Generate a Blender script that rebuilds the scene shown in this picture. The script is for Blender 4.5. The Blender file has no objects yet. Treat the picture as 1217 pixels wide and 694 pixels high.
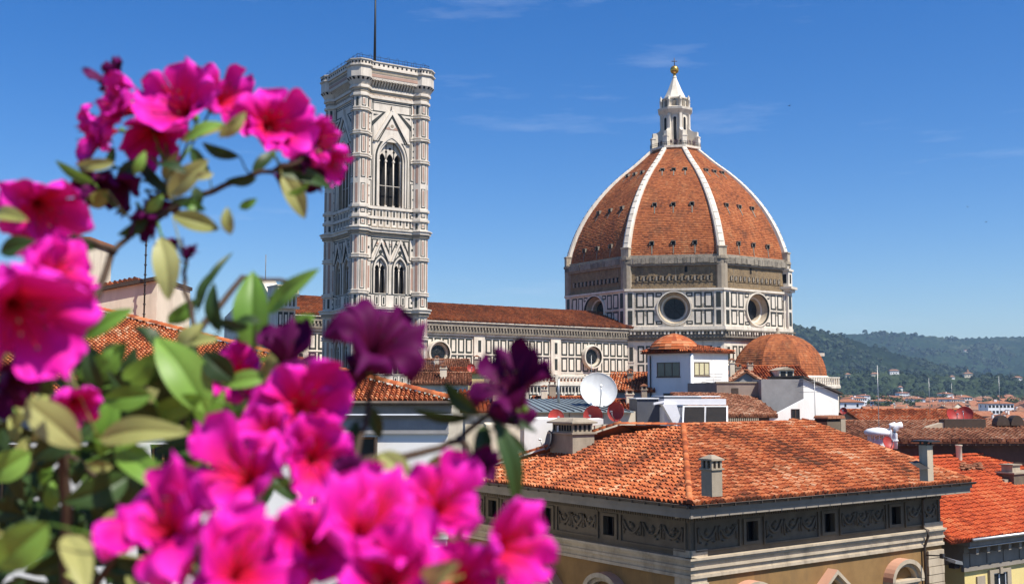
import bpy, math, random
from mathutils import Vector as V, noise as mnoise
random.seed(11)
R = math.radians
C = bpy.context.scene.collection
sc = bpy.context.scene
# ------------------------------------------------------------------ camera, sky, sun
F, CX, CY, PITCH, CAMZ = 1300.0, 608.5, 347.0, R(5.23), 27.0
cam = bpy.data.cameras.new('camera'); camo = bpy.data.objects.new('camera', cam); C.objects.link(camo)
camo.location = (0, 0, CAMZ); camo.rotation_euler = (R(90) + PITCH, 0, 0)
cam.lens = 36.0 * F / 1217.0; cam.sensor_width = 36; cam.clip_start = 0.05; cam.clip_end = 30000
cam.dof.use_dof = True; cam.dof.focus_distance = 140; cam.dof.aperture_fstop = 7.6
sc.camera = camo
HAZE = 7.0e-5
SUN_AZ, SUN_EL = 128.0, 56.0          # clockwise from +Y, elevation
world = bpy.data.worlds.new('World'); sc.world = world; world.use_nodes = True
wn = world.node_tree.nodes; wl = world.node_tree.links; wn.clear()
sky = wn.new('ShaderNodeTexSky'); sky.sky_type = 'NISHITA'; sky.sun_disc = False
sky.sun_elevation = R(SUN_EL); sky.sun_rotation = R(SUN_AZ); sky.altitude = 100
sky.air_density = 1.0; sky.dust_density = 0.4; sky.ozone_density = 5.0
bg = wn.new('ShaderNodeBackground'); bg.inputs[1].default_value = 0.095
wo = wn.new('ShaderNodeOutputWorld')
# a few thin cirrus streaks in the sky itself
tc = wn.new('ShaderNodeTexCoord'); mp = wn.new('ShaderNodeMapping'); mp.inputs['Scale'].default_value = (3.2, 3.2, 22)
mp.inputs['Rotation'].default_value = (0.0, R(7), R(20))
cn = wn.new('ShaderNodeTexNoise'); cn.inputs['Scale'].default_value = 1.1; cn.inputs['Detail'].default_value = 7; cn.inputs['Roughness'].default_value = 0.62
cr = wn.new('ShaderNodeMapRange'); cr.inputs[1].default_value = 0.6; cr.inputs[2].default_value = 0.95; cr.inputs[3].default_value = 0; cr.inputs[4].default_value = 0.34
mx = wn.new('ShaderNodeMix'); mx.data_type = 'RGBA'; mx.inputs[7].default_value = (6.5, 7.2, 8.2, 1)
wl.new(tc.outputs['Generated'], mp.inputs[0]); wl.new(mp.outputs[0], cn.inputs['Vector']); wl.new(cn.outputs[0], cr.inputs[0])
hs = wn.new('ShaderNodeHueSaturation'); hs.inputs['Hue'].default_value = .511; hs.inputs['Saturation'].default_value = 1.35; hs.inputs['Value'].default_value = 1.0
wl.new(sky.outputs[0], hs.inputs['Color'])
wl.new(cr.outputs[0], mx.inputs[0]); wl.new(hs.outputs[0], mx.inputs[6]); wl.new(mx.outputs[2], bg.inputs[0]); wl.new(bg.outputs[0], wo.inputs[0])
sun = bpy.data.lights.new('sun', 'SUN'); suno = bpy.data.objects.new('sun', sun); C.objects.link(suno)
sun.energy = 5.0; sun.angle = R(0.5); sun.color = (1.0, 0.95, 0.87)
sdir = V((math.sin(R(SUN_AZ)) * math.cos(R(SUN_EL)), math.cos(R(SUN_AZ)) * math.cos(R(SUN_EL)), math.sin(R(SUN_EL))))
suno.rotation_euler = (-sdir).to_track_quat('-Z', 'Y').to_euler()
sc.view_settings.view_transform = 'Standard'; sc.view_settings.look = 'None'
sc.view_settings.exposure = 0.55; sc.view_settings.gamma = 1; sc.view_settings.use_curve_mapping = False
sc.render.engine = 'CYCLES'; sc.cycles.max_bounces = 6; sc.cycles.volume_bounces = 0; sc.cycles.use_denoising = True

# ------------------------------------------------------------------ helpers
def ray(u, v):
    a = (u - CX) / F; b = (CY - v) / F
    return V((a, math.cos(PITCH) - b * math.sin(PITCH), math.sin(PITCH) + b * math.cos(PITCH)))
def P(u, v, d):
    r = ray(u, v); r *= d / r.y; return V((r.x, r.y, r.z + CAMZ))
def Z(v, d, u=608): return P(u, v, d).z
def hit(u, v, z):
    r = ray(u, v); r *= (z - CAMZ) / r.z; return V((r.x, r.y, z))
def on_line(u, v, a, b):
    """parameter along the plan line a->b (metres) where the view ray of column u crosses it"""
    r = ray(u, v); dx, dy = (b - a).x, (b - a).y; L = math.hypot(dx, dy); dx /= L; dy /= L
    den = dx * r.y - dy * r.x
    return (r.x * a.y - r.y * a.x) / den
def rot2(v, deg):
    c, s = math.cos(R(deg)), math.sin(R(deg)); return V((v.x * c - v.y * s, v.x * s + v.y * c, v.z))
UP = V((0, 0, 1)); O0 = V((0, 0, 0)); AX = V((1, 0, 0)); AY = V((0, 1, 0))
BASE = {}
class MB:
    def __init__(s): s.v = []; s.f = []; s.m = []; s.t = []; s.a = []; s.s = []; s.fr()
    def fr(s, o=O0, ex=AX, ey=AY, ez=UP): s.o, s.ex, s.ey, s.ez = o, ex, ey, ez; return s
    def w(s, p): return s.o + s.ex * p[0] + s.ey * p[1] + s.ez * p[2]
    def add(s, vs, fs, m=0, t=0.5, a=None, smooth=False):
        n = len(s.v); s.v += [s.w(p) for p in vs]; s.a += (a if a else [0.0] * len(vs))
        for f in fs: s.f.append([i + n for i in f]); s.m.append(m); s.t.append(t); s.s.append(smooth)
    def poly(s, pts, m=0, t=0.5): s.add(pts, [list(range(len(pts)))], m, t)
    def box(s, x0, x1, y0, y1, z0, z1, m=0, t=0.5):
        s.add([(x0,y0,z0),(x1,y0,z0),(x1,y1,z0),(x0,y1,z0),(x0,y0,z1),(x1,y0,z1),(x1,y1,z1),(x0,y1,z1)],
              [(0,3,2,1),(4,5,6,7),(0,1,5,4),(1,2,6,5),(2,3,7,6),(3,0,4,7)], m, t)
    def prism(s, pts, y0, y1, m=0, t=0.5):
        """polygon of (x, z) extruded from y0 to y1"""
        n = len(pts); vs = [(x, y0, z) for x, z in pts] + [(x, y1, z) for x, z in pts]
        s.add(vs, [list(range(n)), list(range(2*n-1, n-1, -1))] + [(i, (i+1) % n, n + (i+1) % n, n + i) for i in range(n)], m, t)
    def prz(s, pts, z0, z1, m=0, t=0.5):
        n = len(pts); vs = [(x, y, z0) for x, y in pts] + [(x, y, z1) for x, y in pts]
        s.add(vs, [list(range(n)), list(range(2*n-1, n-1, -1))] + [(i, (i+1) % n, n + (i+1) % n, n + i) for i in range(n)], m, t)
    def lathe(s, prof, n=16, m=0, c=(0, 0, 0), rot=0.0, a0=0, a1=360, smooth=True, t=0.5, cap=True):
        full = abs(a1 - a0 - 360) < 1e-3; k = n if full else n + 1; vs = []
        for r, z in prof:
            for i in range(k):
                an = R(rot + a0 + (a1 - a0) * i / n); vs.append((c[0] + r * math.cos(an), c[1] + r * math.sin(an), c[2] + z))
        fs = []
        for j in range(len(prof) - 1):
            for i in range(n):
                i2 = (i + 1) % k; fs.append((j*k+i, j*k+i2, (j+1)*k+i2, (j+1)*k+i))
        s.add(vs, fs, m, t, smooth=smooth)
        if cap and full:
            b = len(prof) - 1
            if prof[0][0] > 1e-4: s.poly([vs[i] for i in range(k)], m, t)
            if prof[b][0] > 1e-4: s.poly([vs[b*k+i] for i in range(k)], m, t)
    def tube(s, pts, r0, r1=None, n=6, m=0, t=0.5, smooth=True):
        pts = [V(p) for p in pts]; r1 = r0 if r1 is None else r1; vs = []; L = len(pts)
        for j, p in enumerate(pts):
            d = (pts[min(j+1, L-1)] - pts[max(j-1, 0)]).normalized()
            q = d.cross(UP if abs(d.z) < .9 else AX).normalized(); b = d.cross(q); r = r0 + (r1 - r0) * j / max(1, L-1)
            for i in range(n):
                an = 2 * math.pi * i / n; vs.append(p + q * (r * math.cos(an)) + b * (r * math.sin(an)))
        fs = [(j*n+i, j*n+(i+1) % n, (j+1)*n+(i+1) % n, (j+1)*n+i) for j in range(L-1) for i in range(n)]
        fs += [list(range(n))[::-1], list(range((L-1)*n, L*n))]
        s.add(vs, fs, m, t, smooth=smooth)
    def disc(s, cx, y, cz, r, m=0, n=24, t=0.5):
        s.poly([(cx + r*math.cos(2*math.pi*i/n), y, cz + r*math.sin(2*math.pi*i/n)) for i in range(n)], m, t)
    def ring(s, cx, y0, y1, cz, r0, r1, m=0, n=24, t=0.5):
        """annulus from radius r0 at depth y0 to radius r1 at depth y1"""
        vs = []
        for r, y in ((r0, y0), (r1, y1)):
            vs += [(cx + r*math.cos(2*math.pi*i/n), y, cz + r*math.sin(2*math.pi*i/n)) for i in range(n)]
        s.add(vs, [(i, (i+1) % n, n+(i+1) % n, n+i) for i in range(n)], m, t)
    def panel(s, s0, s1, z0, z1, bw, mf, mi, y=0.0):
        s.box(s0, s1, y - .1, y + .05, z0, z1, mf); s.box(s0+bw, s1-bw, y - .05, y + .07, z0+bw, z1-bw, mi)
    def build(s, name, mats, parent=None, smooth=None):
        me = bpy.data.meshes.new(name); b = BASE.get(parent.name, O0) if parent else O0
        if not isinstance(mats, (list, tuple)): mats = [mats]
        me.from_pydata([tuple(p - b) for p in s.v], [], s.f)
        for x in mats: me.materials.append(M[x])
        me.polygons.foreach_set('material_index', s.m)
        me.polygons.foreach_set('use_smooth', [bool(smooth) if smooth is not None else q for q in s.s])
        at = me.attributes.new('tint', 'FLOAT', 'FACE'); at.data.foreach_set('value', s.t)
        at = me.attributes.new('rad', 'FLOAT', 'POINT'); at.data.foreach_set('value', s.a)
        o = bpy.data.objects.new(name, me); C.objects.link(o)
        if parent: o.parent = parent; BASE[o.name] = b
        return o
def tag(o, label=None, cat=None, group=None, kind=None):
    if label: o['label'] = label
    if cat: o['category'] = cat
    if group: o['group'] = group
    if kind: o['kind'] = kind
    return o
def thing(name, label, cat, loc, group=None):
    o = bpy.data.objects.new(name, None); C.objects.link(o); o.location = loc; o.empty_display_size = .3
    BASE[o.name] = V(loc); return tag(o, label, cat, group)
def dup(o, loc=None, rz=None, parent=None, label=None, scale=None):
    c = o.copy(); C.objects.link(c)
    if parent: c.parent = parent
    if loc is not None: c.location = loc; BASE[c.name] = V(loc)
    if rz is not None: c.rotation_euler = (0, 0, rz)
    if scale is not None: c.scale = scale
    if label: c['label'] = label
    for ch in o.children: dup(ch, parent=c)
    return c
def apts(hw, rise, n=7):
    """pointed arch outline from (-hw,0) over (0,rise) to (hw,0)"""
    Rr = (hw*hw + rise*rise) / (2*hw); cx = hw - Rr; a1 = math.atan2(rise, -cx)
    right = [(cx + Rr*math.cos(a1*i/n), Rr*math.sin(a1*i/n)) for i in range(n+1)]
    return [(-x, z) for x, z in right] + right[::-1][1:]
def round_pts(hw, n=12): return [(-hw*math.cos(math.pi*i/n), hw*math.sin(math.pi*i/n)) for i in range(n+1)]
def arch_wall(mb, s0, s1, z0, z1, c, hw, zsill, zsp, pts, depth, mw, mj, md):
    pts = [(c+x, zsp+z) for x, z in pts]
    mb.poly([(s0,0,z0),(c-hw,0,z0),(c-hw,0,z1),(s0,0,z1)], mw); mb.poly([(c+hw,0,z0),(s1,0,z0),(s1,0,z1),(c+hw,0,z1)], mw)
    if zsill > z0: mb.poly([(c-hw,0,z0),(c+hw,0,z0),(c+hw,0,zsill),(c-hw,0,zsill)], mw)
    for (xa, za), (xb, zb) in zip(pts, pts[1:]): mb.poly([(xa,0,za),(xb,0,zb),(xb,0,z1),(xa,0,z1)], mw)
    out = [(c-hw, zsill)] + pts + [(c+hw, zsill)]
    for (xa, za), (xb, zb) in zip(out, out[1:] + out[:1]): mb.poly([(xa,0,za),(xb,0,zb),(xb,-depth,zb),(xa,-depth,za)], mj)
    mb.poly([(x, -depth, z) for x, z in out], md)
def lights_top(mb, c, hw, zsp, bigpts, nl, y0, y1, m, mrad, lrise):
    """tracery plate: nl small lancets under the big arch, with mullions between"""
    def big(x):
        x = max(-hw, min(hw, x))
        for (xa, za), (xb, zb) in zip(bigpts, bigpts[1:]):
            if xa - 1e-6 <= x <= xb + 1e-6 and xb > xa: return za + (zb-za)*(x-xa)/(xb-xa)
        return 0
    w = 2*hw/nl
    for i in range(nl):
        cc = -hw + w*(i+.5); lp = apts(w/2-mrad, lrise, 4)
        zoff = -0.0
        for (xa, za), (xb, zb) in zip(lp, lp[1:]):
            za2, zb2 = min(za, big(cc+xa)-.02), min(zb, big(cc+xb)-.02)
            for y in (y0, y1): mb.poly([(c+cc+xa,y,zsp+za2+zoff),(c+cc+xb,y,zsp+zb2+zoff),(c+cc+xb,y,zsp+big(cc+xb)),(c+cc+xa,y,zsp+big(cc+xa))], m)
            mb.poly([(c+cc+xa,y0,zsp+za2),(c+cc+xb,y0,zsp+zb2),(c+cc+xb,y1,zsp+zb2),(c+cc+xa,y1,zsp+za2)], m)
    return [c - hw + w*i for i in range(1, nl)]
def tiles(mb, o, ex, es, poly, w, c, m=0, base_m=None, nseg=4, jit=1.0, lift=0.0, h=0.30, seed=0, tscale=.35, edge=None):
    """barrel tiles over a polygon in (s, t) on the roof plane through o spanned by ex (along eave) and es (up slope)"""
    en = ex.cross(es).normalized()
    if en.z < 0: en = -en
    mb.fr(o, ex, es, en)
    if base_m is not None: mb.add([(a, b, -.02 + lift) for a, b in poly] + [(a, b, -.16 + lift) for a, b in poly],
        [list(range(len(poly))), list(range(2*len(poly)-1, len(poly)-1, -1))] + [(i, (i+1) % len(poly), len(poly)+(i+1) % len(poly), len(poly)+i) for i in range(len(poly))], base_m, .1)  # base tinted dark: shadow in the channels between tiles put into the colour
    ss = [p[0] for p in poly]; ts = [p[1] for p in poly]
    def inside(x, y):
        k = False; n = len(poly)
        for i in range(n):
            (xa, ya), (xb, yb) = poly[i], poly[(i+1) % n]
            if (ya > y) != (yb > y) and x < (xb-xa)*(y-ya)/(yb-ya) + xa: k = not k
        return k
    nr = int((max(ts)-min(ts))/c) + 1; nc = int((max(ss)-min(ss))/w) + 1
    colj = [random.uniform(-.02, .02)*jit for _ in range(nc+1)]
    coff = [random.uniform(-.17, .17) for i_ in range(nc+1)]
    for j in range(nr):
        t0 = min(ts) + j*c
        for i in range(nc):
            x = min(ss) + (i+.5)*w; t0 = min(ts) + j*c + coff[i]*c*jit
            if t0 < min(ts) + .02: t0 = min(ts) + random.uniform(0, .06)
            if not inside(x, t0 + c*.45): continue
            q = mnoise.noise(V((x*tscale + seed, t0*tscale, seed*1.7))); tt = .5 + .42*q + random.uniform(-.33, .33)
            tt = max(0.02, min(.98, tt))
            x2 = x + colj[i] + random.uniform(-.012, .012)*jit; ta = t0 - .10*c + random.uniform(-.03, .03)*jit*c; tb = t0 + c
            sk = random.uniform(-.018, .018)*jit; r0, r1 = w*.40, w*.335; hh = w*h*2
            vs = []
            for (tq, rr, lf, sx) in ((ta, r0, .045*w/.25 + lift, 0), (tb, r1, -.02 + lift, sk)):
                for k in range(nseg+1):
                    an = math.pi*k/nseg; vs.append((x2 + sx - rr*math.cos(an), tq, lf + hh*math.sin(an)*rr/r0))
            n1 = nseg+1
            vs += [(x2-r0*.95, ta, -.03+lift), (x2+r0*.95, ta, -.03+lift)]
            mb.add(vs, [(k, k+1, n1+k+1, n1+k) for k in range(nseg)], m, tt, smooth=nseg > 3)
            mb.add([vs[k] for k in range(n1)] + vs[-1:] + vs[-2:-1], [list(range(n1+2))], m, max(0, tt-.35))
    mb.fr()
def ridge_tiles(mb, a, b, r, m=0, step=.42, seed=0):
    d = b - a; L = d.length; d.normalize(); q = d.cross(UP).normalized(); u = q.cross(d); n = max(1, int(L/step))
    if u.z < 0: u = -u
    for i in range(n):
        p = a + d*(L*i/n); p2 = a + d*(L*(i+1)/n + .05); vs = []; r1, r2 = r*random.uniform(1, 1.12), r*.86
        for (pp, rr) in ((p, r1), (p2, r2)):
            for k in range(6): an = math.pi*k/5; vs.append(pp - q*(rr*math.cos(an)) + u*(rr*.8*math.sin(an) + random.uniform(0, .01)))
        mb.fr(); mb.add(vs, [(k, k+1, 7+k, 6+k) for k in range(5)] + [(5,4,3,2,1,0)], m, random.uniform(.15, .8), smooth=True)

# ------------------------------------------------------------------ materials
M = {}
def base_mat(name):
    m = bpy.data.materials.new(name); m.use_nodes = True; nt = m.node_tree; nt.nodes.clear()
    b = nt.nodes.new('ShaderNodeBsdfPrincipled'); o = nt.nodes.new('ShaderNodeOutputMaterial'); nt.links.new(b.outputs[0], o.inputs[0])
    M[name] = m; return m, nt, b, o
def nz(nt, scale, detail=5, rough=.6, vec=None):
    n = nt.nodes.new('ShaderNodeTexNoise'); n.inputs['Scale'].default_value = scale; n.inputs['Detail'].default_value = detail; n.inputs['Roughness'].default_value = rough
    if vec is not None: nt.links.new(vec, n.inputs['Vector'])
    return n.outputs[0]
def mixc(nt, fac, a, b, mode='MIX'):
    n = nt.nodes.new('ShaderNodeMix'); n.data_type = 'RGBA'; n.blend_type = mode
    for k, x in ((0, fac), (6, a), (7, b)):
        if hasattr(x, 'links'): nt.links.new(x, n.inputs[k])
        elif k == 0: n.inputs[0].default_value = x
        else: n.inputs[k].default_value = (*x[:3], 1)
    return n.outputs[2]
def ramp(nt, fac, stops):
    n = nt.nodes.new('ShaderNodeValToRGB'); e = n.color_ramp.elements
    while len(e) < len(stops): e.new(.5)
    for k, (p, c) in zip(e, stops): k.position = p; k.color = (*c, 1) if len(c) == 3 else c
    nt.links.new(fac, n.inputs[0]); return n.outputs[0]
def rng(nt, x, a, b, c=0, d=1):
    n = nt.nodes.new('ShaderNodeMapRange'); nt.links.new(x, n.inputs[0])
    for i, q in enumerate((a, b, c, d)): n.inputs[i+1].default_value = q
    return n.outputs[0]
def coords(nt, scale=None):
    t = nt.nodes.new('ShaderNodeNewGeometry').outputs['Position']
    if scale:
        mp = nt.nodes.new('ShaderNodeMapping'); mp.inputs['Scale'].default_value = scale; nt.links.new(t, mp.inputs[0]); return mp.outputs[0]
    return t
def bump(nt, b, h, st, dist):
    n = nt.nodes.new('ShaderNodeBump'); n.inputs['Strength'].default_value = st; n.inputs['Distance'].default_value = dist
    nt.links.new(h, n.inputs['Height']); nt.links.new(n.outputs[0], b.inputs['Normal'])
def mk(name, c1, c2, scale=1.0, rough=.8, dirt=None, dscale=(.6, .6, .12), damt=.5, bmp=.3, bscale=8, bdist=.03, metal=0, spec=.3, lo=.3, hi=.7):
    m, nt, b, o = base_mat(name); p = coords(nt)
    col = mixc(nt, rng(nt, nz(nt, scale, 6, .65, p), lo, hi), c1, c2)
    if dirt: col = mixc(nt, rng(nt, nz(nt, 1.0, 8, .7, coords(nt, dscale)), .48, .75, 0, damt), col, dirt)
    nt.links.new(col, b.inputs['Base Color']); b.inputs['Roughness'].default_value = rough; b.inputs['Metallic'].default_value = metal
    b.inputs['Specular IOR Level'].default_value = spec
    if bmp: bump(nt, b, nz(nt, bscale, 6, .65, p), bmp, bdist)
    return m
def tile_mat(name, stops, scale=.8, moss=(.06, .055, .035), mamt=.55, bmp=.5, streak=None):
    m, nt, b, o = base_mat(name); p = coords(nt)
    at = nt.nodes.new('ShaderNodeAttribute'); at.attribute_name = 'tint'
    col = ramp(nt, at.outputs['Fac'], stops)
    col = mixc(nt, rng(nt, nz(nt, 9, 5, .7, p), .35, .75, 0, .35), col, (stops[0][1]))
    col = mixc(nt, rng(nt, nz(nt, scale, 8, .72, p), .52, .72, 0, mamt), col, moss)
    col = mixc(nt, rng(nt, nz(nt, 3.1, 6, .7, p), .6, .75, 0, .35), col, (.42, .33, .22))
    if streak: col = mixc(nt, rng(nt, nz(nt, 1.0, 7, .7, coords(nt, streak)), .52, .72, 0, .6), col, (.085, .05, .032))
    nt.links.new(col, b.inputs['Base Color']); b.inputs['Roughness'].default_value = .9; b.inputs['Specular IOR Level'].default_value = .15
    bump(nt, b, nz(nt, 25, 4, .6, p), bmp, .01)
mk('marble', (.76, .69, .57), (.62, .54, .43), .35, .6, (.20, .17, .13), (.9, .9, .16), .55, .15, 6)
mk('marble_tower', (.72, .645, .54), (.57, .50, .41), .4, .6, (.22, .19, .15), (1.2, 1.2, .25), .5, .15, 6)
mk('marble_green', (.022, .027, .022), (.05, .05, .04), .8, .5, None, bmp=0)
mk('marble_pink', (.44, .27, .20), (.36, .23, .17), .8, .6, (.25, .15, .11), damt=.4, bmp=0)
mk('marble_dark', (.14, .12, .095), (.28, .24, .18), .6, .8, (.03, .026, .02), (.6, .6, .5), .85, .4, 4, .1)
mk('frieze', (.36, .31, .24), (.24, .2, .15), 1.5, .8, (.08, .07, .05), (.8, .8, .8), .7, .6, 6, .15)
mk('band_brick', (.29, .205, .11), (.18, .125, .07), 1.2, .9, (.06, .045, .032), (.5, .5, .3), .85, .9, 2.5, .15)
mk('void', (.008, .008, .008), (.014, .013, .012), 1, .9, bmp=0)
mk('stone', (.38, .315, .23), (.28, .23, .165), .9, .85, (.12, .1, .075), damt=.55, bmp=.4, bscale=12)
mk('stone_pale', (.52, .43, .31), (.40, .325, .23), .9, .85, (.13, .10, .07), (1.2, 1.2, .3), .65, bmp=.3, bscale=14)
mk('stone_grey', (.175, .135, .092), (.115, .09, .062), 1.2, .85, (.05, .045, .04), damt=.5, bmp=.5, bscale=10)
mk('ochre', (.28, .165, .062), (.20, .115, .043), .8, .9, (.13, .09, .045), (.9, .9, .25), .8, .3, 9, .02)
mk('yellow', (.72, .58, .24), (.64, .5, .2), .5, .9, (.35, .27, .12), damt=.4, bmp=.15)
mk('cream', (.74, .66, .50), (.64, .55, .40), .5, .9, (.34, .27, .19), (.7, .7, .15), .55, .2, 14, .01)
mk('white', (.85, .82, .76), (.78, .745, .68), .4, .85, (.45, .4, .34), (.8, .8, .12), .35, .12, 14, .01)
mk('grey_wall', (.30, .29, .28), (.23, .22, .21), .6, .9, (.5, .48, .45), (.5, .5, .5), .25, .25, 9, .02)
mk('taupe', (.30, .235, .19), (.24, .185, .15), .6, .9, (.13, .1, .08), damt=.5, bmp=.2)
mk('pinkwall', (.55, .30, .20), (.47, .25, .16), .5, .9, (.3, .2, .15), damt=.4, bmp=.1)
mk('soffit', (.29, .25, .20), (.22, .19, .155), 1.1, .85, (.09, .08, .07), damt=.4, bmp=.15)
mk('dark_metal', (.035, .035, .037), (.055, .05, .048), 3, .5, bmp=.1, metal=.3)
mk('copper', (.07, .055, .045), (.11, .085, .065), 2, .55, bmp=.1, metal=.4)
mk('steel', (.45, .45, .44), (.36, .36, .35), 2, .4, bmp=.05, metal=.7)
mk('slate_blue', (.075, .08, .095), (.1, .105, .12), 1.2, .7, (.03, .03, .035), damt=.4, bmp=.1)
mk('zinc', (.20, .25, .25), (.27, .31, .30), .7, .5, (.12, .14, .13), (1, 1, 1), .6, .1, 5, .01, metal=.3)
mk('paint_white', (.80, .80, .80), (.74, .74, .74), 2, .5, (.5, .48, .45), damt=.2, bmp=.05)
mk('dish_white', (.62, .63, .62), (.55, .56, .55), 1.3, .5, (.36, .35, .32), (1.5, 1.5, .5), .4, .04)
mk('dish_red', (.38, .04, .032), (.30, .035, .03), 3, .5, (.42, .14, .1), (2, 2, 2), .4, .05)
mk('wood', (.26, .13, .055), (.19, .09, .04), 4, .6, bmp=.2)
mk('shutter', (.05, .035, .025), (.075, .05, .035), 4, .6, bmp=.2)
mk('curtain', (.62, .56, .34), (.5, .45, .27), 6, .9, bmp=.1)
mk('panel_black', (.012, .011, .012), (.022, .018, .017), 3, .65, bmp=0, spec=.1)
mk('glass', (.010, .012, .014), (.022, .024, .026), .9, .3, bmp=0, spec=.3)
mk('glass_green', (.07, .095, .085), (.11, .13, .115), .9, .12, bmp=0, spec=.6)
mk('gold', (.72, .42, .08), (.6, .34, .06), 2, .3, bmp=0, metal=.85)
mk('rail_black', (.015, .015, .017), (.03, .03, .03), 3, .5, bmp=0)
mk('skin', (.5, .3, .2), (.4, .24, .16), 5, .6, bmp=0)
mk('cloth', (.06, .06, .09), (.2, .1, .08), 3, .9, bmp=0)
mk('terracotta', (.42, .17, .08), (.35, .14, .07), 3, .85, (.2, .12, .08), damt=.4)
mk('soil', (.04, .028, .018), (.065, .045, .03), 20, .95, bmp=.8)
mk('ground', (.045, .042, .038), (.065, .06, .05), .02, .95, bmp=0)
mk('trunk', (.10, .075, .05), (.15, .11, .07), 4, .9, bmp=.5)
tile_mat('tile', [(0, (.11, .038, .020)), (.3, (.36, .085, .032)), (.6, (.53, .15, .050)), (.85, (.62, .26, .12)), (1, (.64, .40, .24))])
tile_mat('tile_red', [(0, (.20, .040, .018)), (.35, (.46, .075, .026)), (.7, (.56, .11, .036)), (1, (.60, .19, .075))], mamt=.25)
tile_mat('tile_brown', [(0, (.11, .045, .026)), (.35, (.30, .115, .06)), (.65, (.43, .20, .11)), (1, (.56, .38, .25))], mamt=.5)
tile_mat('dome_tile', [(0, (.14, .045, .022)), (.35, (.31, .092, .034)), (.7, (.41, .13, .046)), (1, (.47, .20, .085))], .16, (.10, .055, .032), .65, .3, (.55, .55, .05))
def leafy(name, c1, c2, tr=.35, rough=.45):
    m, nt, b, o = base_mat(name); p = coords(nt)
    at = nt.nodes.new('ShaderNodeAttribute'); at.attribute_name = 'tint'
    col = mixc(nt, at.outputs['Fac'], c1, c2)
    col = mixc(nt, rng(nt, nz(nt, 40, 4, .6, p), .4, .8, 0, .3), col, tuple(x*.6 for x in c1))
    nt.links.new(col, b.inputs['Base Color']); b.inputs['Roughness'].default_value = rough; b.inputs['Specular IOR Level'].default_value = .35
    t = nt.nodes.new('ShaderNodeBsdfTranslucent'); nt.links.new(col, t.inputs[0])
    mxs = nt.nodes.new('ShaderNodeMixShader'); mxs.inputs[0].default_value = tr
    nt.links.new(b.outputs[0], mxs.inputs[1]); nt.links.new(t.outputs[0], mxs.inputs[2]); nt.links.new(mxs.outputs[0], o.inputs[0])
leafy('leaf_green', (.13, .28, .035), (.24, .42, .07)); leafy('leaf_olive', (.34, .36, .10), (.46, .46, .17)); leafy('leaf_dark', (.025, .05, .012), (.04, .085, .018), .2)
leafy('leaf_yellow', (.62, .40, .05), (.55, .48, .08)); leafy('twig', (.045, .028, .018), (.08, .05, .03), 0.0, .8)
leafy('tree_leaf', (.030, .050, .016), (.085, .11, .032), .2, .7); leafy('tree_dark', (.014, .028, .014), (.035, .055, .022), .1, .8)
def petal(name, stops, tr):
    m, nt, b, o = base_mat(name); p = coords(nt)
    at = nt.nodes.new('ShaderNodeAttribute'); at.attribute_name = 'rad'
    f = nt.nodes.new('ShaderNodeMath'); f.operation = 'ADD'; nt.links.new(at.outputs['Fac'], f.inputs[0])
    nt.links.new(rng(nt, nz(nt, 60, 4, .6, p), .3, .7, -.12, .12), f.inputs[1])
    col = ramp(nt, f.outputs[0], stops)
    nt.links.new(col, b.inputs['Base Color']); b.inputs['Roughness'].default_value = .65; b.inputs['Specular IOR Level'].default_value = .12
    t = nt.nodes.new('ShaderNodeBsdfTranslucent'); nt.links.new(col, t.inputs[0])
    mxs = nt.nodes.new('ShaderNodeMixShader'); mxs.inputs[0].default_value = tr
    nt.links.new(b.outputs[0], mxs.inputs[1]); nt.links.new(t.outputs[0], mxs.inputs[2]); nt.links.new(mxs.outputs[0], o.inputs[0])
petal('petal_pink', [(0, (.40, .008, .02)), (.3, (.66, .012, .07)), (.55, (.56, .007, .17)), (.8, (.66, .010, .32)), (1, (.76, .03, .47))], .12)
petal('petal_shaded', [(0, (.08, .002, .02)), (.45, (.065, .001, .035)), (1, (.085, .0015, .06))], .06)  # dark copy of the petals: shade on some blossoms put into their colour
# ------------------------------------------------------------------ ground and hills
mb = MB(); mb.poly([(-6500,-600,0),(6500,-600,0),(6500,8000,0),(-6500,8000,0)]); tag(mb.build('ground', 'ground'), kind='structure')
def hill_mat(name, c1, c2, c3):
    m, nt, b, o = base_mat(name); p = coords(nt)
    a = nz(nt, .0035, 6, .65, p); f = nz(nt, .03, 6, .75, p)
    col = mixc(nt, rng(nt, a, .42, .58), c1, c2); col = mixc(nt, rng(nt, nz(nt, .0016, 8, .7, coords(nt, (1, 1.6, 3))), .55, .62), col, c3)
    col = mixc(nt, rng(nt, f, .35, .6), tuple(x*.35 for x in c1), col)
    nt.links.new(col, b.inputs['Base Color']); b.inputs['Roughness'].default_value = 1; b.inputs['Specular IOR Level'].default_value = 0
    bump(nt, b, f, 1.0, 12)
hill_mat('slope', (.035, .055, .028), (.06, .085, .045), (.14, .15, .085)); hill_mat('forest', (.014, .026, .016), (.028, .046, .022), (.075, .10, .05)); hill_mat('far_hill', (.018, .038, .022), (.035, .062, .030), (.10, .12, .07))
def interp(tab, x):
    if x <= tab[0][0]: return tab[0][1]
    for (a, b), (c, d) in zip(tab, tab[1:]):
        if x <= c:
            q = (x-a)/(c-a); q = q*q*(3-2*q)*.5 + q*.5; return b + (d-b)*q
    return tab[-1][1]
HILLS = {}
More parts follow.
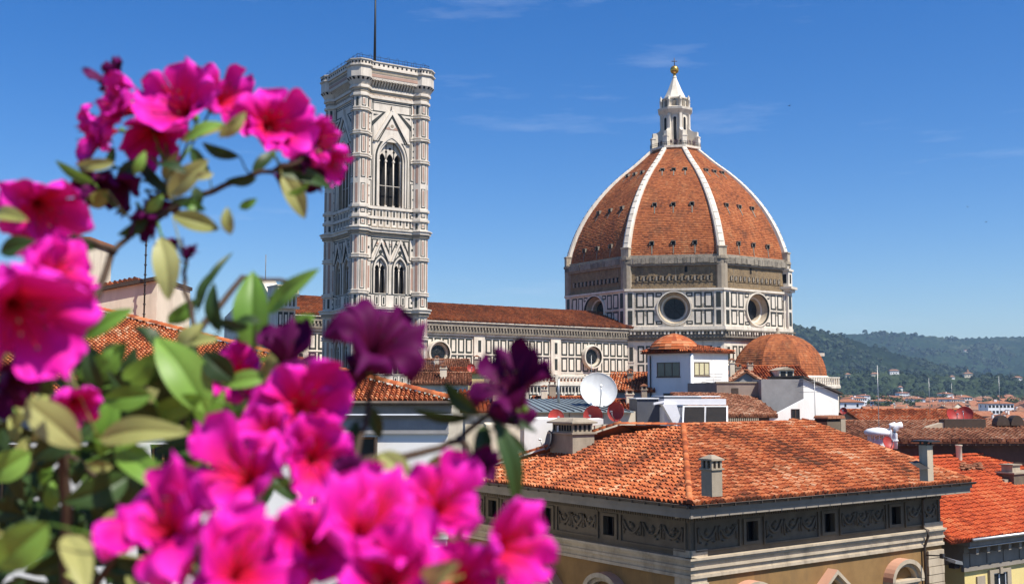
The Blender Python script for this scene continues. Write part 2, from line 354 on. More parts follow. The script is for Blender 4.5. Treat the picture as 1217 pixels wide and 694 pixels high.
def hill(name, crest, d0, d1, mat, amp, u0, u1, nu, ny, seed, foot=None):
    """a slope that climbs from distance d0 to its crest at d1 and falls away behind"""
    vs = []; fs = []
    def zz(u, q):
        d = d0 + (d1-d0)*q; v = interp(crest, u); ztop = P(u, v, d1).z
        s = q if q <= 1 else 2 - q
        z = ztop * (max(0, s)**1.25) - 3
        k = V((u*.012, q*3, seed))
        z += ztop*.20*mnoise.fractal(k, 1.0, 2.0, 4)*min(1, 4*abs(s))*(1-abs(s))*1.6
        z += amp*mnoise.fractal(V((u*.25, q*26, seed+3)), .9, 2.1, 5)*min(1, 5*max(0, s))
        return P(u, 466, d).x, d, z
    for j in range(ny+1):
        for i in range(nu+1): vs.append(zz(u0 + (u1-u0)*i/nu, 1.35*j/ny))
    for j in range(ny):
        for i in range(nu): fs.append((j*(nu+1)+i, j*(nu+1)+i+1, (j+1)*(nu+1)+i+1, (j+1)*(nu+1)+i))
    m = MB(); m.add(vs, fs, smooth=True); HILLS[name] = zz
    return tag(m.build(name, mat), kind='structure')
hill('near_hill', [(560,420),(700,402),(800,380),(880,372),(920,376),(945,384),(975,392),(1000,398),(1040,410),(1080,423),(1130,436),(1190,446),(1300,455)], 2300, 3300, 'forest', 9, 560, 1420, 420, 90, 3)
hill('far_hill', [(-300,420),(300,410),(800,400),(960,400),(1000,397),(1030,396),(1060,394),(1100,398),(1140,402),(1170,400),(1217,399),(1300,394),(1500,400)], 3300, 5400, 'far_hill', 13, -300, 1500, 620, 90, 9)
hill('wooded_slope', [(800,452),(950,444),(1000,442),(1050,441),(1100,444),(1150,446),(1217,447),(1420,450)], 1750, 2150, 'slope', 7, 760, 1420, 330, 50, 15)

# ------------------------------------------------------------------ bell tower
TA = 13.05; tc2 = P(444, 466, 187); tc2.z = 0
te = V((math.cos(R(32)), math.sin(R(32)), 0)); tn = V((-te.y, te.x, 0))
tower = thing('bell_tower', 'tall square bell tower of white, green and pink marble with a mast', 'bell tower', tc2)
def zt(v): return Z(v, 177.5, 423)
LV = {k: zt(v) for k, v in dict(par_t=66, par_b=74.5, corb_t=87, corb_b=100.5, a_t=110.6, a1=128, a2=156, a3=183.5, a4=213, a5=243, a6=255, a_b=269, b_t=275, b1=303, b2=346, b_b=365, c_t=372, c1=400, c2=444, c_b=463).items()}
TR = 1.5; TC = TA/2 - .95; HB = TA/2 - .55        # turret radius / centre, wall half-width
faces4 = []
for k in range(4):
    ex = rot2(te, 90*k); ou = rot2(-tn, 90*k); faces4.append((tc2 + ou*HB, ex, ou))
corners = [tc2 + te*(sx*TC) + tn*(sy*TC) for sx in (-1, 1) for sy in (-1, 1)]
W2 = TC - TR*.75
MT = ['marble_tower', 'marble_green', 'marble_pink', 'void', 'stone']
sh = MB()
for (o, ex, ou) in faces4:
    sh.fr(o, ex, ou)
    # plain zones
    for z0, z1 in ((0, LV['c_b']), (LV['c_t'], LV['b_b']), (LV['b_t'], LV['a_b']), (LV['a_t'], LV['corb_t'])): sh.poly([(-W2,0,z0),(W2,0,z0),(W2,0,z1),(-W2,0,z1)], 0)
    za, zb = LV['a_b'], LV['a_t']; zsp, zs = LV['a4'] + 4.1, LV['a5'] + .3
    ap = apts(2.15, 3.3, 8)
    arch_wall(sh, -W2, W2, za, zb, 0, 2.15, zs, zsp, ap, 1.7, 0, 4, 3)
    # stepped arch mouldings
    for hw, dy, mm in ((2.75, .28, 0), (3.0, .16, 1), (3.3, .1, 0)):
        a1, a0 = apts(hw, hw*1.5, 8), apts(hw-.26, (hw-.26)*1.5, 8)
        a1 = [(-hw, zs-zsp)] + a1 + [(hw, zs-zsp)]; a0 = [(-hw+.26, zs-zsp)] + a0 + [(hw-.26, zs-zsp)]
        for (p, q), (r_, s_) in zip(zip(a1, a1[1:]), zip(a0, a0[1:])):
            sh.poly([(p[0],dy,zsp+p[1]),(q[0],dy,zsp+q[1]),(s_[0],dy,zsp+s_[1]),(r_[0],dy,zsp+r_[1])], mm)
            sh.poly([(p[0],dy,zsp+p[1]),(q[0],dy,zsp+q[1]),(q[0],-.05,zsp+q[1]),(p[0],-.05,zsp+p[1])], mm)
            sh.poly([(r_[0],dy,zsp+r_[1]),(s_[0],dy,zsp+s_[1]),(s_[0],-.05,zsp+s_[1]),(r_[0],-.05,zsp+r_[1])], mm)
    # steep gable over the arch with a pink triangle and roundel
    gz, ga = zsp + 3.0, zt(118.5) - 1.0
    sh.prism([(-3.3, gz), (0, ga), (3.3, gz)], .02, .12, 1); sh.prism([(-2.75, gz), (0, ga-1.0), (2.75, gz)], .02, .17, 0)
    sh.prism([(-1.5, gz+2.1), (0, ga-2.3), (1.5, gz+2.1)], .02, .2, 2); sh.disc(0, .24, gz+2.75, .55, 0); sh.disc(0, .26, gz+2.75, .3, 4)
    for sg in (-1, 1):
        for a, b, dy, mm in ((3.45, .34, .36, 0), (2.6, .16, .24, 1)):
            sh.prism([(sg*a, gz), (sg*(a-.0), gz), (sg*.0, ga + (.5 if mm == 0 else -.75)), (0, ga-(.5 if mm == 0 else 1.05)), (sg*(a-b*1.5), gz)], .02, dy, mm)
        # green-framed panels in the spandrels
        sh.prism([(sg*1.1, ga-.1), (sg*4.0, ga-.1), (sg*4.0, gz+2.0)], .0, .06, 1); sh.prism([(sg*1.75, ga-.35), (sg*3.7, ga-.35), (sg*3.7, gz+3.2)], .0, .1, 0)
        sh.prism([(sg*2.4, ga-.7), (sg*3.4, ga-.7), (sg*3.4, gz+4.2)], .0, .13, 1)
    sh.box(-.13, .13, .1, .4, ga, ga+1.0, 0)
    # panel strips beside the turrets
    for sg in (-1, 1):
        x0, x1 = (3.6, 4.65) if sg > 0 else (-4.65, -3.6)
        zz = [LV['a_b']+.3, LV['a6'], LV['a5']-.6, LV['a4']+.6, LV['a3'], LV['a2'], LV['a1'], LV['a_t']]
        for i, (z0, z1) in enumerate(zip(zz, zz[1:])):
            sh.panel(x0, x1, z0+.18, z1-.18, .17, 1, 0)
            if i in (0, 3, 6): sh.box(x0+.38, x1-.38, 0, .1, z0+.55, z1-.55, 2)
            elif i in (2, 4, 5): 
                for q in range(3): sh.box((x0+x1)/2-.13, (x0+x1)/2+.13, 0, .1, z0+.7+q*(z1-z0-1.4)/2.4, z0+.96+q*(z1-z0-1.4)/2.4, 1)
    # sill panels under the great window
    for q in range(6): sh.panel(-3.6+q*1.2+.06, -2.4+q*1.2-.06, LV['a_b']+.35, zs-.25, .14, 4, 0); sh.box(-3.6+q*1.2+.45, -2.4+q*1.2-.45, 0, .1, LV['a_b']+.9, zs-.8, 1)
    for z_ in (LV['a_t']-.55, LV['a_t']-.85, LV['a_b']+.2, zs-.1): sh.box(-W2, W2, -.1, .035, z_-.07, z_+.07, 1)
    for q in range(9): sh.panel(-W2+q*2*W2/9+.1, -W2+(q+1)*2*W2/9-.1, LV['a_t']+.2, LV['a_t']+.5, .08, 2, 0)
    for sg in (-1, 1):
        for xx in (3.42, 4.78): sh.box(sg*xx-.05, sg*xx+.05, -.1, .03, LV['a_b'], LV['a_t'], 1)
    # levels with paired windows
    for (zb_, z1_, z2_, zt_, zc) in ((LV['b_b'], LV['b2'], LV['b1'], LV['b_t'], 0), (LV['c_b'], LV['c2'], LV['c1'], LV['c_t'], 0)):
        for c, s0, s1 in ((-1.78, -W2, 0), (1.78, 0, W2)):
            zp = z2_ - 1.9
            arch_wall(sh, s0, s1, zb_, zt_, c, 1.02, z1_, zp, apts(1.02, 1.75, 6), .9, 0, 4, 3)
            for hw, dy, mm in ((1.32, .16, 0), (1.5, .08, 1)):
                a1, a0 = apts(hw, hw*1.7, 6), apts(hw-.2, (hw-.2)*1.7, 6); a1 = [(-hw, z1_-zp)] + a1 + [(hw, z1_-zp)]; a0 = [(-hw+.2, z1_-zp)] + a0 + [(hw-.2, z1_-zp)]
                for (p, q), (r_, s_) in zip(zip(a1, a1[1:]), zip(a0, a0[1:])):
                    sh.poly([(c+p[0],dy,zp+p[1]),(c+q[0],dy,zp+q[1]),(c+s_[0],dy,zp+s_[1]),(c+r_[0],dy,zp+r_[1])], mm)
                    sh.poly([(c+p[0],dy,zp+p[1]),(c+q[0],dy,zp+q[1]),(c+q[0],-.05,zp+q[1]),(c+p[0],-.05,zp+p[1])], mm)
            gz = zp + 1.3; ga = gz + 3.6
            for sg in (-1, 1):
                sh.prism([(c+sg*1.72, gz), (c, ga+.2), (c, ga-.45), (c+sg*1.35, gz)], .02, .3, 0); sh.prism([(c+sg*1.35, gz), (c, ga-.45), (c, ga-.75), (c+sg*1.15, gz)], .02, .2, 1)
                sh.prism([(c+sg*.45, ga), (c+sg*1.6, ga), (c+sg*1.6, gz+1.1)], 0, .07, 1); sh.prism([(c+sg*.8, ga-.15), (c+sg*1.45, ga-.15), (c+sg*1.45, gz+1.9)], 0, .1, 0)
            sh.disc(c, .05, gz+1.55, .34, 1)
            for q in (-1, 1): sh.panel(c+q*.62-.42, c+q*.62+.42, zb_+.5, z1_-.35, .12, 1, 0); sh.box(c+q*.62-.14, c+q*.62+.14, 0, .1, zb_+.8, z1_-.65, 1)
        for sg in (-1, 1):
            x0, x1 = (3.45, 4.6) if sg > 0 else (-4.6, -3.45)
            for z0, z1, pk in ((zb_+.3, z1_-.5, 0), (z1_-.1, z2_-.6, 1), (z2_-.3, zt_-.4, 0)):
                sh.panel(x0, x1, z0, z1, .17, 1, 0)
                if pk: sh.box(x0+.36, x1-.36, 0, .1, z0+.9, z1-.9, 2)
                else: sh.box((x0+x1)/2-.16, (x0+x1)/2+.16, 0, .1, (z0+z1)/2-.2, (z0+z1)/2+.2, 1)
        for z_ in (zt_-.55, zt_-.85, zt_-1.95, zb_+.22, z1_-.18): sh.box(-W2, W2, -.1, .035, z_-.07, z_+.07, 1)
        # inlay band under the next cornice
        for q in range(14): sh.prism([(-4.9+q*.7, zt_-1.7), (-4.55+q*.7, zt_-1.1), (-4.2+q*.7, zt_-1.7)], 0, .05, 2 if q % 2 else 1)
    # lowest storeys
    for zq in (8, 13, 18, 23):
        for q in range(6): sh.panel(-4.9+q*1.65+.1, -4.9+(q+1)*1.65-.1, zq, zq+4.4, .2, 1, 0)
sh.fr(); sh.build('shaft', MT, tower)
# corner turrets, each a part
for c in corners:
    tu = MB(); tu.lathe([(TR, 0), (TR, LV['corb_t'])], 8, 0, (c.x, c.y, 0), 22.5 + 32, smooth=False)
    zs = [LV[k] for k in ('c_b','c2','c1','c_t','b_b','b2','b1','b_t','a_b','a6','a5','a4','a3','a2','a1','a_t')]
    for k in range(8):
        ou = rot2(te, 45*k); ex = V((ou.y, -ou.x, 0)); tu.fr(c + ou*(TR*math.cos(R(22.5))), ex, ou)
        for z0, z1 in zip([8, 14, 20] + zs, [14, 20, zs[0]] + zs[1:]):
            if z1 - z0 < 1.5: continue
            if k % 2 == 0: tu.panel(-.40, .40, z0+.5, z1-.45, .13, 1, 0); tu.box(-.15, .15, 0, .09, z0+.8, z1-.75, 2)
            else: tu.box(-.2, .2, -.05, .05, z0+.5, z1-.5, 1 if z1-z0 < 3 else 2)
    tu.fr(); tu.build('corner_turret', MT, tower)
def ring_mould(z0, z1, pr, m=0):
    for o, ex, ou in faces4:
        co.fr(o, ex, ou); co.box(-W2-.4, W2+.4, -.3, pr, z0, z1, m)
    co.fr()
    for c in corners: co.lathe([(TR+pr, z0), (TR+pr*1.05, (z0+z1)/2), (TR+pr, z1)], 8, m, (c.x, c.y, 0), 22.5+32, smooth=False)
def band(*rings):
    global co
    co = MB()
    for r in rings: ring_mould(*r)
    co.build('cornice', MT, tower)
for k in ('a1', 'a2', 'a3', 'b1', 'b2', 'c1', 'c2'):
    zc = LV[k]
    for c in corners:
        co = MB(); co.lathe([(TR+.02, zc-.3), (TR+.3, zc-.22), (TR+.3, zc-.05), (TR+.1, zc), (TR+.1, zc+.12), (TR+.26, zc+.2), (TR+.26, zc+.36), (TR+.02, zc+.42)], 8, 0, (c.x, c.y, 0), 54.5, smooth=False)
        if k[0] == 'a':
            for o, ex, ou in faces4:
                s = (c - o).dot(ex)
                if (c - o).dot(ou) < -3: continue
                a_, b_ = sorted((math.copysign(3.6, s), math.copysign(W2+.3, s))); co.fr(o, ex, ou); co.box(a_, b_, -.1, .22, zc-.28, zc-.02, 0); co.box(a_, b_, -.1, .18, zc+.12, zc+.34, 0); co.fr()
        co.build('turret_ring', MT, tower)
for k in ('a5', 'a6', 'a_t'): band((LV[k]-.25, LV[k]+.2, .25))
for k in ('a_b', 'b_b', 'c_b'): z = LV[k]; band((z-1.0, z-.55, .28, 4), (z-.55, z-.1, .55), (z-.1, z+.12, .75))
for k in ('b_t', 'c_t'): band((LV[k]-.1, LV[k]+.35, .25))
band((LV['corb_b']-.35, LV['corb_b']+.1, .35)); band((LV['a_t']+.5, LV['corb_b']-.6, .06, 4))
# machicolated top: corbels, frieze, parapet
cb = MB(); z0, z1, zp, zq = LV['corb_b'], LV['corb_t']-.6, LV['par_b']-.4, LV['par_t']-.6; PJ = 1.15; PC = .72
for o, ex, ou in faces4:
    cb.fr(o, ex, ou); n = 17
    for i in range(n):
        x = -W2 + (i+.5)*2*W2/n
        cb.add([(x-.14,0,z0+.05),(x+.14,0,z0+.05),(x+.14,.45,z0+.6),(x-.14,.45,z0+.6),(x+.14,PJ,z1),(x-.14,PJ,z1),(x-.14,0,z1),(x+.14,0,z1)],
               [(0,1,2,3),(3,2,4,5),(0,3,5,6),(1,7,4,2)], 0)
        cb.prism([(x-.35, z1-.2), (x-.35, z1+.15), (x+.35, z1+.15), (x+.35, z1-.2), (x+.22, z1-.05), (x-.22, z1-.05)], PJ-.25, PJ, 0)
    cb.box(-W2-.6, W2+.6, -.1, PJ, z1+.1, zp-.25, 0); cb.box(-W2, W2, PJ-.1, PJ+.05, z1+.35, z1+.85, 2); cb.box(-W2, W2, PJ-.1, PJ+.06, z1+1.0, zp-.55, 4)
    cb.poly([(-W2,.03,z0+.8),(W2,.03,z0+.8),(W2,.03,z1),(-W2,.03,z1)], 3)  # black sheet on the wall paints the shade between the corbels
cb.fr()
for c in corners:
    ce = c + (c - tc2).normalized()*.15
    cb.fr(); cb.lathe([(TR, z0-.1), (TR+.1, z0+.2), (TR+PC, z1+.1), (TR+PC, zp-.25)], 8, 0, (ce.x, ce.y, 0), 54.5, smooth=False)
    for k in range(8):
        ou = rot2(te, 45*k); ex = V((ou.y, -ou.x, 0))
        for q in (-.5, 0, .5):
            cb.fr(ce, ex, ou); cb.add([(q*1.0-.13,TR*.95,z0+.3),(q*1.0+.13,TR*.95,z0+.3),(q*1.6+.15,TR+PC-.08,z1),(q*1.6-.15,TR+PC-.08,z1),(q*1.9+.16,TR*.95,z1),(q*1.9-.16,TR*.95,z1)], [(0,1,2,3),(0,3,5),(1,4,2)], 0)
        cb.fr(ce, ex, ou)
        for q in (-.33, .33): cb.add([(q-.16,TR*.94+.05,z0+.55),(q+.16,TR*.94+.05,z0+.55),(q*1.4+.2,TR*.94+PC+.04,z1-.05),(q*1.4-.2,TR*.94+PC+.04,z1-.05)], [(0,1,2,3)], 3)  # black strips paint the shade in the gaps of the corner corbels
cb.fr(); cb.build('corbel_gallery', MT, tower)
pp = MB()
for o, ex, ou in faces4:
    pp.fr(o, ex, ou); pp.box(-W2, W2, PJ-.35, PJ+.3, zp-.25, zp+.05, 0); pp.box(-W2, W2, PJ-.2, PJ+.1, zp+.05, zq-.15, 0); pp.box(-W2, W2, PJ-.3, PJ+.25, zq-.15, zq, 0)
    for i in range(10):
        x = -W2+.6+i*(2*W2-1.2)/9; pp.box(x-.15, x+.15, PJ, PJ+.14, zp+.35, zp+.66, 3)
pp.fr()
for c in corners:
    ce = c + (c - tc2).normalized()*.15; q = TR + PC
    pp.fr(); pp.lathe([(q+.1, zp-.25), (q+.28, zp-.1), (q+.28, zp+.05), (q+.05, zp+.05), (q+.05, zq-.15), (q+.22, zq-.15), (q+.22, zq)], 8, 0, (ce.x, ce.y, 0), 54.5, smooth=False)
    for k in range(8):
        ou = rot2(te, 45*k); ex = V((ou.y, -ou.x, 0)); pp.fr(ce + ou*((q+.07)*math.cos(R(22.5))), ex, ou)
        for x in (-.62, 0, .62): pp.box(x-.14, x+.14, -.05, .05, zp+.35, zp+.64, 3)
pp.fr(tc2, te, tn); pp.box(-TC, TC, -TC, TC, zp-.1, zp+.02, 4); pp.fr(); pp.build('parapet', MT, tower)
rl = MB(); h = HB + PJ - .45
for o, ex, ou in faces4:
    rl.fr(tc2 + ou*h, ex, ou)
    for zz in (.5, .95): rl.tube([(-h, 0, zq+zz), (h, 0, zq+zz)], .035, n=4)
    for i in range(9):
        x = -h + i*2*h/8; rl.tube([(x, 0, zq), (x, 0, zq+.95)], .035, n=4)
        if i < 8: rl.tube([(x+.5, -.3, zq), (x+.5, -.3, zq+1.15), (x+.75, -.3, zq+1.4), (x+1.0, -.3, zq+1.15), (x+1.0, -.3, zq)], .03, n=4)
rl.fr(); rl.build('railing', 'rail_black', tower)
ms = MB(); mtop = P(445.5, 62, 187); c = V((mtop.x, mtop.y, 0))
ms.lathe([(.75, zq-1.2), (.75, zq+.9), (.95, zq+1.0), (.95, zq+1.5), (.5, zq+1.9), (.3, zq+2.2)], 10, 1, (c.x, c.y, 0), smooth=False)
ms.tube([c + UP*(zq+2), c + UP*(zq+9), c + UP*(zq+18)], .26, .12, 8, 0); ms.build('mast', ['rail_black', 'wood'], tower)
# window tracery: each window its own part
for o, ex, ou in faces4:
    w = MB().fr(o, ex, ou); zsp, zs = LV['a4']+4.1, LV['a5']+.3
    xs = lights_top(w, 0, 2.15, zsp, apts(2.15, 3.3, 8), 3, -.55, -.75, 0, .1, 1.15)
    for x in xs + [-2.05, 2.05]:
        w.tube([(x, -.65, zs), (x, -.65, zsp+.2)], .12, n=8); w.box(x-.2, x+.2, -.85, -.45, zsp-.3, zsp, 0); w.box(x-.2, x+.2, -.85, -.45, zs, zs+.3, 0)
    for x in (-.72, .72, 0): w.disc(x, -.52, zsp+(2.0 if x == 0 else 1.45), .22, 1)
    w.box(-2.15, 2.15, -.75, -.6, zs+.9*4, zs+.9*4+.08, 0)
    w.fr(); w.build('window', ['marble_tower', 'void'], tower)
    for z1_, z2_ in ((LV['b2'], LV['b1']), (LV['c2'], LV['c1'])):
        for cc in (-1.78, 1.78):
            w = MB().fr(o, ex, ou); zp_ = z2_ - 1.9
            for x in lights_top(w, cc, 1.02, zp_, apts(1.02, 1.75, 6), 2, -.3, -.45, 0, .1, .75) + [cc-.98, cc+.98]:
                w.tube([(x, -.38, z1_), (x, -.38, zp_+.15)], .09, n=8); w.box(x-.15, x+.15, -.5, -.26, zp_-.2, zp_, 0)
            w.disc(cc, -.27, zp_+1.05, .16, 1); w.fr(); w.build('window', ['marble_tower', 'void'], tower)

# ------------------------------------------------------------------ cathedral
Dc = P(806, 466, 291); Dc.z = 0
ce_ = V((math.cos(R(35)), math.sin(R(35)), 0)); cn_ = V((-ce_.y, ce_.x, 0)); CS = -cn_; CW = -ce_
cath = thing('cathedral', 'marble panelled cathedral with long nave and huge red tiled dome with white ribs', 'cathedral', Dc)
DR = 30.6; AP = DR*math.cos(R(22.5)); HW = DR*math.sin(R(22.5))
def zd(v): return Z(v, 263, 800)
oct_n = [rot2(CS, 45*k) for k in range(8)]     # outward normals of the eight sides
oct_c = [Dc + rot2(CS, 45*k+22.5)*DR for k in range(8)]
SEEN = (7, 0, 6, 1, 5)                                  # SW, S, W, SE, NW of the eight (k counted counter-clockwise from S)
MC = ['marble', 'marble_green', 'marble_dark', 'void', 'band_brick', 'stone_pale', 'frieze']
zwb, zwt, zbt, zsp = zd(389), zd(344), zd(313), zd(307)
dr = MB()
for k in range(8):
    ou = oct_n[k]; ex = V((-ou.y, ou.x, 0)); dr.fr(Dc + ou*AP, ex, ou)
    # lower body
    dr.poly([(-HW,0,0),(HW,0,0),(HW,0,zwb-3.2),(-HW,0,zwb-3.2)], 0)
    rows = [(zwb-4.2-.2, 4.0), (zwb-8.9, 4.0), (zwb-14.2, 4.4), (zwb-20, 5.0)]
    for q in range(9):
        x = -HW+2.6 + q*(2*HW-5.2)/9
        for zt_, hh in rows: dr.panel(x+.22, x+(2*HW-5.2)/9-.22, zt_-hh, zt_, .40, 1, 0)
    for sg in (-1, 1):
        for zt_, hh in rows: dr.panel(sg*(HW-1.3)-.75, sg*(HW-1.3)+.75, zt_-hh, zt_, .3, 0, 1, .12)
    # dark carved cornice under the drum
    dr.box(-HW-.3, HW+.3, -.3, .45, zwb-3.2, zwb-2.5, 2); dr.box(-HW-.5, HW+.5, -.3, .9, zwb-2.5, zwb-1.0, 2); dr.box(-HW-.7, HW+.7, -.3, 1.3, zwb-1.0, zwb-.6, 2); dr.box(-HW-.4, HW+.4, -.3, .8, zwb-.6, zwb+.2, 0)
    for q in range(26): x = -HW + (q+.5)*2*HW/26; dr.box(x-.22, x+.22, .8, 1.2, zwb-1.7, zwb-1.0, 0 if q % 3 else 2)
    # panelled zone with the hole of the round window
    zc = (zwb+zwt)/2 + .05; n = 32; ro = 4.25
    circ = [(ro*math.cos(2*math.pi*i/n), zc+ro*math.sin(2*math.pi*i/n)) for i in range(n)]
    def edge(i):
        a = 2*math.pi*i/n; cx, cz = math.cos(a), math.sin(a); s = min(HW/abs(cx) if abs(cx) > 1e-6 else 1e9, (zwt-zc)/abs(cz) if abs(cz) > 1e-6 else 1e9); return (cx*s, zc+cz*s)
    for i in range(n):
        a, b = circ[i], circ[(i+1) % n]; e1, e2 = edge(i), edge((i+1) % n)
        pts = [(a[0],0,a[1]), (e1[0],0,e1[1])]
        if abs(abs(e1[0])-HW) < 1e-4 and abs(abs(e2[1]-zc)-(zwt-zc)) < 1e-4 or abs(abs(e2[0])-HW) < 1e-4 and abs(abs(e1[1]-zc)-(zwt-zc)) < 1e-4:
            pts.append((math.copysign(HW, e1[0]), 0, zc + math.copysign(zwt-zc, e1[1])))
        pts += [(e2[0],0,e2[1]), (b[0],0,b[1])]; dr.poly(pts, 0)
    zm = (zwb+zwt)/2 - .1
    for sg in (-1, 1):
        for x0, x1 in ((HW-4.5, HW-2.6), (HW-6.9, HW-5.1)):
            a, b = (x0, x1) if sg > 0 else (-x1, -x0)
            dr.panel(a, b, zm+.35, zwt-.7, .36, 1, 0); dr.panel(a, b, zwb+.7, zm-.35, .36, 1, 0)
        a, b = (4.35, 4.75); 
        for z0, z1 in ((zm+2.9, zwt-.7), (zwb+.7, zm-2.9)):
            sx = sorted((sg*2.9, sg*(HW-7.3))); dr.box(sx[0], sx[1], -.1, .05, z0+.0, z1, 1); dr.box(sx[0]+.3, sx[1]-.3, -.1, .07, z0+.3, z1-.3, 0)
        dr.box(min(sg*(HW-2.2), sg*HW), max(sg*(HW-2.2), sg*HW), -.2, .22, zwb+.2, zwt, 0)
        for z0, z1 in ((zm+.35, zwt-.7), (zwb+.7, zm-.35)): dr.box(sg*(HW-1.15)-.55, sg*(HW-1.15)+.55, 0, .28, z0, z1, 1); 
    dr.box(-HW, -4.2, -.2, .16, zm-.14, zm+.14, 0); dr.box(4.2, HW, -.2, .16, zm-.14, zm+.14, 0); dr.box(-HW-.2, HW+.2, -.2, .5, zwt-.25, zwt+.25, 0)
dr.fr(); dr.build('drum', MC, cath)
bb = MB()
for k in range(8):
    ou = oct_n[k]; ex = V((-ou.y, ou.x, 0)); bb.fr(Dc + ou*(AP-.35), ex, ou); hw = HW - .1
    bb.poly([(-hw,0,zwt),(hw,0,zwt),(hw,0,zbt),(-hw,0,zbt)], 4); bb.box(-hw, hw, -.3, .35, zwt+.25, zwt+.8, 4)
    bb.box(-hw, hw, -.2, .12, zwt+1.9, zwt+2.05, 4)
    for q in range(12):
        x = -hw+3.2+q*(2*hw-6.4)/11
        bb.add([(x-.1,.04,zwt+2.2),(x+.5,.04,zwt+2.2),(x+.25,.04,zwt+2.75),(x+.5,.04,zwt+3.4),(x-.2,.04,zwt+3.4)], [(0,1,2,3,4)], 3); bb.box(x-.5, x-.1, 0, .3, zwt+2.2, zwt+3.3, 6)
    for q in range(3): x = -hw+4+q*8.1; bb.box(x-.05, x+.05, 0, .03, zwt+.8, zbt-1, 6)
    if k in (7, 0): bb.box(hw-9.0 if k == 7 else -hw+9.6, hw-8.3 if k == 7 else -hw+10.2, 0, .05, zwt+4.2, zwt+5.6, 3)
    bb.box(-hw, hw, -.2, .5, zbt-.5, zbt-.1, 6); bb.box(-hw, hw, -.3, .75, zbt-.1, zsp+.3, 6); bb.box(-hw, hw, -.5, .2, zsp+.3, zsp+.9, 6)
    x = -hw
    while x < hw-1.5:
        w = random.uniform(.4, 1.6); pz = random.uniform(.76, .95); bb.box(x, x+w-.06, .5, pz, zbt+random.uniform(-.05, .15), zsp+random.uniform(0, .28), random.choice((6, 6, 2))); x += w
bb.fr()
for k in range(8):
    d = rot2(CS, 45*k+22.5); e = V((-d.y, d.x, 0)); bb.fr(Dc + d*(DR-.5), e, d); w = 1.3
    bb.prz([(-w, -1), (w, -1), (w, .25), (.5, .75), (-.5, .75), (-w, .25)], zwt, zsp+.6, 7); bb.prz([(-w-.2, -1), (w+.2, -1), (w+.2, .45), (.6, 1.0), (-.6, 1.0), (-w-.2, .45)], zsp-.2, zsp+.35, 7)
bb.fr(); bb.build('brick_band', MC + ['stone'], cath)
# the dome: eight webs of tile courses
PROF = [(zsp+a, b*.978) for a, b in ((0, 30.6), (2.3, 30.35), (4.6, 29.75), (9, 28.0), (13.5, 25.5), (17.5, 22.6), (21.5, 19.0), (25, 15.2), (28, 11.4), (30.8, 8.2), (32.4, 6.4))]
def dome_r(z):
    # Catmull-Rom through the profile
    for i in range(len(PROF)-1):
        if z <= PROF[i+1][0] + 1e-6:
            p1, p2 = PROF[i], PROF[i+1]; p0 = PROF[max(0, i-1)]; p3 = PROF[min(len(PROF)-1, i+2)]
            t = (z-p1[0])/(p2[0]-p1[0]); m1 = (p2[1]-p0[1])/(p2[0]-p0[0])*(p2[0]-p1[0]); m2 = (p3[1]-p1[1])/(p3[0]-p1[0])*(p2[0]-p1[0])
            return (2*t**3-3*t*t+1)*p1[1] + (t**3-2*t*t+t)*m1 + (-2*t**3+3*t*t)*p2[1] + (t**3-t*t)*m2
    return PROF[-1][1]
# arc-length parameter for even courses
ZN = [zsp + (PROF[-1][0]-zsp)*i/400 for i in range(401)]; AL = [0]
for a, b in zip(ZN, ZN[1:]): AL.append(AL[-1] + math.hypot(b-a, dome_r(b)-dome_r(a)))
def z_at(s):
    for i in range(400):
        if AL[i+1] >= s: return ZN[i] + (ZN[i+1]-ZN[i])*(s-AL[i])/(AL[i+1]-AL[i])
    return ZN[-1]
NROW = 84; dm = MB()
for k in range(8):
    ou = oct_n[k]; ex = V((-ou.y, ou.x, 0)); full = k in SEEN
    for j in range(NROW):
        za, zb = z_at(AL[-1]*j/NROW), z_at(AL[-1]*(j+1)/NROW); ra, rb = dome_r(za), dome_r(zb)
        ha, hb = ra*math.sin(R(22.5)), rb*math.sin(R(22.5)); aa, ab = ra*math.cos(R(22.5)), rb*math.cos(R(22.5))
        nc = max(4, int(2*ha/.55)) if full else 6
        for i in range(nc):
            f0, f1 = -1+2*i/nc, -1+2*(i+1)/nc; up = .13 if full else 0
            q = mnoise.noise(V((k*7+f0*2.2, j*.09, 3))); tt = max(.03, min(.97, .52 + .38*q + random.uniform(-.27, .27)))
            if j > NROW-14: tt = max(.03, tt - .05)
            dm.fr(Dc, ex, ou); lf = random.uniform(.05, .13) if full else 0
            dm.add([(f0*ha, aa+lf, za), (f1*ha, aa+lf, za), (f1*hb, ab, zb), (f0*hb, ab, zb), (f0*ha, aa-.12, za), (f1*ha, aa-.12, za)], [(0, 1, 2, 3)], 0, tt)
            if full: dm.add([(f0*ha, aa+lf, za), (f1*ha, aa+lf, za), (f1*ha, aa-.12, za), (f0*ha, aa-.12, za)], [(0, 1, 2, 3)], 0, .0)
dm.fr(); dome = dm.build('dome', ['dome_tile'], cath)
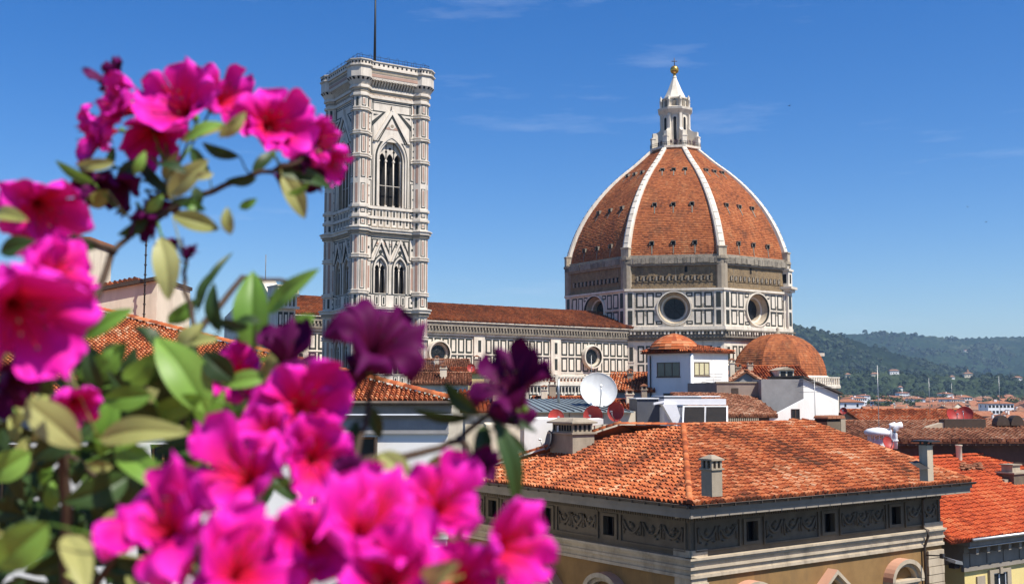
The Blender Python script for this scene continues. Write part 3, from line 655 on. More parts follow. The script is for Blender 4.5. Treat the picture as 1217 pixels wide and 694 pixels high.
for k in range(8):
    d = rot2(CS, 45*k+22.5); e = V((-d.y, d.x, 0)); rb = MB(); n = 40; vs = []
    for j in range(n+1):
        z = z_at(AL[-1]*j/n); r = dome_r(z); w = 1.0 - .38*j/n; h = .75
        rb.fr(Dc, e, d); vs += [(-w, r-.6, z), (-w, r+h*.55, z), (-w*.55, r+h, z), (w*.55, r+h, z), (w, r+h*.55, z), (w, r-.6, z)]
    rb.add(vs, [(j*6+i, j*6+i+1, j*6+i+7, j*6+i+6) for j in range(n) for i in range(5)], 0)
    for j in range(2, n, 2):
        z = z_at(AL[-1]*j/n); r = dome_r(z); w = 1.03 - .38*j/n; rb.box(-w*.56, w*.56, r+.5, r+.79, z, z+.10, 1)
    rb.box(-1.02, 1.02, 28.6, 30.75, zsp+.2, zsp+2.6, 2); rb.box(-1.12, 1.12, 28.6, 30.9, zsp+2.6, zsp+2.9, 2)
    rb.fr(); rb.build('rib', ['marble', 'marble_dark', 'stone_pale'], dome)
for k in (7, 0, 6):
    ou = oct_n[k]; ex = V((-ou.y, ou.x, 0))
    for fr_, xs in ((.085, (-5.2, 0, 5.2)), (.36, (-4.6, 0, 4.6)), (.70, (-2.9, 0, 2.9))):
        z = z_at(AL[-1]*fr_); r = dome_r(z)*math.cos(R(22.5)); z2 = z_at(AL[-1]*fr_+.9); r2 = dome_r(z2)*math.cos(R(22.5)); z3 = z_at(AL[-1]*max(0, fr_-.055)); r3 = dome_r(z3)*math.cos(R(22.5))
        for x in xs:
            w = MB().fr(Dc, ex, ou); w.add([(x-.42, r+.2, z), (x+.42, r+.2, z), (x+.42, r2+.2, z2), (x-.42, r2+.2, z2)], [(0,1,2,3)], 0)
            w.box(x-.55, x+.55, r-.5, r2+.75, z2, z2+.16, 1); w.box(x-.58, x-.42, r-.6, r+.4, z, z2, 1); w.box(x+.42, x+.58, r-.6, r+.4, z, z2, 1)
            w.add([(x-.12, r3+.16, z3), (x+.12, r3+.16, z3), (x+.16, r+.16, z), (x-.16, r+.16, z)], [(0,1,2,3)], 1)
            w.fr(); w.build('opening', ['void', 'marble_dark'], dome)
# round windows of the drum
def oculus(o, ex, ou, zc, ro, ri, dep, name='oculus'):
    w = MB().fr(o, ex, ou)
    w.ring(0, -dep, .45, zc, ro+.35, ro+.2, 0, 40); w.ring(0, .45, .45, zc, ro+.2, ro-.12, 0, 40); w.ring(0, .45, -.1, zc, ro-.12, ro-.25, 1, 40)
    w.ring(0, -.1, -dep*.55, zc, ro-.25, (ro*.45+ri*.55), 2, 40); w.ring(0, -dep*.55, -dep*.6, zc, (ro*.45+ri*.55), ri+.22, 0, 40); w.ring(0, -dep*.6, -dep, zc, ri+.22, ri, 2, 40); w.fr()
    oc = w.build(name, ['marble', 'marble_green', 'stone_pale'], cath)
    g = MB().fr(o, ex, ou); g.disc(0, -dep+.02, zc, ri, 0, 32)
    for a in range(4):
        x, z = ri*math.cos(R(45*a)), ri*math.sin(R(45*a)); g.tube([(-x, -dep+.06, zc-z), (x, -dep+.06, zc+z)], .05, n=4, m=1)
    g.ring(0, -dep+.05, -dep+.08, zc, ri*.55, ri*.51, 1); g.fr(); g.build('glass', ['glass', 'rail_black'], oc)
for k in (7, 0, 6):
    ou = oct_n[k]; oculus(Dc + ou*AP, V((-ou.y, ou.x, 0)), ou, (zwb+zwt)/2+.05, 4.0, 2.55, 2.6)
# small tabernacle on the right-hand shoulder
sh_ = MB(); d = rot2(CS, 22.5); q = Dc + d*(DR-1.0); sh_.fr(q, V((-d.y, d.x, 0)), d); zz0 = zd(336)
sh_.box(-2.0, 2.0, -.5, 1.9, zz0-1.3, zz0-.6, 0); sh_.box(-2.4, 2.4, -.5, 2.4, zz0-.6, zz0, 0); sh_.box(-1.5, 1.5, -.5, 1.4, zz0, zz0+4.0, 0); sh_.box(-1.8, 1.8, -.5, 1.7, zz0+4.0, zz0+4.5, 0); sh_.box(-1.2, 1.2, -.5, 1.2, zz0+4.5, zz0+5.3, 0)
for s in (-1, 1): sh_.box(s*1.5-.02, s*1.5+.02, -.1, .9, zz0+.9, zz0+3.2, 1)
sh_.box(-.55, .55, 1.4, 1.43, zz0+.9, zz0+3.2, 1); sh_.box(-1.6, 1.6, -.5, 1.2, zwb, zz0-1.3, 0)
for z in (zwb+1, zwb+5.2): sh_.box(-.9, .9, 1.2, 1.25, z, z+3.4, 2)
sh_.fr(); sh_.build('tabernacle', ['marble', 'void', 'marble_green'], cath)
# lantern
lz = PROF[-1][0]; la = MB(); LC = P(802.5, 150, 291); LC.z = 0
def zl(v): return Z(v, 291, 803)
def olathe(m_, prof, m=0, rot=35+22.5): m_.lathe(prof, 8, m, (LC.x, LC.y, 0), rot, smooth=False)
olathe(la, [(6.2, lz-.6), (7.3, lz-.2), (7.3, lz+.35), (6.6, lz+.35), (3.7, lz+.35)])
olathe(la, [(3.75, lz), (3.75, zl(137))]); olathe(la, [(4.0, zl(139.5)), (4.15, zl(138)), (4.9, zl(134)), (5.0, zl(131.5)), (4.2, zl(130.5)), (4.0, zl(130))], 0)
olathe(la, [(3.5, zl(130.5)), (3.5, zl(121)), (3.9, zl(120.5)), (3.9, zl(119)), (3.3, zl(118.5))])
for k in range(8):
    ou = rot2(CS, 45*k); ex = V((-ou.y, ou.x, 0)); la.fr(LC + ou*3.5, ex, ou)
    la.box(-.62, .62, -.1, .12, lz+.6, zl(139), 0); 
    la.prism([(-.5, zl(129)), (-.5, zl(123)), (0, zl(121)), (.5, zl(123)), (.5, zl(129))], -.6, -.1, 1)
    d = rot2(CS, 45*k+22.5); la.fr(LC, V((-d.y, d.x, 0)), d)
    # buttress with scroll
    zb0, zb1 = lz+.3, zl(150)
    n = 8; pts = [(3.3, zb0), (6.5, zb0), (6.5, zl(161))] + [(6.5-2.7*math.sin(R(90*i/n)), zl(161)+(zb1-zl(161))*(1-math.cos(R(90*i/n)))) for i in range(1, n+1)] + [(3.3, zb1)]
    m2 = [(y, z) for y, z in pts]; nn = len(m2)
    la.add([(-.45, y, z) for y, z in m2] + [(.45, y, z) for y, z in m2], [list(range(nn)), list(range(2*nn-1, nn-1, -1))] + [(i, (i+1) % nn, nn+(i+1) % nn, nn+i) for i in range(nn)], 0)
    la.box(-.65, .65, 6.0, 6.9, zb0, zb0+2.6, 0); la.box(-.75, .75, 5.8, 7.0, zb0+2.6, zb0+2.9, 0); la.box(-.28, .28, 4.6, 5.6, zb0+.4, zb0+2.2, 1)
    la.fr(LC + d*4.0 , V((-d.y, d.x, 0)), d)
    la.box(-.35, .35, -.6, .25, lz, zl(139), 0); la.lathe([(.38, zl(131)), (.38, zl(123)), (.5, zl(122.5)), (.25, zl(121.5)), (.42, zl(119.5)), (.1, zl(117.5)), (0, zl(115.5))], 8)
    q = LC + d*7.0
la.fr(); lantern = la.build('lantern', ['marble', 'marble_dark'], cath)
for k in (7, 0, 6, 1, 5):
    ou = rot2(CS, 45*k); ex = V((-ou.y, ou.x, 0)); w = MB().fr(LC + ou*3.5, ex, ou); hgt = zl(142) - (lz+1.2)
    w.prism([(-.42, lz+1.2), (-.42, lz+1.2+hgt-.6)] + [(x*.42, lz+1.2+hgt-.6+z*.5) for x, z in round_pts(1, 8)[1:-1]] + [(.42, lz+1.2+hgt-.6), (.42, lz+1.2)], .05, .14, 0); w.fr(); w.build('window', 'void', lantern)
cone = MB(); olathe(cone, [(3.15, zl(118.5)), (2.05, zl(109)), (.55, zl(93.5)), (.62, zl(92.5)), (.3, zl(90))]); cone.build('cone', 'marble', lantern)
ob = MB(); bz = zl(83.5); ob.lathe([(1.18*math.sin(R(a)), bz-1.18*math.cos(R(a))) for a in range(0, 181, 15)], 20, 0, (LC.x, LC.y, 0)); ob.lathe([(.3, zl(91)), (.45, zl(90)), (.35, zl(88.5))], 12, 0, (LC.x, LC.y, 0)); ob.build('orb', 'gold', lantern)
cr_ = MB(); cr_.tube([LC+UP*(bz+1), LC+UP*(bz+3.3)], .11, n=5); cr_.tube([LC+AX*-.75+UP*(bz+2.4), LC+AX*.75+UP*(bz+2.4)], .11, n=5); cr_.build('cross', 'copper', lantern)
rr = MB()
for k in range(8):
    ou = rot2(CS, 45*k); ex = V((-ou.y, ou.x, 0)); rr.fr(LC + ou*6.7, ex, ou)
    for z in (.5, 1.0): rr.tube([(-2.75, 0, lz+.35+z), (2.75, 0, lz+.35+z)], .045, n=4)
    for i in range(12): rr.tube([(-2.75+i*.5, 0, lz+.35), (-2.75+i*.5, 0, lz+1.35)], .03, n=4)
rr.fr(); rr.build('railing', 'rail_black', lantern)

# nave: clerestory wall, roof, aisle, balustrade
t0, t1 = 25.0, 116.0
def nv(t, s, z=0): return Dc + CW*t + CS*s + UP*z
zev = Z(391.5, 265, 735); nw = MB(); nw.fr(nv(0, 12.0), CW, CS)
zcl = zev - 11.4          # foot of the clerestory
nw.box(t0, t1, -1.2, 0, 0, zev-2.2, 0)
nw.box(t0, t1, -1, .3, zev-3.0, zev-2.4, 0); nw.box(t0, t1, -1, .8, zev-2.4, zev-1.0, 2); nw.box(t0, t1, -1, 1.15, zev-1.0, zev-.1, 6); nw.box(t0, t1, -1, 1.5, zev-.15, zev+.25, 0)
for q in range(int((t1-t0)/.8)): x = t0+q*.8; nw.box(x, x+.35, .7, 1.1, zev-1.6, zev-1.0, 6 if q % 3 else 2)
nw.box(t0, t1, -.5, .25, zcl-.1, zcl+.5, 0); nw.box(t0, t1, -.5, .5, zcl-.6, zcl-.1, 0)
ocs = [on_line(u, v, nv(0, 12.0), nv(60, 12.0)) for u, v in ((702, 425), (615, 419), (520, 418))]
bay = (ocs[2]-ocs[0])/2; ocs = [ocs[0]+bay*i for i in range(4)]
zr1, zr0 = zev-3.5, zcl+1.0; zmid = (zr1+zr0)/2
for i, oc in enumerate(ocs):
    b0, b1 = oc-bay/2, oc+bay/2
    if i == 0: b0 = t0
    nw.box(b1-1.4, b1+1.4, -.2, .35, zcl, zev-2.4, 0)
    for zA, zB in ((zmid+.25, zr1), (zr0, zmid-.25)): nw.panel(b1-.7, b1+.7, zA, zB, .3, 0, 1, .33)
    lo, hi = b0 + (1.6 if i else .3), b1-1.6
    n = max(5, round((hi-lo)/2.05)); w = (hi-lo)/n
    for q in range(n):
        x0, x1 = lo+q*w+.25, lo+(q+1)*w-.25
        for zA, zB in ((zmid+.25, zr1), (zr0, zmid-.25)): nw.panel(x0-.06, x1+.06, zA, zB, .38, 1, 0)
for x in [t1-2]: nw.box(x-1.5, x+1.5, -.2, .35, zcl, zev-2.4, 0)
nw.box(t0, t1, -.1, .12, zmid-.12, zmid+.12, 0)
for z0, z1 in ((zr1+.28, zr1+.42), (zr0-.55, zr0-.38), (zcl-1.2, zcl-.9)): nw.box(t0, t1, -.1, .09, z0, z1, 1)
nw.fr(); nw.build('nave_wall', MC, cath)
for oc in ocs: oculus(nv(oc, 12.78), CW, CS, zmid+.1, 2.55, 1.75, .6)
nr = MB(); rise = 4.7
for s in (1, -1):
    a, b = nv(t0-2, 13.6*s, zev+.25), nv(t1, 13.6*s, zev+.25); es = (nv(t0, 0, zev+.25+rise) - nv(t0, 13.6*s, zev+.25)).normalized(); L = math.hypot(13.6, rise)
    if s > 0: tiles(nr, a, CW, es, [(0, 0), (t1-t0+2, 0), (t1-t0+2, L), (0, L)], .62, .85, 0, 0, 3, seed=2, tscale=.12)
    else: nr.poly([a, b, b + es*L, a + es*L], 0, .5)
nr.build('nave_roof', ['dome_tile'], cath)
ai = MB(); zai = Z(447, 250, 690); ai.fr(nv(0, 21.5), CW, CS); ai.box(t0+6, t1, -8.5, 0, 0, zai-2.2, 0); ai.box(t0+6, t1, -.5, .5, zai-2.2, zai-1.6, 0)
for q in range(16):
    x = t0+7+q*3.3
    for z0, z1 in ((zai-8, zai-4), (zai-13, zai-8.6)): ai.panel(x+.3, x+2.7, z0, z1, .35, 1, 0)
n = int((t1-t0-8)/.95)
for q in range(n):
    x = t0+6.5+q*.95; ai.prism([(x-.35, zai-3.6), (x-.35, zai-2.9)] + [(x+a*.35, zai-2.9+b*.35) for a, b in round_pts(1, 6)[1:-1]] + [(x+.35, zai-2.9), (x+.35, zai-3.6)], -.1, .04, 3); ai.box(x+.38, x+.57, 0, .35, zai-3.7, zai-2.2, 0)
ai.fr(nv(0, 21.5, zai-2.0), CW, CS); ai.poly([(t0, -9.5, 1.0), (t1, -9.5, 1.0), (t1, -1, .2), (t0, -1, .2)], 7); ai.fr(); ai.build('aisle', MC + ['tile_brown'], cath)
bl = MB().fr(nv(0, 21.6), CW, CS); bl.box(t0+6, t1, -.25, .25, zai-.35, zai, 0); bl.box(t0+6, t1, -.25, .3, zai-1.6, zai-1.3, 0)
for q in range(n): x = t0+6.5+q*.95; bl.box(x-.16, x+.16, -.12, .12, zai-1.3, zai-.35, 0); bl.box(x-.3, x+.3, -.1, .1, zai-.6, zai-.35, 0)
for q in range(0, n, 9): x = t0+6.5+q*.95; bl.box(x-.4, x+.4, -.3, .35, zai-1.6, zai+.25, 0)
bl.fr(); bl.build('balustrade', MC, cath)
# facade: back of the gable and the corner pier with its corbelled head
fa = MB().fr(nv(t1, 0), CW, CS); zf = Z(343, 214, 340)
fa.box(0, 3, 3, 12.5, 0, zf-6, 0); fa.prism([(0, 0), (0, 1)], 0, 0) if False else None
fa.add([(0, 3, zf-6.1), (0, 12.5, zf-6.1), (0, 10, zf-1.5), (0, 5.5, zf+2.2), (0, 3, zf+.2), (3, 3, zf-6.1), (3, 12.5, zf-6.1), (3, 10, zf-1.5), (3, 5.5, zf+2.2), (3, 3, zf+.2)],
       [(0,1,2,3,4), (9,8,7,6,5), (0,1,6,5), (1,2,7,6), (2,3,8,7), (3,4,9,8), (4,0,5,9)], 0)
fa.add([(0, -14.5, 0), (0, 3, 0), (0, 3, zf+.1), (0, -1, zf+.1), (0, -14.5, zev+.9), (3, -14.5, 0), (3, 3, 0), (3, 3, zf+.1), (3, -1, zf+.1), (3, -14.5, zev+.9)], [(0,1,2,3,4), (9,8,7,6,5), (2,3,8,7), (3,4,9,8), (4,0,5,9)], 0)
fa.box(-.3, 3.3, 11.0, 15.0, 0, zf-9, 0); fa.box(-.5, 3.5, 10.8, 15.2, zf-9, zf-8.4, 0); fa.box(-.3, 3.3, 11, 15, zf-8.4, zf-4.2, 0); fa.box(-.8, 3.8, 10.4, 15.8, zf-4.2, zf-3.7, 0)
for q in range(5):
    fa.box(-.6, -.1+.0, 11.0+q*.9, 11.35+q*.9, zf-3.7, zf-1.8, 0); fa.box(-.3+q*.8, .05+q*.8, 15, 15.6, zf-3.7, zf-1.8, 0)
fa.box(-.1, 3.1, 11.2, 14.9, zf-3.7, zf-1.8, 2); fa.box(-.8, 3.8, 10.5, 15.7, zf-1.8, zf-1.3, 0); fa.box(-.7, 3.7, 10.6, 15.6, zf-1.3, zf+.1, 0); fa.box(-.85, 3.85, 10.4, 15.8, zf+.1, zf+.4, 0)
for q in range(3): fa.box(.1+q*1.15, .95+q*1.15, 15.0, 15.06, zf-7.8, zf-4.8, 1); fa.box(.3+q*1.15, .75+q*1.15, 15.0, 15.09, zf-7.3, zf-5.3, 0)
for q in range(4): fa.box(-.3+q*.95, .3+q*.95, 15.6, 15.64, zf-1.0, zf-.2, 1)
for q in range(3): fa.box(-.36, -.3, 11.4+q*1.2, 12.2+q*1.2, zf-7.8, zf-4.8, 1)
fa.tube([(1.5, 4, zf+1), (1.5, 4, zf+7.5)], .08, n=5, m=2); fa.fr(); fa.build('facade', MC, cath)
# tribune: octagonal half-dome on the south side
TCn = Dc + CS*34.5; tr = MB(); TRR = 11.6; zt0, zt1 = Z(447, 258, 920), Z(396.5, 262, 920)
for k in range(8):
    ou = oct_n[k]; ex = V((-ou.y, ou.x, 0)); n = 26
    for j in range(n):
        q0, q1 = j/n, (j+1)/n
        def pr(q): return TRR*math.cos(R(88*q))**.92, zt0 + (zt1-zt0)*math.sin(R(88*q))**1.05
        (ra, za), (rb_, zb) = pr(q0), pr(q1); nc = max(3, int(2*ra*.383/.5))
        for i in range(nc):
            f0, f1 = -1+2*i/nc, -1+2*(i+1)/nc; tr.fr(TCn, ex, ou); lf = random.uniform(.03, .1); s = math.sin(R(22.5)); c = math.cos(R(22.5))
            tt = max(.03, min(.97, .5 + .4*mnoise.noise(V((k*5+f0*2, j*.2, 8))) + random.uniform(-.25, .25)))
            tr.add([(f0*ra*s, ra*c+lf, za), (f1*ra*s, ra*c+lf, za), (f1*rb_*s, rb_*c, zb), (f0*rb_*s, rb_*c, zb)], [(0,1,2,3)], 0, tt)
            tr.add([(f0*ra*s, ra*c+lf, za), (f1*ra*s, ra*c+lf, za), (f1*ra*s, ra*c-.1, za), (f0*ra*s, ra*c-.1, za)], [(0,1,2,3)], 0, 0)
tr.fr(); tr.lathe([(.9, zt1-.3), (.5, zt1+.4), (.25, zt1+.7), (.4, zt1+1.2), (0, zt1+1.6)], 10, 1, (TCn.x, TCn.y, 0))
tr.lathe([(TRR+2.2, 0), (TRR+2.2, zt0-3.2), (TRR+3.2, zt0-2.8), (TRR+3.2, zt0-2.2), (TRR-1, zt0-.8), (TRR-1, zt0+.1)], 8, 2, (TCn.x, TCn.y, 0), 35+22.5, smooth=False)
tr.lathe([(TRR+.5, zt0-1.2), (TRR+.5, zt0-.1), (TRR+.1, zt0+.1)], 8, 2, (TCn.x, TCn.y, 0), 57.5, smooth=False)
for k in range(8):
    ou = oct_n[k]; ex = V((-ou.y, ou.x, 0)); tr.fr(TCn + ou*((TRR+2.9)*math.cos(R(22.5))), ex, ou); hw = (TRR+2.9)*math.sin(R(22.5))
    tr.box(-hw, hw, -.2, .2, zt0-.5, zt0-.25, 2)
    for i in range(14): x = -hw+(i+.5)*2*hw/14; tr.box(x-.13, x+.13, -.12, .12, zt0-2.2, zt0-.5, 2)
    for i in range(8): x = -hw+(i+.5)*2*hw/8; tr.panel(x-.5, x+.5, zt0-9, zt0-4.5, .2, 3, 2)
tr.fr(); tr.build('tribune', ['dome_tile', 'stone', 'marble', 'marble_green'], cath)
# far shoulder of the tribune with its cornice
q = P(968, 440, 268); sb = MB(); sb.fr(V((q.x, q.y, 0)), AX, AY); zc = Z(421, 268, 968)
sb.box(-.9, 1.0, -1.2, 4, 0, zc-.5, 0); sb.box(-2.2, 2.0, -2.0, 5, zc-.5, zc+.25, 0); sb.box(-.3, .3, -1.24, -1.2, zc-4, zc-1.3, 1)
for i in range(2): sb.lathe([(.35, zc-5.2), (.28, zc-1)], 8, 0, (-.75+i*1.6, -1.4, 0))
sb.fr(); sb.build('buttress', ['marble', 'void'], cath)
# ------------------------------------------------------------------ palazzo in the foreground
ZE = CAMZ - 5.0
K0, KR, KL = hit(820, 600, ZE), hit(1155, 572, ZE), hit(540, 568, ZE)
r_ = (KR - K0).normalized(); l_ = (KL - K0).normalized(); LR, LL = (KR-K0).length, (KL-K0).length
nR = V((r_.y, -r_.x, 0)); nL = V((-l_.y, l_.x, 0))          # outward normals of the right and left fronts
pal = thing('palazzo', 'large ochre palazzo with tiled hip roof and deep stone frieze under its eaves', 'house', V((K0.x, K0.y, 0)))
ZR = ZE + 3.27
ZR -= .15; H0 = hit(812, 506, ZR); HR = hit(958, 502, ZR); HL = hit(738, 505, ZR)
rf = MB()
def plane(o, a, pt):
    ex = (a - o).normalized(); d = pt - o; es = (d - ex*d.dot(ex)).normalized(); return ex, es
def st(o, ex, es, p): d = p - o; return (d.dot(ex), d.dot(es))
ex, es = plane(K0, KR, H0)
tiles(rf, K0, ex, es, [st(K0, ex, es, p) for p in (K0, KR, HR, H0)], .245, .41, 0, 0, 5, 1.2, 0, .30, 1)
ex2, es2 = plane(K0, KL, H0)
tiles(rf, K0, ex2, es2, [st(K0, ex2, es2, p) for p in (K0, KL, HL, H0)], .245, .41, 0, 0, 5, 1.2, 0, .30, 4)
# slopes turned away from the street
bR = HR + (HR - KR)*.9; bR.z = ZE; bL = HL + (HL - KL)*0 + nL*-9.0; bL.z = ZE; bi = H0 + (H0 - K0)*.9; bi.z = ZE
rf.fr(); rf.poly([HR, H0, bi, bR], 0, .4); rf.poly([H0, HL, bL, bi], 0, .4); rf.poly([HL, KL, bL], 0, .4); rf.poly([HR, KR, bR], 0, .4)
ridge_tiles(rf, K0 + UP*.06, H0 + UP*.08, .16); ridge_tiles(rf, H0 + UP*.06, HR + UP*.06, .15); ridge_tiles(rf, H0 + UP*.06, HL + UP*.06, .15); ridge_tiles(rf, KL + UP*.1, HL + UP*.1, .2); ridge_tiles(rf, KR + UP*.08, HR + UP*.1, .16)
roof = rf.build('roof', ['tile'], pal)
OV = 1.45
def inset(p, kr, kl): return p + r_*kr + l_*kl
W0 = inset(K0, OV, OV); WR0 = K0 + r_*(LR-.9) + l_*OV; WL0 = K0 + l_*(LL+1) + r_*OV
WR0.z = WL0.z = W0.z = 0
wm = ['ochre', 'stone_grey', 'stone_pale', 'void', 'soffit', 'stone']
lenR = (WR0-W0).length; lenL = (WL0-W0).length
ZF1 = ZE - .75; ZF0 = ZE - 2.6; ZM = ZE - 3.55     # frieze top / bottom, foot of the mouldings
fR = dict(o=V((W0.x, W0.y, 0)), ex=r_, ey=nR); fL = dict(o=V((W0.x, W0.y, 0)), ex=l_, ey=nL)
wl_ = MB()
def pierced(mb, x0, x1, z0, z1, holes, m, depth=.35, dark=3):
    """wall strip with rectangular recesses (xa, xb, za, zb)"""
    x = x0
    for xa, xb, za, zb in sorted(holes):
        mb.poly([(x,0,z0),(xa,0,z0),(xa,0,z1),(x,0,z1)], m); mb.poly([(xa,0,z0),(xb,0,z0),(xb,0,za),(xa,0,za)], m); mb.poly([(xa,0,zb),(xb,0,zb),(xb,0,z1),(xa,0,z1)], m)
        q = [(xa,za),(xb,za),(xb,zb),(xa,zb)]
        for (a, b), (c, d) in zip(q, q[1:]+q[:1]): mb.poly([(a,0,b),(c,0,d),(c,-depth,d),(a,-depth,b)], m)
        mb.poly([(a,-depth,b) for a, b in q], dark); x = xb
    mb.poly([(x,0,z0),(x1,0,z0),(x1,0,z1),(x,0,z1)], m)
def scol(u, v, f): return on_line(u, v, f['o'], f['o'] + f['ex']*10)
zwn0, zwn1 = ZF0 + .46, ZF0 + 1.40
winR = [scol(u, v, fR) for u, v in ((893, 645), (985, 634), (1064, 625))]
winL = [scol(u, v, fL) for u, v in ((725, 640), (651, 630))]; winL += [winL[1] + (winL[1]-winL[0])*q for q in (1, 2)]
pedR = [scol(u, v, fR) for u, v in ((888, 680), (984, 675), (1068, 668))]
for f, ln, wins, peds in ((fR, lenR, winR, pedR), (fL, lenL, winL, [w+.1 for w in winL])):
    wl_.fr(**f)
    pierced(wl_, 0, ln, ZF0, ZE-.3, [(w-.42, w+.42, zwn0, zwn1) for w in wins], 1)
    pierced(wl_, 0, ln, 0, ZF0, [(w-.6, w+.6, ZE-7.9, ZE-5.75) for w in peds] + [], 0)
    # mouldings below the frieze
    for z0, z1, pr, m in ((ZF0-.10, ZF0, .34, 2), (ZF0-.22, ZF0-.10, .24, 2), (ZF0-.42, ZF0-.22, .12, 2), (ZF0-.55, ZF0-.42, .2, 2), (ZF0-.80, ZF0-.55, .08, 2), (ZF0-.95, ZF0-.80, .16, 2)):
        wl_.box(-pr, ln+.05, -.1, pr, z0, z1, m)
    wl_.box(-.1, ln, -.1, .1, ZE-.95, ZE-.7, 1); wl_.box(-.1, ln, -.1, .07, ZE-1.02, ZE-.95, 1); wl_.box(-.1, ln, -.1, .16, ZE-.7, ZE-.3, 1)
    n = int(ln/.17)
    for q in range(n): wl_.box(q*.17, q*.17+.09, .07, .15, ZE-.95, ZE-.78, 1)
    for w in wins:   # stone frames
        for a, b, c, d in ((w-.6, w-.42, zwn0-.15, zwn1+.15), (w+.42, w+.6, zwn0-.15, zwn1+.15), (w-.42, w+.42, zwn1, zwn1+.15), (w-.42, w+.42, zwn0-.15, zwn0)): wl_.box(a, b, -.1, .09, c, d, 1)
    # carved garland panels between the windows
    ed = [0.0] + sorted(wins) + [ln]; spans = []
    for a, b in zip(ed, ed[1:]):
        a2 = a + (.75 if a else .15); b2 = b - (.75 if b < ln else .15)
        if b2-a2 > 3.2: m_ = (a2+b2)/2; spans += [(a2, b2)]
        elif b2-a2 > 1: spans += [(a2, (a2+b2)/2), ((a2+b2)/2, b2)] if a == 0 else [(a2, b2)]
    for a, b in spans:
        a += .08; b -= .08
        for x0, x1, z0, z1 in ((a, b, zwn1+.16, zwn1+.24), (a, b, zwn0-.24, zwn0-.16), (a, a+.08, zwn0-.16, zwn1+.16), (b-.08, b, zwn0-.16, zwn1+.16)): wl_.box(x0, x1, -.1, .1, z0, z1, 1)
        k = max(1, round((b-a)/1.3)); w = (b-a-.3)/k
        for q in range(k):
            c = a+.15+w*(q+.5)
            wl_.tube([(c + w*.44*t, .04, zwn1 - .08 - .55*(1-t*t)) for t in [-1+.2*i for i in range(11)]], .07, n=6, m=1)
            for t in range(9): wl_.lathe([(.085, -.02), (.085, .03), (.03, .07)], 6, 1, (c + random.uniform(-.42, .42)*w, .04, zwn0 + random.uniform(.05, .85)))
            wl_.tube([(c-w*.45, .05, zwn1-.1), (c-w*.43, .06, zwn0+.2)], .05, .03, 5, 1); wl_.tube([(c+w*.45, .05, zwn1-.1), (c+w*.43, .06, zwn0+.2)], .05, .03, 5, 1)
            wl_.lathe([(.0, -.16), (.16, -.05), (.16, .06), (0, .2)], 8, 1, (c, .0, zwn1-.32))
    # corner pilaster
    wl_.box(-.02, 1.0, -.1, .06, 0, ZM, 2); wl_.box(-.03, 1.02, -.1, .1, ZF0, ZF0+.32, 2)
for z in range(0, 17):
    z0 = ZM - .25 - z*.45; 
    if z0 > ZE-9: wl_.fr(**fR); wl_.box(lenR-1.45, lenR+.02, -.1, .12 if z % 2 else .14, z0-.41, z0, 2); wl_.box(-.06, 1.05-.3*(z % 2), -.1, .12, z0-.41, z0, 2)
wl_.fr(**fR); wl_.box(lenR-1.7, lenR+.03, -.1, .12, ZF0, ZF0+.34, 2)
wl_.fr(); wl_.build('wall', wm, pal)
# back walls so the house is closed
bw = MB(); pts = [W0, WR0, WR0 - nR*13, W0 - nR*13 - nL*4, WL0 - nL*12, WL0]
bw.poly([(WR0.x,WR0.y,0),((WR0-nR*13).x,(WR0-nR*13).y,0),((WR0-nR*13).x,(WR0-nR*13).y,ZE-.4),(WR0.x,WR0.y,ZE-.4)], 0)
bw.build('side_wall', ['ochre'], pal); bw = MB(); bw.poly([(WL0.x,WL0.y,0),((WL0-nL*12).x,(WL0-nL*12).y,0),((WL0-nL*12).x,(WL0-nL*12).y,ZE-.4),(WL0.x,WL0.y,ZE-.4)], 0); bw.build('side_wall', ['ochre'], pal)
# eaves: soffit board, fascia, modillions, gutter
ev = MB(); KRx, KLx = K0 + r_*(LR+.1), K0 + l_*(LL+1)
for f, ln, far in ((dict(o=K0, ex=r_, ey=nR), LR+.1, 0), (dict(o=K0, ex=l_, ey=nL), LL+1, 1)):
    ev.fr(**f); ev.add([(.05,-.05,-.36),(ln,-.05,-.36),(ln,-1.6,-.36),(1.5,-1.6,-.36),(.05,-.05,-.14),(ln,-.05,-.14),(ln,-1.6,-.14),(1.5,-1.6,-.14)], [(0,3,2,1),(4,5,6,7),(0,1,5,4),(1,2,6,5)], 0)
    ev.box(.08, ln-.1, -.28, -.12, -.62, -.36, 0)
    n = int(ln/.62)
    for q in range(1, n): ev.add([(q*.62-.1,-1.5,-.38),(q*.62+.1,-1.5,-.38),(q*.62+.1,-.42,-.38),(q*.62-.1,-.42,-.38),(q*.62-.1,-1.5,-.75),(q*.62+.1,-1.5,-.75),(q*.62+.1,-.55,-.52),(q*.62-.1,-.55,-.52)], [(0,1,2,3),(4,7,6,5),(0,4,5,1),(2,6,7,3),(0,3,7,4),(1,5,6,2)], 1)
ev.fr(); ev.build('eaves', ['soffit', 'stone_pale'], pal)
gt = MB(); g = [(-.04,0),(0,-.09),(.08,-.13),(.16,-.09),(.19,0)]
for o, ex, ey, ln in ((K0, r_, nR, LR+.15), (K0, l_, nL, LL+1)):
    gt.fr(o + UP*-.02, ex, ey); n = len(g)
    gt.add([(0, y, z) for y, z in g] + [(ln, y, z) for y, z in g], [(i, i+1, n+i+1, n+i) for i in range(n-1)], 0)
    gt.tube([(0, .19, 0), (ln, .19, 0)], .022, n=5)
    for q in range(int(ln/.9)): gt.box(q*.9, q*.9+.05, -.05, .2, -.15, .01, 0)
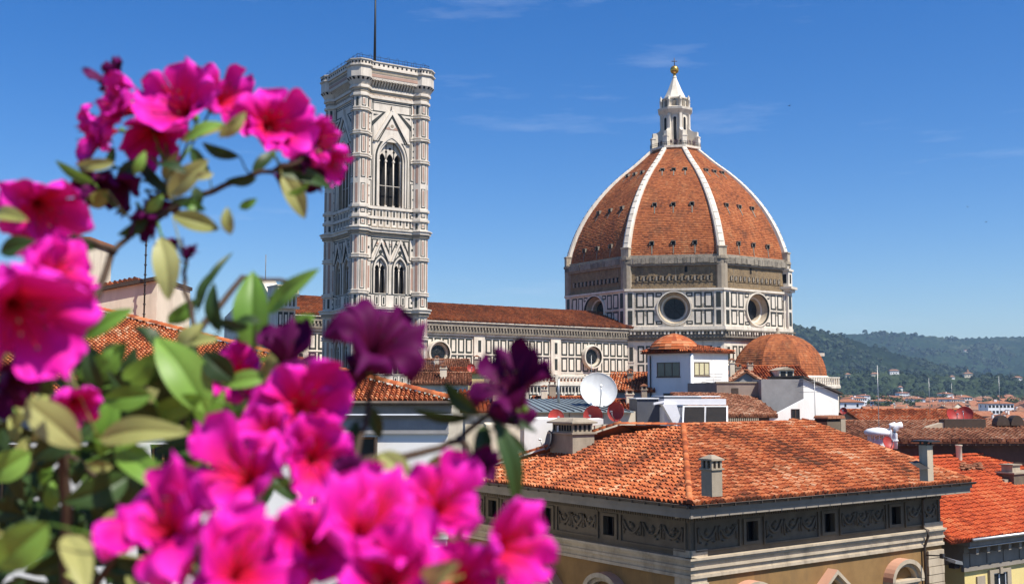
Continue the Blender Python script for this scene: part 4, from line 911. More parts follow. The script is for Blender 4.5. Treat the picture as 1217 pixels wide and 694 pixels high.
gt.fr(**fR); gt.tube([(lenR-1.85, OV-.2, ZE-.15), (lenR-1.85, .3, ZE-.8), (lenR-1.85, .14, ZE-1.0), (lenR-1.85, .14, ZF0+.1), (lenR-1.85, .42, ZF0), (lenR-1.85, .42, ZF0-.3), (lenR-1.85, .16, ZM), (lenR-1.85, .16, 8)], .075, n=8); gt.fr(); gt.build('gutter', ['copper'], pal)
# windows
def frieze_window(f, w):
    m = MB().fr(**f); m.box(w-.42, w-.36, -.3, -.2, zwn0, zwn1, 0); m.box(w+.36, w+.42, -.3, -.2, zwn0, zwn1, 0); m.box(w-.03, w+.03, -.3, -.2, zwn0, zwn1, 0); m.box(w-.36, w+.36, -.3, -.2, zwn1-.06, zwn1, 0)
    m.poly([(w-.36,-.27,zwn0),(w+.36,-.27,zwn0),(w+.36,-.27,zwn1-.06),(w-.36,-.27,zwn1-.06)], 1)
    m.poly([(w+.16,-.02,zwn0),(w+.40,-.22,zwn0),(w+.40,-.22,zwn1),(w+.16,-.02,zwn1)], 0); m.fr(); return m.build('window', ['shutter', 'glass'], pal)
for w in winR: frieze_window(fR, w)
for w in winL: frieze_window(fL, w)
def pedimented(f, c, seg):
    m = MB().fr(**f); z0 = ZE - 5.08; hw = 1.42; h = 1.12
    out = [(c-hw, z0), (c, z0+h), (c+hw, z0)] if not seg else [(c-hw*math.cos(R(a)), z0 + h*math.sin(R(a))) for a in range(0, 181, 12)]
    inn = [(c+(x-c)*.83, z0+.0+(z-z0)*.80) for x, z in out]; in2 = [(c+(x-c)*.70, z0+(z-z0)*.62) for x, z in out]
    for a, b, dy, mm in ((out, inn, .62, 0), (inn, in2, .40, 2)):
        for (p, q), (r1, s1) in zip(zip(a, a[1:]), zip(b, b[1:])):
            m.poly([(p[0],dy,p[1]),(q[0],dy,q[1]),(s1[0],dy,s1[1]),(r1[0],dy,r1[1])], 0); m.poly([(r1[0],dy,r1[1]),(s1[0],dy,s1[1]),(s1[0],.05,s1[1]),(r1[0],.05,r1[1])], 0)
            if mm == 0: m.poly([(p[0],dy,p[1]),(q[0],dy,q[1]),(q[0],-.05,q[1]),(p[0],-.05,p[1])], 1)
    m.poly([(x, .08, z) for x, z in in2] , 2)
    m.box(c-hw, c+hw, -.05, .60, z0-.14, z0-.0, 0); m.box(c-hw+.12, c+hw-.12, -.05, .42, z0-.26, z0-.14, 0); m.box(c-hw+.25, c+hw-.25, -.05, .16, z0-.45, z0-.26, 0)
    for s in (-1, 1): m.box(c+s*1.02-.16, c+s*1.02+.16, -.05, .38, z0-.75, z0-.26, 0); m.box(c+s*.78-.18, c+s*.78+.18, -.1, .14, ZE-8, z0-.45, 0)
    m.fr(); o = m.build('pediment_window', ['stone_pale', 'pinkwall', 'ochre'], pal)
    g_ = MB().fr(**f); g_.box(c-.6, c+.6, -.3, -.22, ZE-7.9, ZE-5.75, 0); g_.box(c-.52, c-.04, -.22, -.2, ZE-7.8, ZE-5.85, 1); g_.box(c+.04, c+.52, -.22, -.2, ZE-7.8, ZE-5.85, 1); g_.fr(); g_.build('pane', ['wood', 'glass'], o)
for i, w in enumerate(pedR): pedimented(fR, w, i != 1)
for i, w in enumerate(winL): pedimented(fL, w+.1, i % 2 == 0)
# chimneys on the roof
def rootz(p, o, ex, es):     # height of a roof plane above plan point p
    n = ex.cross(es); return o.z - ((p.x-o.x)*n.x + (p.y-o.y)*n.y)/n.z
def on_roof(u, v, o, ex, es):
    n = ex.cross(es); r = ray(u, v); c = V((0, 0, CAMZ)); t = (o - c).dot(n) / r.dot(n); return c + r*t
q = on_roof(846, 578, K0, ex, es)
ch = MB(); ch.fr(V((q.x, q.y, q.z)), r_*.76, -nR*.76, UP*.80); w = .42
ch.box(-w, w, -w, w, -.5, .92, 0); ch.box(-w-.09, w+.09, -w-.09, w+.09, .92, 1.0, 0)
for x in (-w+.07, 0, w-.07):
    for y in (-w+.07, w-.07): ch.box(x-.07, x+.07, y-.07, y+.07, 1.0, 1.42, 0); ch.box(y-.07, y+.07, x-.07, x+.07, 1.0, 1.42, 0) if x == 0 else None
ch.box(-w+.14, w-.14, -w+.14, w-.14, 1.0, 1.42, 1); ch.box(-w-.1, w+.1, -w-.1, w+.1, 1.42, 1.52, 0); ch.add([(-w-.06,-w-.06,1.52),(w+.06,-w-.06,1.52),(w+.06,w+.06,1.52),(-w-.06,w+.06,1.52),(-.12,-.12,1.72),(.12,-.12,1.72),(.12,.12,1.72),(-.12,.12,1.72)], [(0,1,5,4),(1,2,6,5),(2,3,7,6),(3,0,4,7),(4,5,6,7)], 0)
ch.fr(); o = ch.build('chimney', ['stone', 'void'], roof); o['label'] = 'pale stone chimney with slotted head and pyramid cap near the hip'
q = on_roof(680, 535, K0, ex2, es2); ch = MB(); ch.fr(V((q.x, q.y, q.z)), l_*-1, nL*-1); a, b = 1.02, .8
ch.add([(-a,-b,-1.0),(a,-b,-1.0),(a,b,-1.0),(-a,b,-1.0),(-a,-b,.95),(a,-b,.95),(a,b,.95),(-a,b,.95)], [(0,1,5,4),(1,2,6,5),(2,3,7,6),(3,0,4,7),(4,5,6,7)], 0)
ch.box(-a-.12, a+.12, -b-.12, b+.12, .95, 1.05, 0); ch.box(-a+.1, a-.1, -b+.1, b-.1, 1.05, 1.55, 0)
for i in range(7):
    x = -a+.3+i*(2*a-.6)/6; ch.box(x-.075, x+.075, -b+.07, -b+.1, 1.13, 1.46, 1); ch.box(x-.075, x+.075, b-.1, b-.07, 1.13, 1.46, 1)
for i in range(4): y = -b+.3+i*(2*b-.6)/3; ch.box(-a+.07, -a+.1, y-.075, y+.075, 1.13, 1.46, 1); ch.box(a-.1, a-.07, y-.075, y+.075, 1.13, 1.46, 1)
ch.box(-a-.14, a+.14, -b-.14, b+.14, 1.55, 1.64, 0); ch.add([(-a-.1,-b-.1,1.64),(a+.1,-b-.1,1.64),(a+.1,b+.1,1.64),(-a-.1,b+.1,1.64),(-a+.35,-b+.35,1.86),(a-.35,-b+.35,1.86),(a-.35,b-.35,1.86),(-a+.35,b-.35,1.86)], [(0,1,5,4),(1,2,6,5),(2,3,7,6),(3,0,4,7),(4,5,6,7)], 0)
ch.fr(); o = ch.build('chimney', ['stone', 'void'], roof); o['label'] = 'broad stone chimney with a row of slots under a flat cap'
q = on_roof(1101, 557, K0, ex, es); ch = MB(); ch.fr(q, r_*.85, -nR*.85, UP*.85); ch.box(-.2, .2, -.2, .2, -.5, 1.0, 0); 
for x in (-.15, .15):
    for y in (-.15, .15): ch.box(x-.03, x+.03, y-.03, y+.03, 1.0, 1.14, 1)
ch.box(-.42, .42, -.42, .42, 1.14, 1.2, 1); ch.add([(-.8,-.3,.02),(-.2,-.3,.05),(-.2,.3,.35),(-.8,.3,.3)], [(0,1,2,3)], 1); ch.fr(); o = ch.build('chimney', ['stone_pale', 'dark_metal'], roof); o['label'] = 'thin chimney under a flat dark slab'
# low chimney with tile arches on the back edge of the roof
q = P(986, 508, HR.y + .2); ch = MB(); ch.fr(V((q.x, q.y, ZR-.7)), r_, -nR); ch.box(-.85, .85, -.5, .5, -.4, .75, 0); ch.box(.45, .9, -.52, .52, -.4, .95, 1)
for i in range(4): ch.lathe([(.22, -.5), (.22, .5)], 10, 2, (0, 0, 0)) if False else ch.prism([(-.85+i*.43+.21+.21*x, .95+.2*z) for x, z in round_pts(1, 6)], -.55, .55, 2)
ch.box(-.85, .85, -.45, .45, .75, .95, 3); ch.box(-1.2, 1.0, -1.0, -.5, -.75, -.25, 3); ch.fr(); o = ch.build('chimney', ['stone_grey', 'stone', 'tile_brown', 'void'], roof); o['label'] = 'low dark chimney capped with tile arches'
# small lamp on the corner of the neighbour
# ------------------------------------------------------------------ generic houses
def front(uL, uR, d, psi):
    """near-left corner, width so that the front spans columns uL..uR, turned by psi (right end further away when positive)"""
    a = P(uL, 470, d); e = V((math.cos(R(psi)), math.sin(R(psi)), 0)); w = on_line(uR, 470, V((a.x, a.y, 0)), V((a.x, a.y, 0)) + e*10)
    return V((a.x, a.y, 0)), e, w
def window_part(parent, o, ex, ey, x0, x1, z0, z1, style='plain', gl='glass', fr='paint_white'):
    m = MB().fr(o, ex, ey); w = .07
    m.box(x0-.08, x1+.08, -.02, .06, z0-.1, z0, 0); m.box(x0, x0+w, -.02, .05, z0, z1, 0); m.box(x1-w, x1, -.02, .05, z0, z1, 0); m.box(x0+w, x1-w, -.02, .05, z1-w, z1, 0); m.box(x0+w, x1-w, -.02, .05, z0, z0+w, 0)
    if style == 'triple':
        for k in (1, 2): xx = x0 + (x1-x0)*k/3; m.box(xx-.05, xx+.05, -.02, .045, z0, z1, 0)
    elif style == 'double': m.box((x0+x1)/2-.05, (x0+x1)/2+.05, -.02, .045, z0, z1, 0)
    elif style == 'bars':
        for k in range(1, 5): xx = x0 + (x1-x0)*k/5; m.box(xx-.02, xx+.02, .03, .06, z0, z1, 0)
    m.fr(); p = m.build('window', fr, parent)
    g_ = MB().fr(o, ex, ey); g_.poly([(x0+w,.012,z0+w),(x1-w,.012,z0+w),(x1-w,.012,z1-w),(x0+w,.012,z1-w)], 0); g_.fr(); g_.build('pane', gl, p); return p
def house(name, label, uL, uR, vE, d, psi, depth, rise, roof='gable', wall='cream', tile='tile', tw=.32, ov=.4, wins=(), cat='house', seed=0, zE=None, gl='glass', style='plain', nseg=4):
    o, e, w = front(uL, uR, d, psi); n = V((-e.y, e.x, 0)); ze = Z(vE, d, uL) if zE is None else zE
    t = thing(name, label, cat, o); out = -n
    m = MB().fr(o, e, n); m.box(0, w, 0, depth, 0, ze, 0)
    if roof == 'gable': # ridge parallel to the front
        for x in (0, w): m.poly([(x, 0, ze), (x, depth, ze), (x, depth/2, ze+rise)], 0)
    if roof == 'cross':
        for y in (0, depth): m.poly([(0, y, ze), (w, y, ze), (w/2, y, ze+rise)], 0)
    if roof == 'shed': 
        for x in (0, w): m.poly([(x, 0, ze), (x, depth, ze), (x, depth, ze+rise)], 0)
        m.poly([(0, depth, ze), (w, depth, ze), (w, depth, ze+rise), (0, depth, ze+rise)], 0)
    m.fr(); m.build('wall', wall, t)
    rm = MB(); c = tw*1.4
    def slope(p0, ex, run, rs, poly_fn):
        es = (run + UP*rs).normalized(); L = math.hypot(run.length, rs); tiles(rm, p0, ex, es, poly_fn(L), tw, c, 0, 0, nseg, 1, 0.03, .3, seed)
    b = UP*ze
    if roof in ('gable', 'hip'):
        k = rise/(depth/2); hi = min(w/2, depth/2) if roof == 'hip' else 0; i0 = -ov
        for p0, ex, run in ((o - e*ov - n*ov, e, n*(depth/2+ov)), (o + e*(w+ov) + n*(depth+ov), -e, -n*(depth/2+ov))):
            W = w+2*ov; p0 = p0 + b - UP*(k*ov); slope(p0, ex, run, k*(depth/2+ov), (lambda L: [(0, 0), (W, 0), (W-hi-(ov if hi else 0), L), (hi+(ov if hi else 0), L)]))
        if hi:
            for p0, ex, run in ((o + e*(w+ov) - n*ov, n, -e*(hi+ov)), (o - e*ov + n*(depth+ov), -n, e*(hi+ov))):
                W = depth+2*ov; p0 = p0 + b - UP*(k*ov); slope(p0, ex, run, k*(hi+ov), (lambda L: [(0, 0), (W, 0), (W/2+.01, L), (W/2-.01, L)]))
            z = o + b + UP*(rise+.08)
            for q, s in ((o + b - e*ov - n*ov - UP*k*ov, hi), (o + b + e*(w+ov) - n*ov - UP*k*ov, w-hi)): ridge_tiles(rm, q + UP*.1, z + e*s + n*(depth/2), tw*.6, step=c)
        ridge_tiles(rm, o + b + UP*(rise+.06) + e*(hi-ov*(not hi)) + n*(depth/2), o + b + UP*(rise+.06) + e*(w-hi+ov*(not hi)) + n*(depth/2), tw*.6, step=c)
    elif roof == 'shed': slope(o - e*ov - n*ov + b - UP*(rise/depth*ov), e, n*(depth+ov), rise*(1+ov/depth), (lambda L: [(0, 0), (w+2*ov, 0), (w+2*ov, L), (0, L)]))
    elif roof == 'cross':
        k = rise/(w/2)
        for p0, ex, run in ((o - e*ov - n*ov, -n, e*(w/2+ov)), (o + e*(w+ov) - n*ov, n, -e*(w/2+ov))):
            W = depth+2*ov; sgn = 1 if ex.dot(n) > 0 else -1; slope(p0 + b - UP*(k*ov), ex*sgn, run, k*(w/2+ov), (lambda L: [(0, 0), (W, 0), (W, L), (0, L)]))
        ridge_tiles(rm, o + b + UP*(rise+.06) + e*(w/2) - n*ov, o + b + UP*(rise+.06) + e*(w/2) + n*(depth+ov), tw*.6, step=c)
    rm.fr(); r = rm.build('roof', tile, t) if rm.f else None
    for x0, x1, z0, z1 in wins: window_part(t, o, e, out, x0, x1, ze+z0, ze+z1, style, gl)
    t['w'] = w
    return dict(t=t, o=o, e=e, n=n, out=out, w=w, ze=ze, roof=r)
def tower_part(t, name, mats): return None

# neighbour at the right edge: deep red roof, gutter, yellow wall
zN = CAMZ - 8.4; b = hit(1154, 641, zN); c = hit(1217, 633, zN); RN = 4.0
eN = (c - b).normalized(); nN = V((-eN.y, eN.x, 0)); nb = thing('neighbour_house', 'yellow walled house with bright red roof beyond the ochre palazzo', 'house', V((b.x, b.y, 0)))
rdg = hit(1150, 542, zN+RN); dep = (rdg - b).dot(nN); lenN = 18.0
A_ = WR0 + r_*.25; A_.z = zN
def s_at(t):
    q0 = (A_ - b); k = (t - q0.dot(nN)) / (-nR).dot(nN); return (q0 - nR*k).dot(eN)
m = MB(); es = (nN*dep + UP*RN).normalized(); L = math.hypot(dep, RN)
tiles(m, b, eN, es, [(0, 0), (lenN, 0), (lenN, L), (s_at(dep), L), (min(-.3, s_at(0)), 0)], .26, .4, 0, 0, 4, 1, 0, .28, 3); m.poly([b + nN*dep + UP*RN + eN*s_at(dep), b + nN*dep + UP*RN + eN*lenN, b + nN*dep*2 + eN*lenN, b + nN*dep*2 + eN*s_at(dep)], 0, .5)
ridge_tiles(m, b + nN*dep + UP*(RN+.08) + eN*s_at(dep), b + nN*dep + UP*(RN+.08) + eN*lenN, .17); ridge_tiles(m, b + nN*dep*.72 + UP*RN*.73 + eN*(s_at(dep*.7)+.5), b + nN*dep*.62 + UP*RN*.64 + eN*lenN, .12, step=.5)
nroof = m.build('roof', 'tile_red', nb)
m = MB().fr(V((b.x, b.y, 0)), eN, nN); m.box(.9, lenN, 1.1, 14, 0, zN-1.7, 0); m.box(.7, lenN, 1.0, 14, zN-1.75, zN-.3, 1); m.box(.5, lenN, .8, 1.2, zN-.9, zN-.3, 1); m.box(.6, lenN, .9, 1.1, zN-2.0, zN-1.75, 1)
for q in range(12): m.box(1.0+q*1.1, 1.25+q*1.1, .35, 1.0, zN-.95, zN-.4, 1)
for q in range(8): m.box(1.3+q*1.7, 2.5+q*1.7, .95, 1.0, zN-1.7, zN-1.0, 1)
m.fr(); m.build('wall', ['yellow', 'soffit'], nb)
m = MB().fr(V((b.x, b.y, zN)), eN, nN); m.box(.05, lenN, .1, 1.2, -.42, -.16, 0); m.tube([(0, -.1, -.02), (lenN, -.1, -.02)], .1, n=8, m=1); m.tube([(0, .2, -.5), (lenN, .2, -.5)], .05, n=6, m=1); m.fr(); m.build('eaves', ['soffit', 'steel'], nb)
sN = on_line(1187, 690, V((b.x, b.y, 0)) + nN*1.1, V((b.x, b.y, 0)) + nN*1.1 + eN*10)
window_part(nb, V((b.x, b.y, 0)) + nN*1.1, eN, -nN, sN-.7, sN+.7, zN-6, zN-2.35, 'double'); m = MB().fr(V((b.x, b.y, 0)) + nN*1.1, eN, -nN)
m.box(sN-1.1, sN-.7, -.05, .16, zN-6, zN-2.15, 0); m.box(sN+.7, sN+1.1, -.05, .16, zN-6, zN-2.15, 0); m.box(sN-.7, sN+.7, -.05, .16, zN-2.35, zN-2.15, 0); m.box(sN-.14, sN+.14, -.05, .24, zN-2.4, zN-2.05, 0); m.box(sN-2.3, sN-1.5, -.05, .1, zN-6, zN-2.4, 0); m.fr(); m.build('window_surround', 'stone', nb)
p = on_roof(1150, 558, b, eN, es); 
for k, (du, dz) in enumerate(((-.5, 0), (.1, .06), (.75, 0))):
    pass
m = MB()
for i in range(26):
    q = p + eN*random.uniform(-1.1, 1.4) + es*random.uniform(-.25, .25) + UP*random.uniform(.05, .3); ridge_tiles(m, q, q + eN*random.uniform(.3, .5) + nN*random.uniform(-.2, .2) + UP*random.uniform(-.05, .05), .12, step=.6)
tag(m.build('tile_pile', 'tile_brown'), 'heap of loose old roof tiles lying on the bright red roof', 'tiles')
q = on_roof(1206, 572, b, eN, es); m = MB().fr(q, eN, nN); m.box(-.9, 2.2, -.5, .7, -.6, .55, 0); m.box(-1.0, 2.3, -.6, .8, .55, .65, 1); m.box(-.7, .2, -.3, .5, .65, 1.1, 2); m.box(-.8, .3, -.4, .6, 1.1, 1.17, 1); m.box(-1.5, -1.0, -.2, .2, -.2, .2, 1)
m.fr(); o = m.build('chimney', ['stone_grey', 'stone', 'stone_pale'], nroof); o['label'] = 'wide low chimney block at the roof edge'
q = on_roof(1140, 547, b, eN, es); m = MB(); m.lathe([(.2, -.3), (.2, .95), (.24, .98), (.24, 1.05)], 12, 0, tuple(q)); m.build('flue', 'cream', nroof)
# grey lamp hood on the corner between the two houses
q = P(1134, 668, 60); m = thing('wall_lamp', 'grey hooded lamp on a bracket at the corner of the palazzo', 'lamp', q)
k = MB().fr(q, eN, nN); k.add([(-.35,-.3,0),(.35,-.3,-.12),(.35,.35,-.05),(-.35,.35,.12),(-.3,-.3,.16),(.3,-.3,.06),(.3,.3,.12),(-.3,.3,.28)], [(0,1,2,3),(4,7,6,5),(0,4,5,1),(1,5,6,2),(2,6,7,3),(3,7,4,0)], 0); k.fr(); k.build('hood', 'steel', m)
k = MB().fr(q, eN, nN); k.tube([(-.3, .2, .2), (-.5, .4, .35), (-.75, 1.2, .3)], .04, n=6); k.box(-.55, -.35, .3, .5, .2, .45, 0); k.fr(); k.build('bracket', 'dark_metal', m)
k = MB().fr(q, eN, nN); k.box(-.22, .22, -.18, .2, -.3, -.05, 0); k.fr(); k.build('lamp_box', 'panel_black', m)

# ------------------------------------------------------------------ house on the left with the big orange roof
dL = 50.0; zL = Z(477, dL, 400); kR = V((P(541, 477, dL).x, dL, zL)); kA = P(88, 363, 65.5); xl = P(-200, 466, dL).x
lh = thing('left_house', 'white house with long orange tiled roof and grey eaves behind the azalea', 'house', V((kR.x-8, dL, 0)))
m = MB(); kl = V((xl, dL, zL)); rl_ = V((xl, kA.y, kA.z)); ex3 = AX; run = V((0, kA.y-dL, kA.z-zL)); es3 = run.normalized(); L3 = run.length
tiles(m, kl, AX, es3, [(0, 0), ((kR-kl).x, 0), ((kA-kl).x, L3), (0, L3)], .23, .30, 0, 0, 5, 1, 0, .3, 6)
bk = V((kR.x-5.0, kA.y+9, zL)); m.poly([kR, bk, kA], 0, .5); m.poly([kA, bk, V((xl, kA.y+9, zL)), rl_], 0, .5)
ridge_tiles(m, kR + UP*.1, kA + UP*.16, .2, seed=1); ridge_tiles(m, kA + UP*.1, rl_ + UP*.1, .2)
m.build('roof', 'tile', lh)
zc0 = Z(496, dL+.1, 400); zc1 = Z(514, dL+.6, 400)
m = MB(); x1 = kR.x - .1; m.box(xl, x1, dL-.02, dL+.8, zL-.12, zL-.03, 1); m.tube([(xl, dL-.1, zL-.06), (x1+.1, dL-.1, zL-.06)], .09, n=8, m=1)
m.box(xl, x1-.1, dL+.1, dL+.9, zc0, zL-.14, 0); m.box(xl, x1, dL-.0, dL+.1, zc0+.1, zc0+.17, 2); m.box(xl, x1-.25, dL+.28, dL+1.0, zc1, zc0, 3); m.box(xl, x1-.2, dL+.22, dL+.4, zc1-.05, zc1+.02, 3); m.build('eaves', ['soffit', 'copper', 'paint_white', 'grey_wall'], lh)
m = MB(); yW = dL+.38; hs_ = []
def xw(u): return P(u, 540, yW).x
for u0, u1, v0, v1 in ((372, 446, 519, 640), (178, 206, 528, 640), (-20, 22, 528, 640), (62, 92, 640, 760)): hs_.append((xw(u0), xw(u1), Z(v1, yW, u0), Z(v0, yW, u0)))
m.fr(V((0, yW, 0)), AX, -AY); pierced(m, xl, x1-.25, 0, zc1+.02, hs_[:3], 0, .5, 1); m.poly([(x1-.25, 0, 0), (x1-5, -20, 0), (x1-5, -20, zc1+.2), (x1-.25, 0, zc1+.2)], 0); m.fr()
m.box(xl, x1-.2, yW-.12, yW+.05, Z(640, yW), Z(633, yW), 0); m.build('wall', ['white', 'void'], lh)
for (x0, x1_, z0, z1) in hs_[:3]:
    k = MB(); y = yW+.25
    for s, ww in ((x0, .12), (x1_-.12, .12), ((x0+x1_)/2-.06, .12)): k.box(s, s+ww, y, y+.1, z0, z1, 0)
    k.box(x0, x1_, y, y+.1, z1-.12, z1, 0); wo = k.build('window', 'wood', lh)
    k = MB(); k.poly([(x0,y+.06,z0),(x1_,y+.06,z0),(x1_,y+.06,z1),(x0,y+.06,z1)], 0); k.build('pane', 'glass', wo)
    for s in ((x1_ + .03, x1_ + .10),): k = MB(); k.box(s[0], s[1], yW-.62, yW-.02, z0, z1, 0); k.build('shutter', 'shutter', lh)
rb_ = MB(); y = yW-.7; z0 = Z(600, y, 150); z1 = Z(585, y, 150); x0, x2 = P(134, 590, y).x, P(170, 590, y).x
rb_.box(x0, x2, y-.02, y+.02, z1-.03, z1, 0); rb_.box(x0, x2, y-.4, y+.7, z0-.12, z0, 1)
for q in range(7): xx = x0 + (x2-x0)*q/6; rb_.box(xx-.012, xx+.012, y-.01, y+.01, z0, z1, 0)
rb_.build('balcony', ['paint_white', 'stone_pale'], lh)
# cream stair tower and sloping parapet above the left roof
t = thing('stair_tower', 'cream plastered block with small chimney standing above the orange roof', 'house', P(70, 466, 69)*1)
t.location.z = 0; BASE[t.name] = V(t.location); d = 69
m = MB(); xa, xb = P(35, 300, d).x, P(105, 300, d).x; m.box(xa, xb, d, d+4, 0, Z(287, d, 70), 0); m.build('wall', 'cream', t)
m = MB(); m.box(xa-.15, xb+.15, d-.15, d+4.2, Z(287, d, 70), Z(282, d, 70), 0); m.build('coping', 'terracotta', t)
m = MB(); cx = P(78, 280, d+1).x; zz = Z(287, d, 70); m.lathe([(.42, zz), (.42, zz+.35), (.55, zz+.38), (.55, zz+.5), (.3, zz+.7)], 10, 0, (cx, d+1.2, 0)); m.build('chimney', 'steel', t)
t = thing('parapet_house', 'beige wall with sloping tiled coping behind the orange roof at left', 'house', V((P(140, 466, 68).x, 68, 0))); d = 68
m = MB(); pts = [(P(u, v, d).x, Z(v, d, u)) for u, v in ((80, 354), (187, 333))]; m.prism([(pts[0][0], 10), (pts[1][0], 10), (pts[1][0], pts[1][1]), (pts[0][0], pts[0][1])], d, d+7, 0); m.build('wall', 'cream', t)
m = MB(); (xA, zA), (xB, zB) = pts; m.prism([(xA-.1, zA), (xB+.1, zB), (xB+.1, zB+.22), (xA-.1, zA+.22)], d-.35, d+7.2, 0); tiles(m, V((xA, d-.3, zA+.24)), V((xB-xA, 0, zB-zA)).normalized(), AY, [(0, 0), (xB-xA-1, 0), (xB-xA-1, 7), (0, 7)], .3, .45, 1, None, 4); m.build('roof', ['shutter', 'tile'], t)
q = P(171, 378, 67.4); zt_ = Z(273, 67.4, 172); m = MB(); m.tube([q, V((q.x, q.y, zt_))], .05, n=6)
for i in range(9): z = q.z + (zt_-q.z)*(i+.4)/9; m.lathe([(.05, -.05), (.09, -.03), (.09, .03), (.05, .05)], 8, 0, (q.x, q.y, z))
m.lathe([(.06, 0), (.16, .05), (.1, .18), (.14, .25), (0, .35)], 8, 0, (q.x, q.y, zt_)); tag(m.build('vent_pipe', 'rail_black'), 'thin black pipe rising in front of the beige wall', 'pipe')

# ------------------------------------------------------------------ white tower house
d = 108; psiL = -38; zE = Z(418, d, 822)
cR, eR, wR = front(822, 866, d, 26); eL = rot2(eR, 90+22); 
a = P(770, 466, d); cc = V((cR.x, cR.y, 0)); wL = on_line(770, 466, cc, cc + eL*10)
wt = thing('roof_tower', 'white walled rooftop tower with low tiled roof rising to a rounded cap', 'house', cc)
nRt = V((eR.y, -eR.x, 0)); nLt = V((-eL.y, eL.x, 0)); far = cc + eR*wR + eL*wL
m = MB(); m.prz([(p.x, p.y) for p in (cc, cc+eR*wR, far, cc+eL*wL)], 0, zE, 0); m.build('wall', 'white', wt)
m = MB(); apx = cc + eR*wR*.5 + eL*wL*.5; ov = .45; pts = [cc - eR*ov - eL*ov, cc + eR*(wR+ov) - eL*ov, far + eR*ov + eL*ov, cc + eL*(wL+ov) - eR*ov]
apx = P(801, 400, apx.y+.2); hzc = Z(409, apx.y-.5, 800)-zE
for p, q in zip(pts, pts[1:] + pts[:1]):
    p = p + UP*zE; q = q + UP*zE; ex_ = (q-p).normalized(); mid = V((apx.x, apx.y, 0)); d_ = mid + UP*(zE+hzc*1.25) - p; s_ = d_.dot(ex_); es_ = (d_ - ex_*s_); L_ = es_.length; es_.normalize()
    tiles(m, p, ex_, es_, [(0, 0), ((q-p).length, 0), (s_+.01, L_), (s_-.01, L_)], .26, .36, 0, 0, 4, 1, .03, .3, 2)
for p in pts: ridge_tiles(m, p + UP*(zE+.1), V((apx.x, apx.y, zE+hzc*1.25)), .15, step=.36)
zr = Z(396, apx.y, 800); base = zE+hzc*.35; rr0 = 26*apx.y/1300
for j in range(9):
    a0, a1 = R(90*j/9), R(90*(j+1)/9); r0, r1 = rr0*1.12*math.cos(a0)**1.6, rr0*1.12*max(.0, math.cos(a1))**1.6; z0, z1 = base + (zr-base)*math.sin(a0), base + (zr-base)*math.sin(a1)
    for i in range(24):
        an, an2 = 2*math.pi*i/24, 2*math.pi*(i+1)/24; m.fr(V((apx.x, apx.y, 0))); lf = .05
        m.add([((r0+lf)*math.cos(an), (r0+lf)*math.sin(an), z0), ((r0+lf)*math.cos(an2), (r0+lf)*math.sin(an2), z0), (r1*math.cos(an2), r1*math.sin(an2), z1), (r1*math.cos(an), r1*math.sin(an), z1)], [(0,1,2,3)], 0, random.uniform(.3, .85))
m.fr(); m.build('roof', 'tile', wt)
m = MB(); m.tube([cc + nRt*.12 + eR*-.02, cc + nRt*.12 + UP*zE + eR*-.02], .16, n=8); m.build('drainpipe', 'paint_white', wt)
def su(u, o, e): return on_line(u, 440, o, o + e*10)
zA, zB = Z(446, d, 822), Z(430, d, 822)
window_part(wt, cc, eL, nLt, su(808, cc, eL), su(781, cc, eL), zA-.1, zB, 'triple', 'glass_green', 'stone_grey'); window_part(wt, cc, eR, nRt, su(825, cc, eR), su(843, cc, eR), zA, zB, 'triple', 'curtain', 'stone_grey')
window_part(wt, cc, eL, nLt, su(798, cc, eL), su(788, cc, eL), Z(474, d, 795), Z(467, d, 795), 'plain', 'glass', 'grey_wall')
m = MB(); z0 = Z(458, d, 845)
for k, (xa, xb, dz) in enumerate(((.3, 2.6, 0), (1.2, wR-.2, .35), (.5, 2.0, -.5))): m.tube([cc + eR*xa + nRt*.06 + UP*(z0+dz), cc + eR*((xa+xb)/2) + nRt*.08 + UP*(z0+dz-.12), cc + eR*xb + nRt*.06 + UP*(z0+dz+.03)], .022, n=4)
m.build('cable', 'rail_black', wt)
m = MB(); m.tube([cc + eL*(wL-.4) + nLt*.1, cc + eL*(wL-.4) + nLt*.1 + UP*(zE-.3)], .07, n=6); m.build('drainpipe', 'copper', wt)
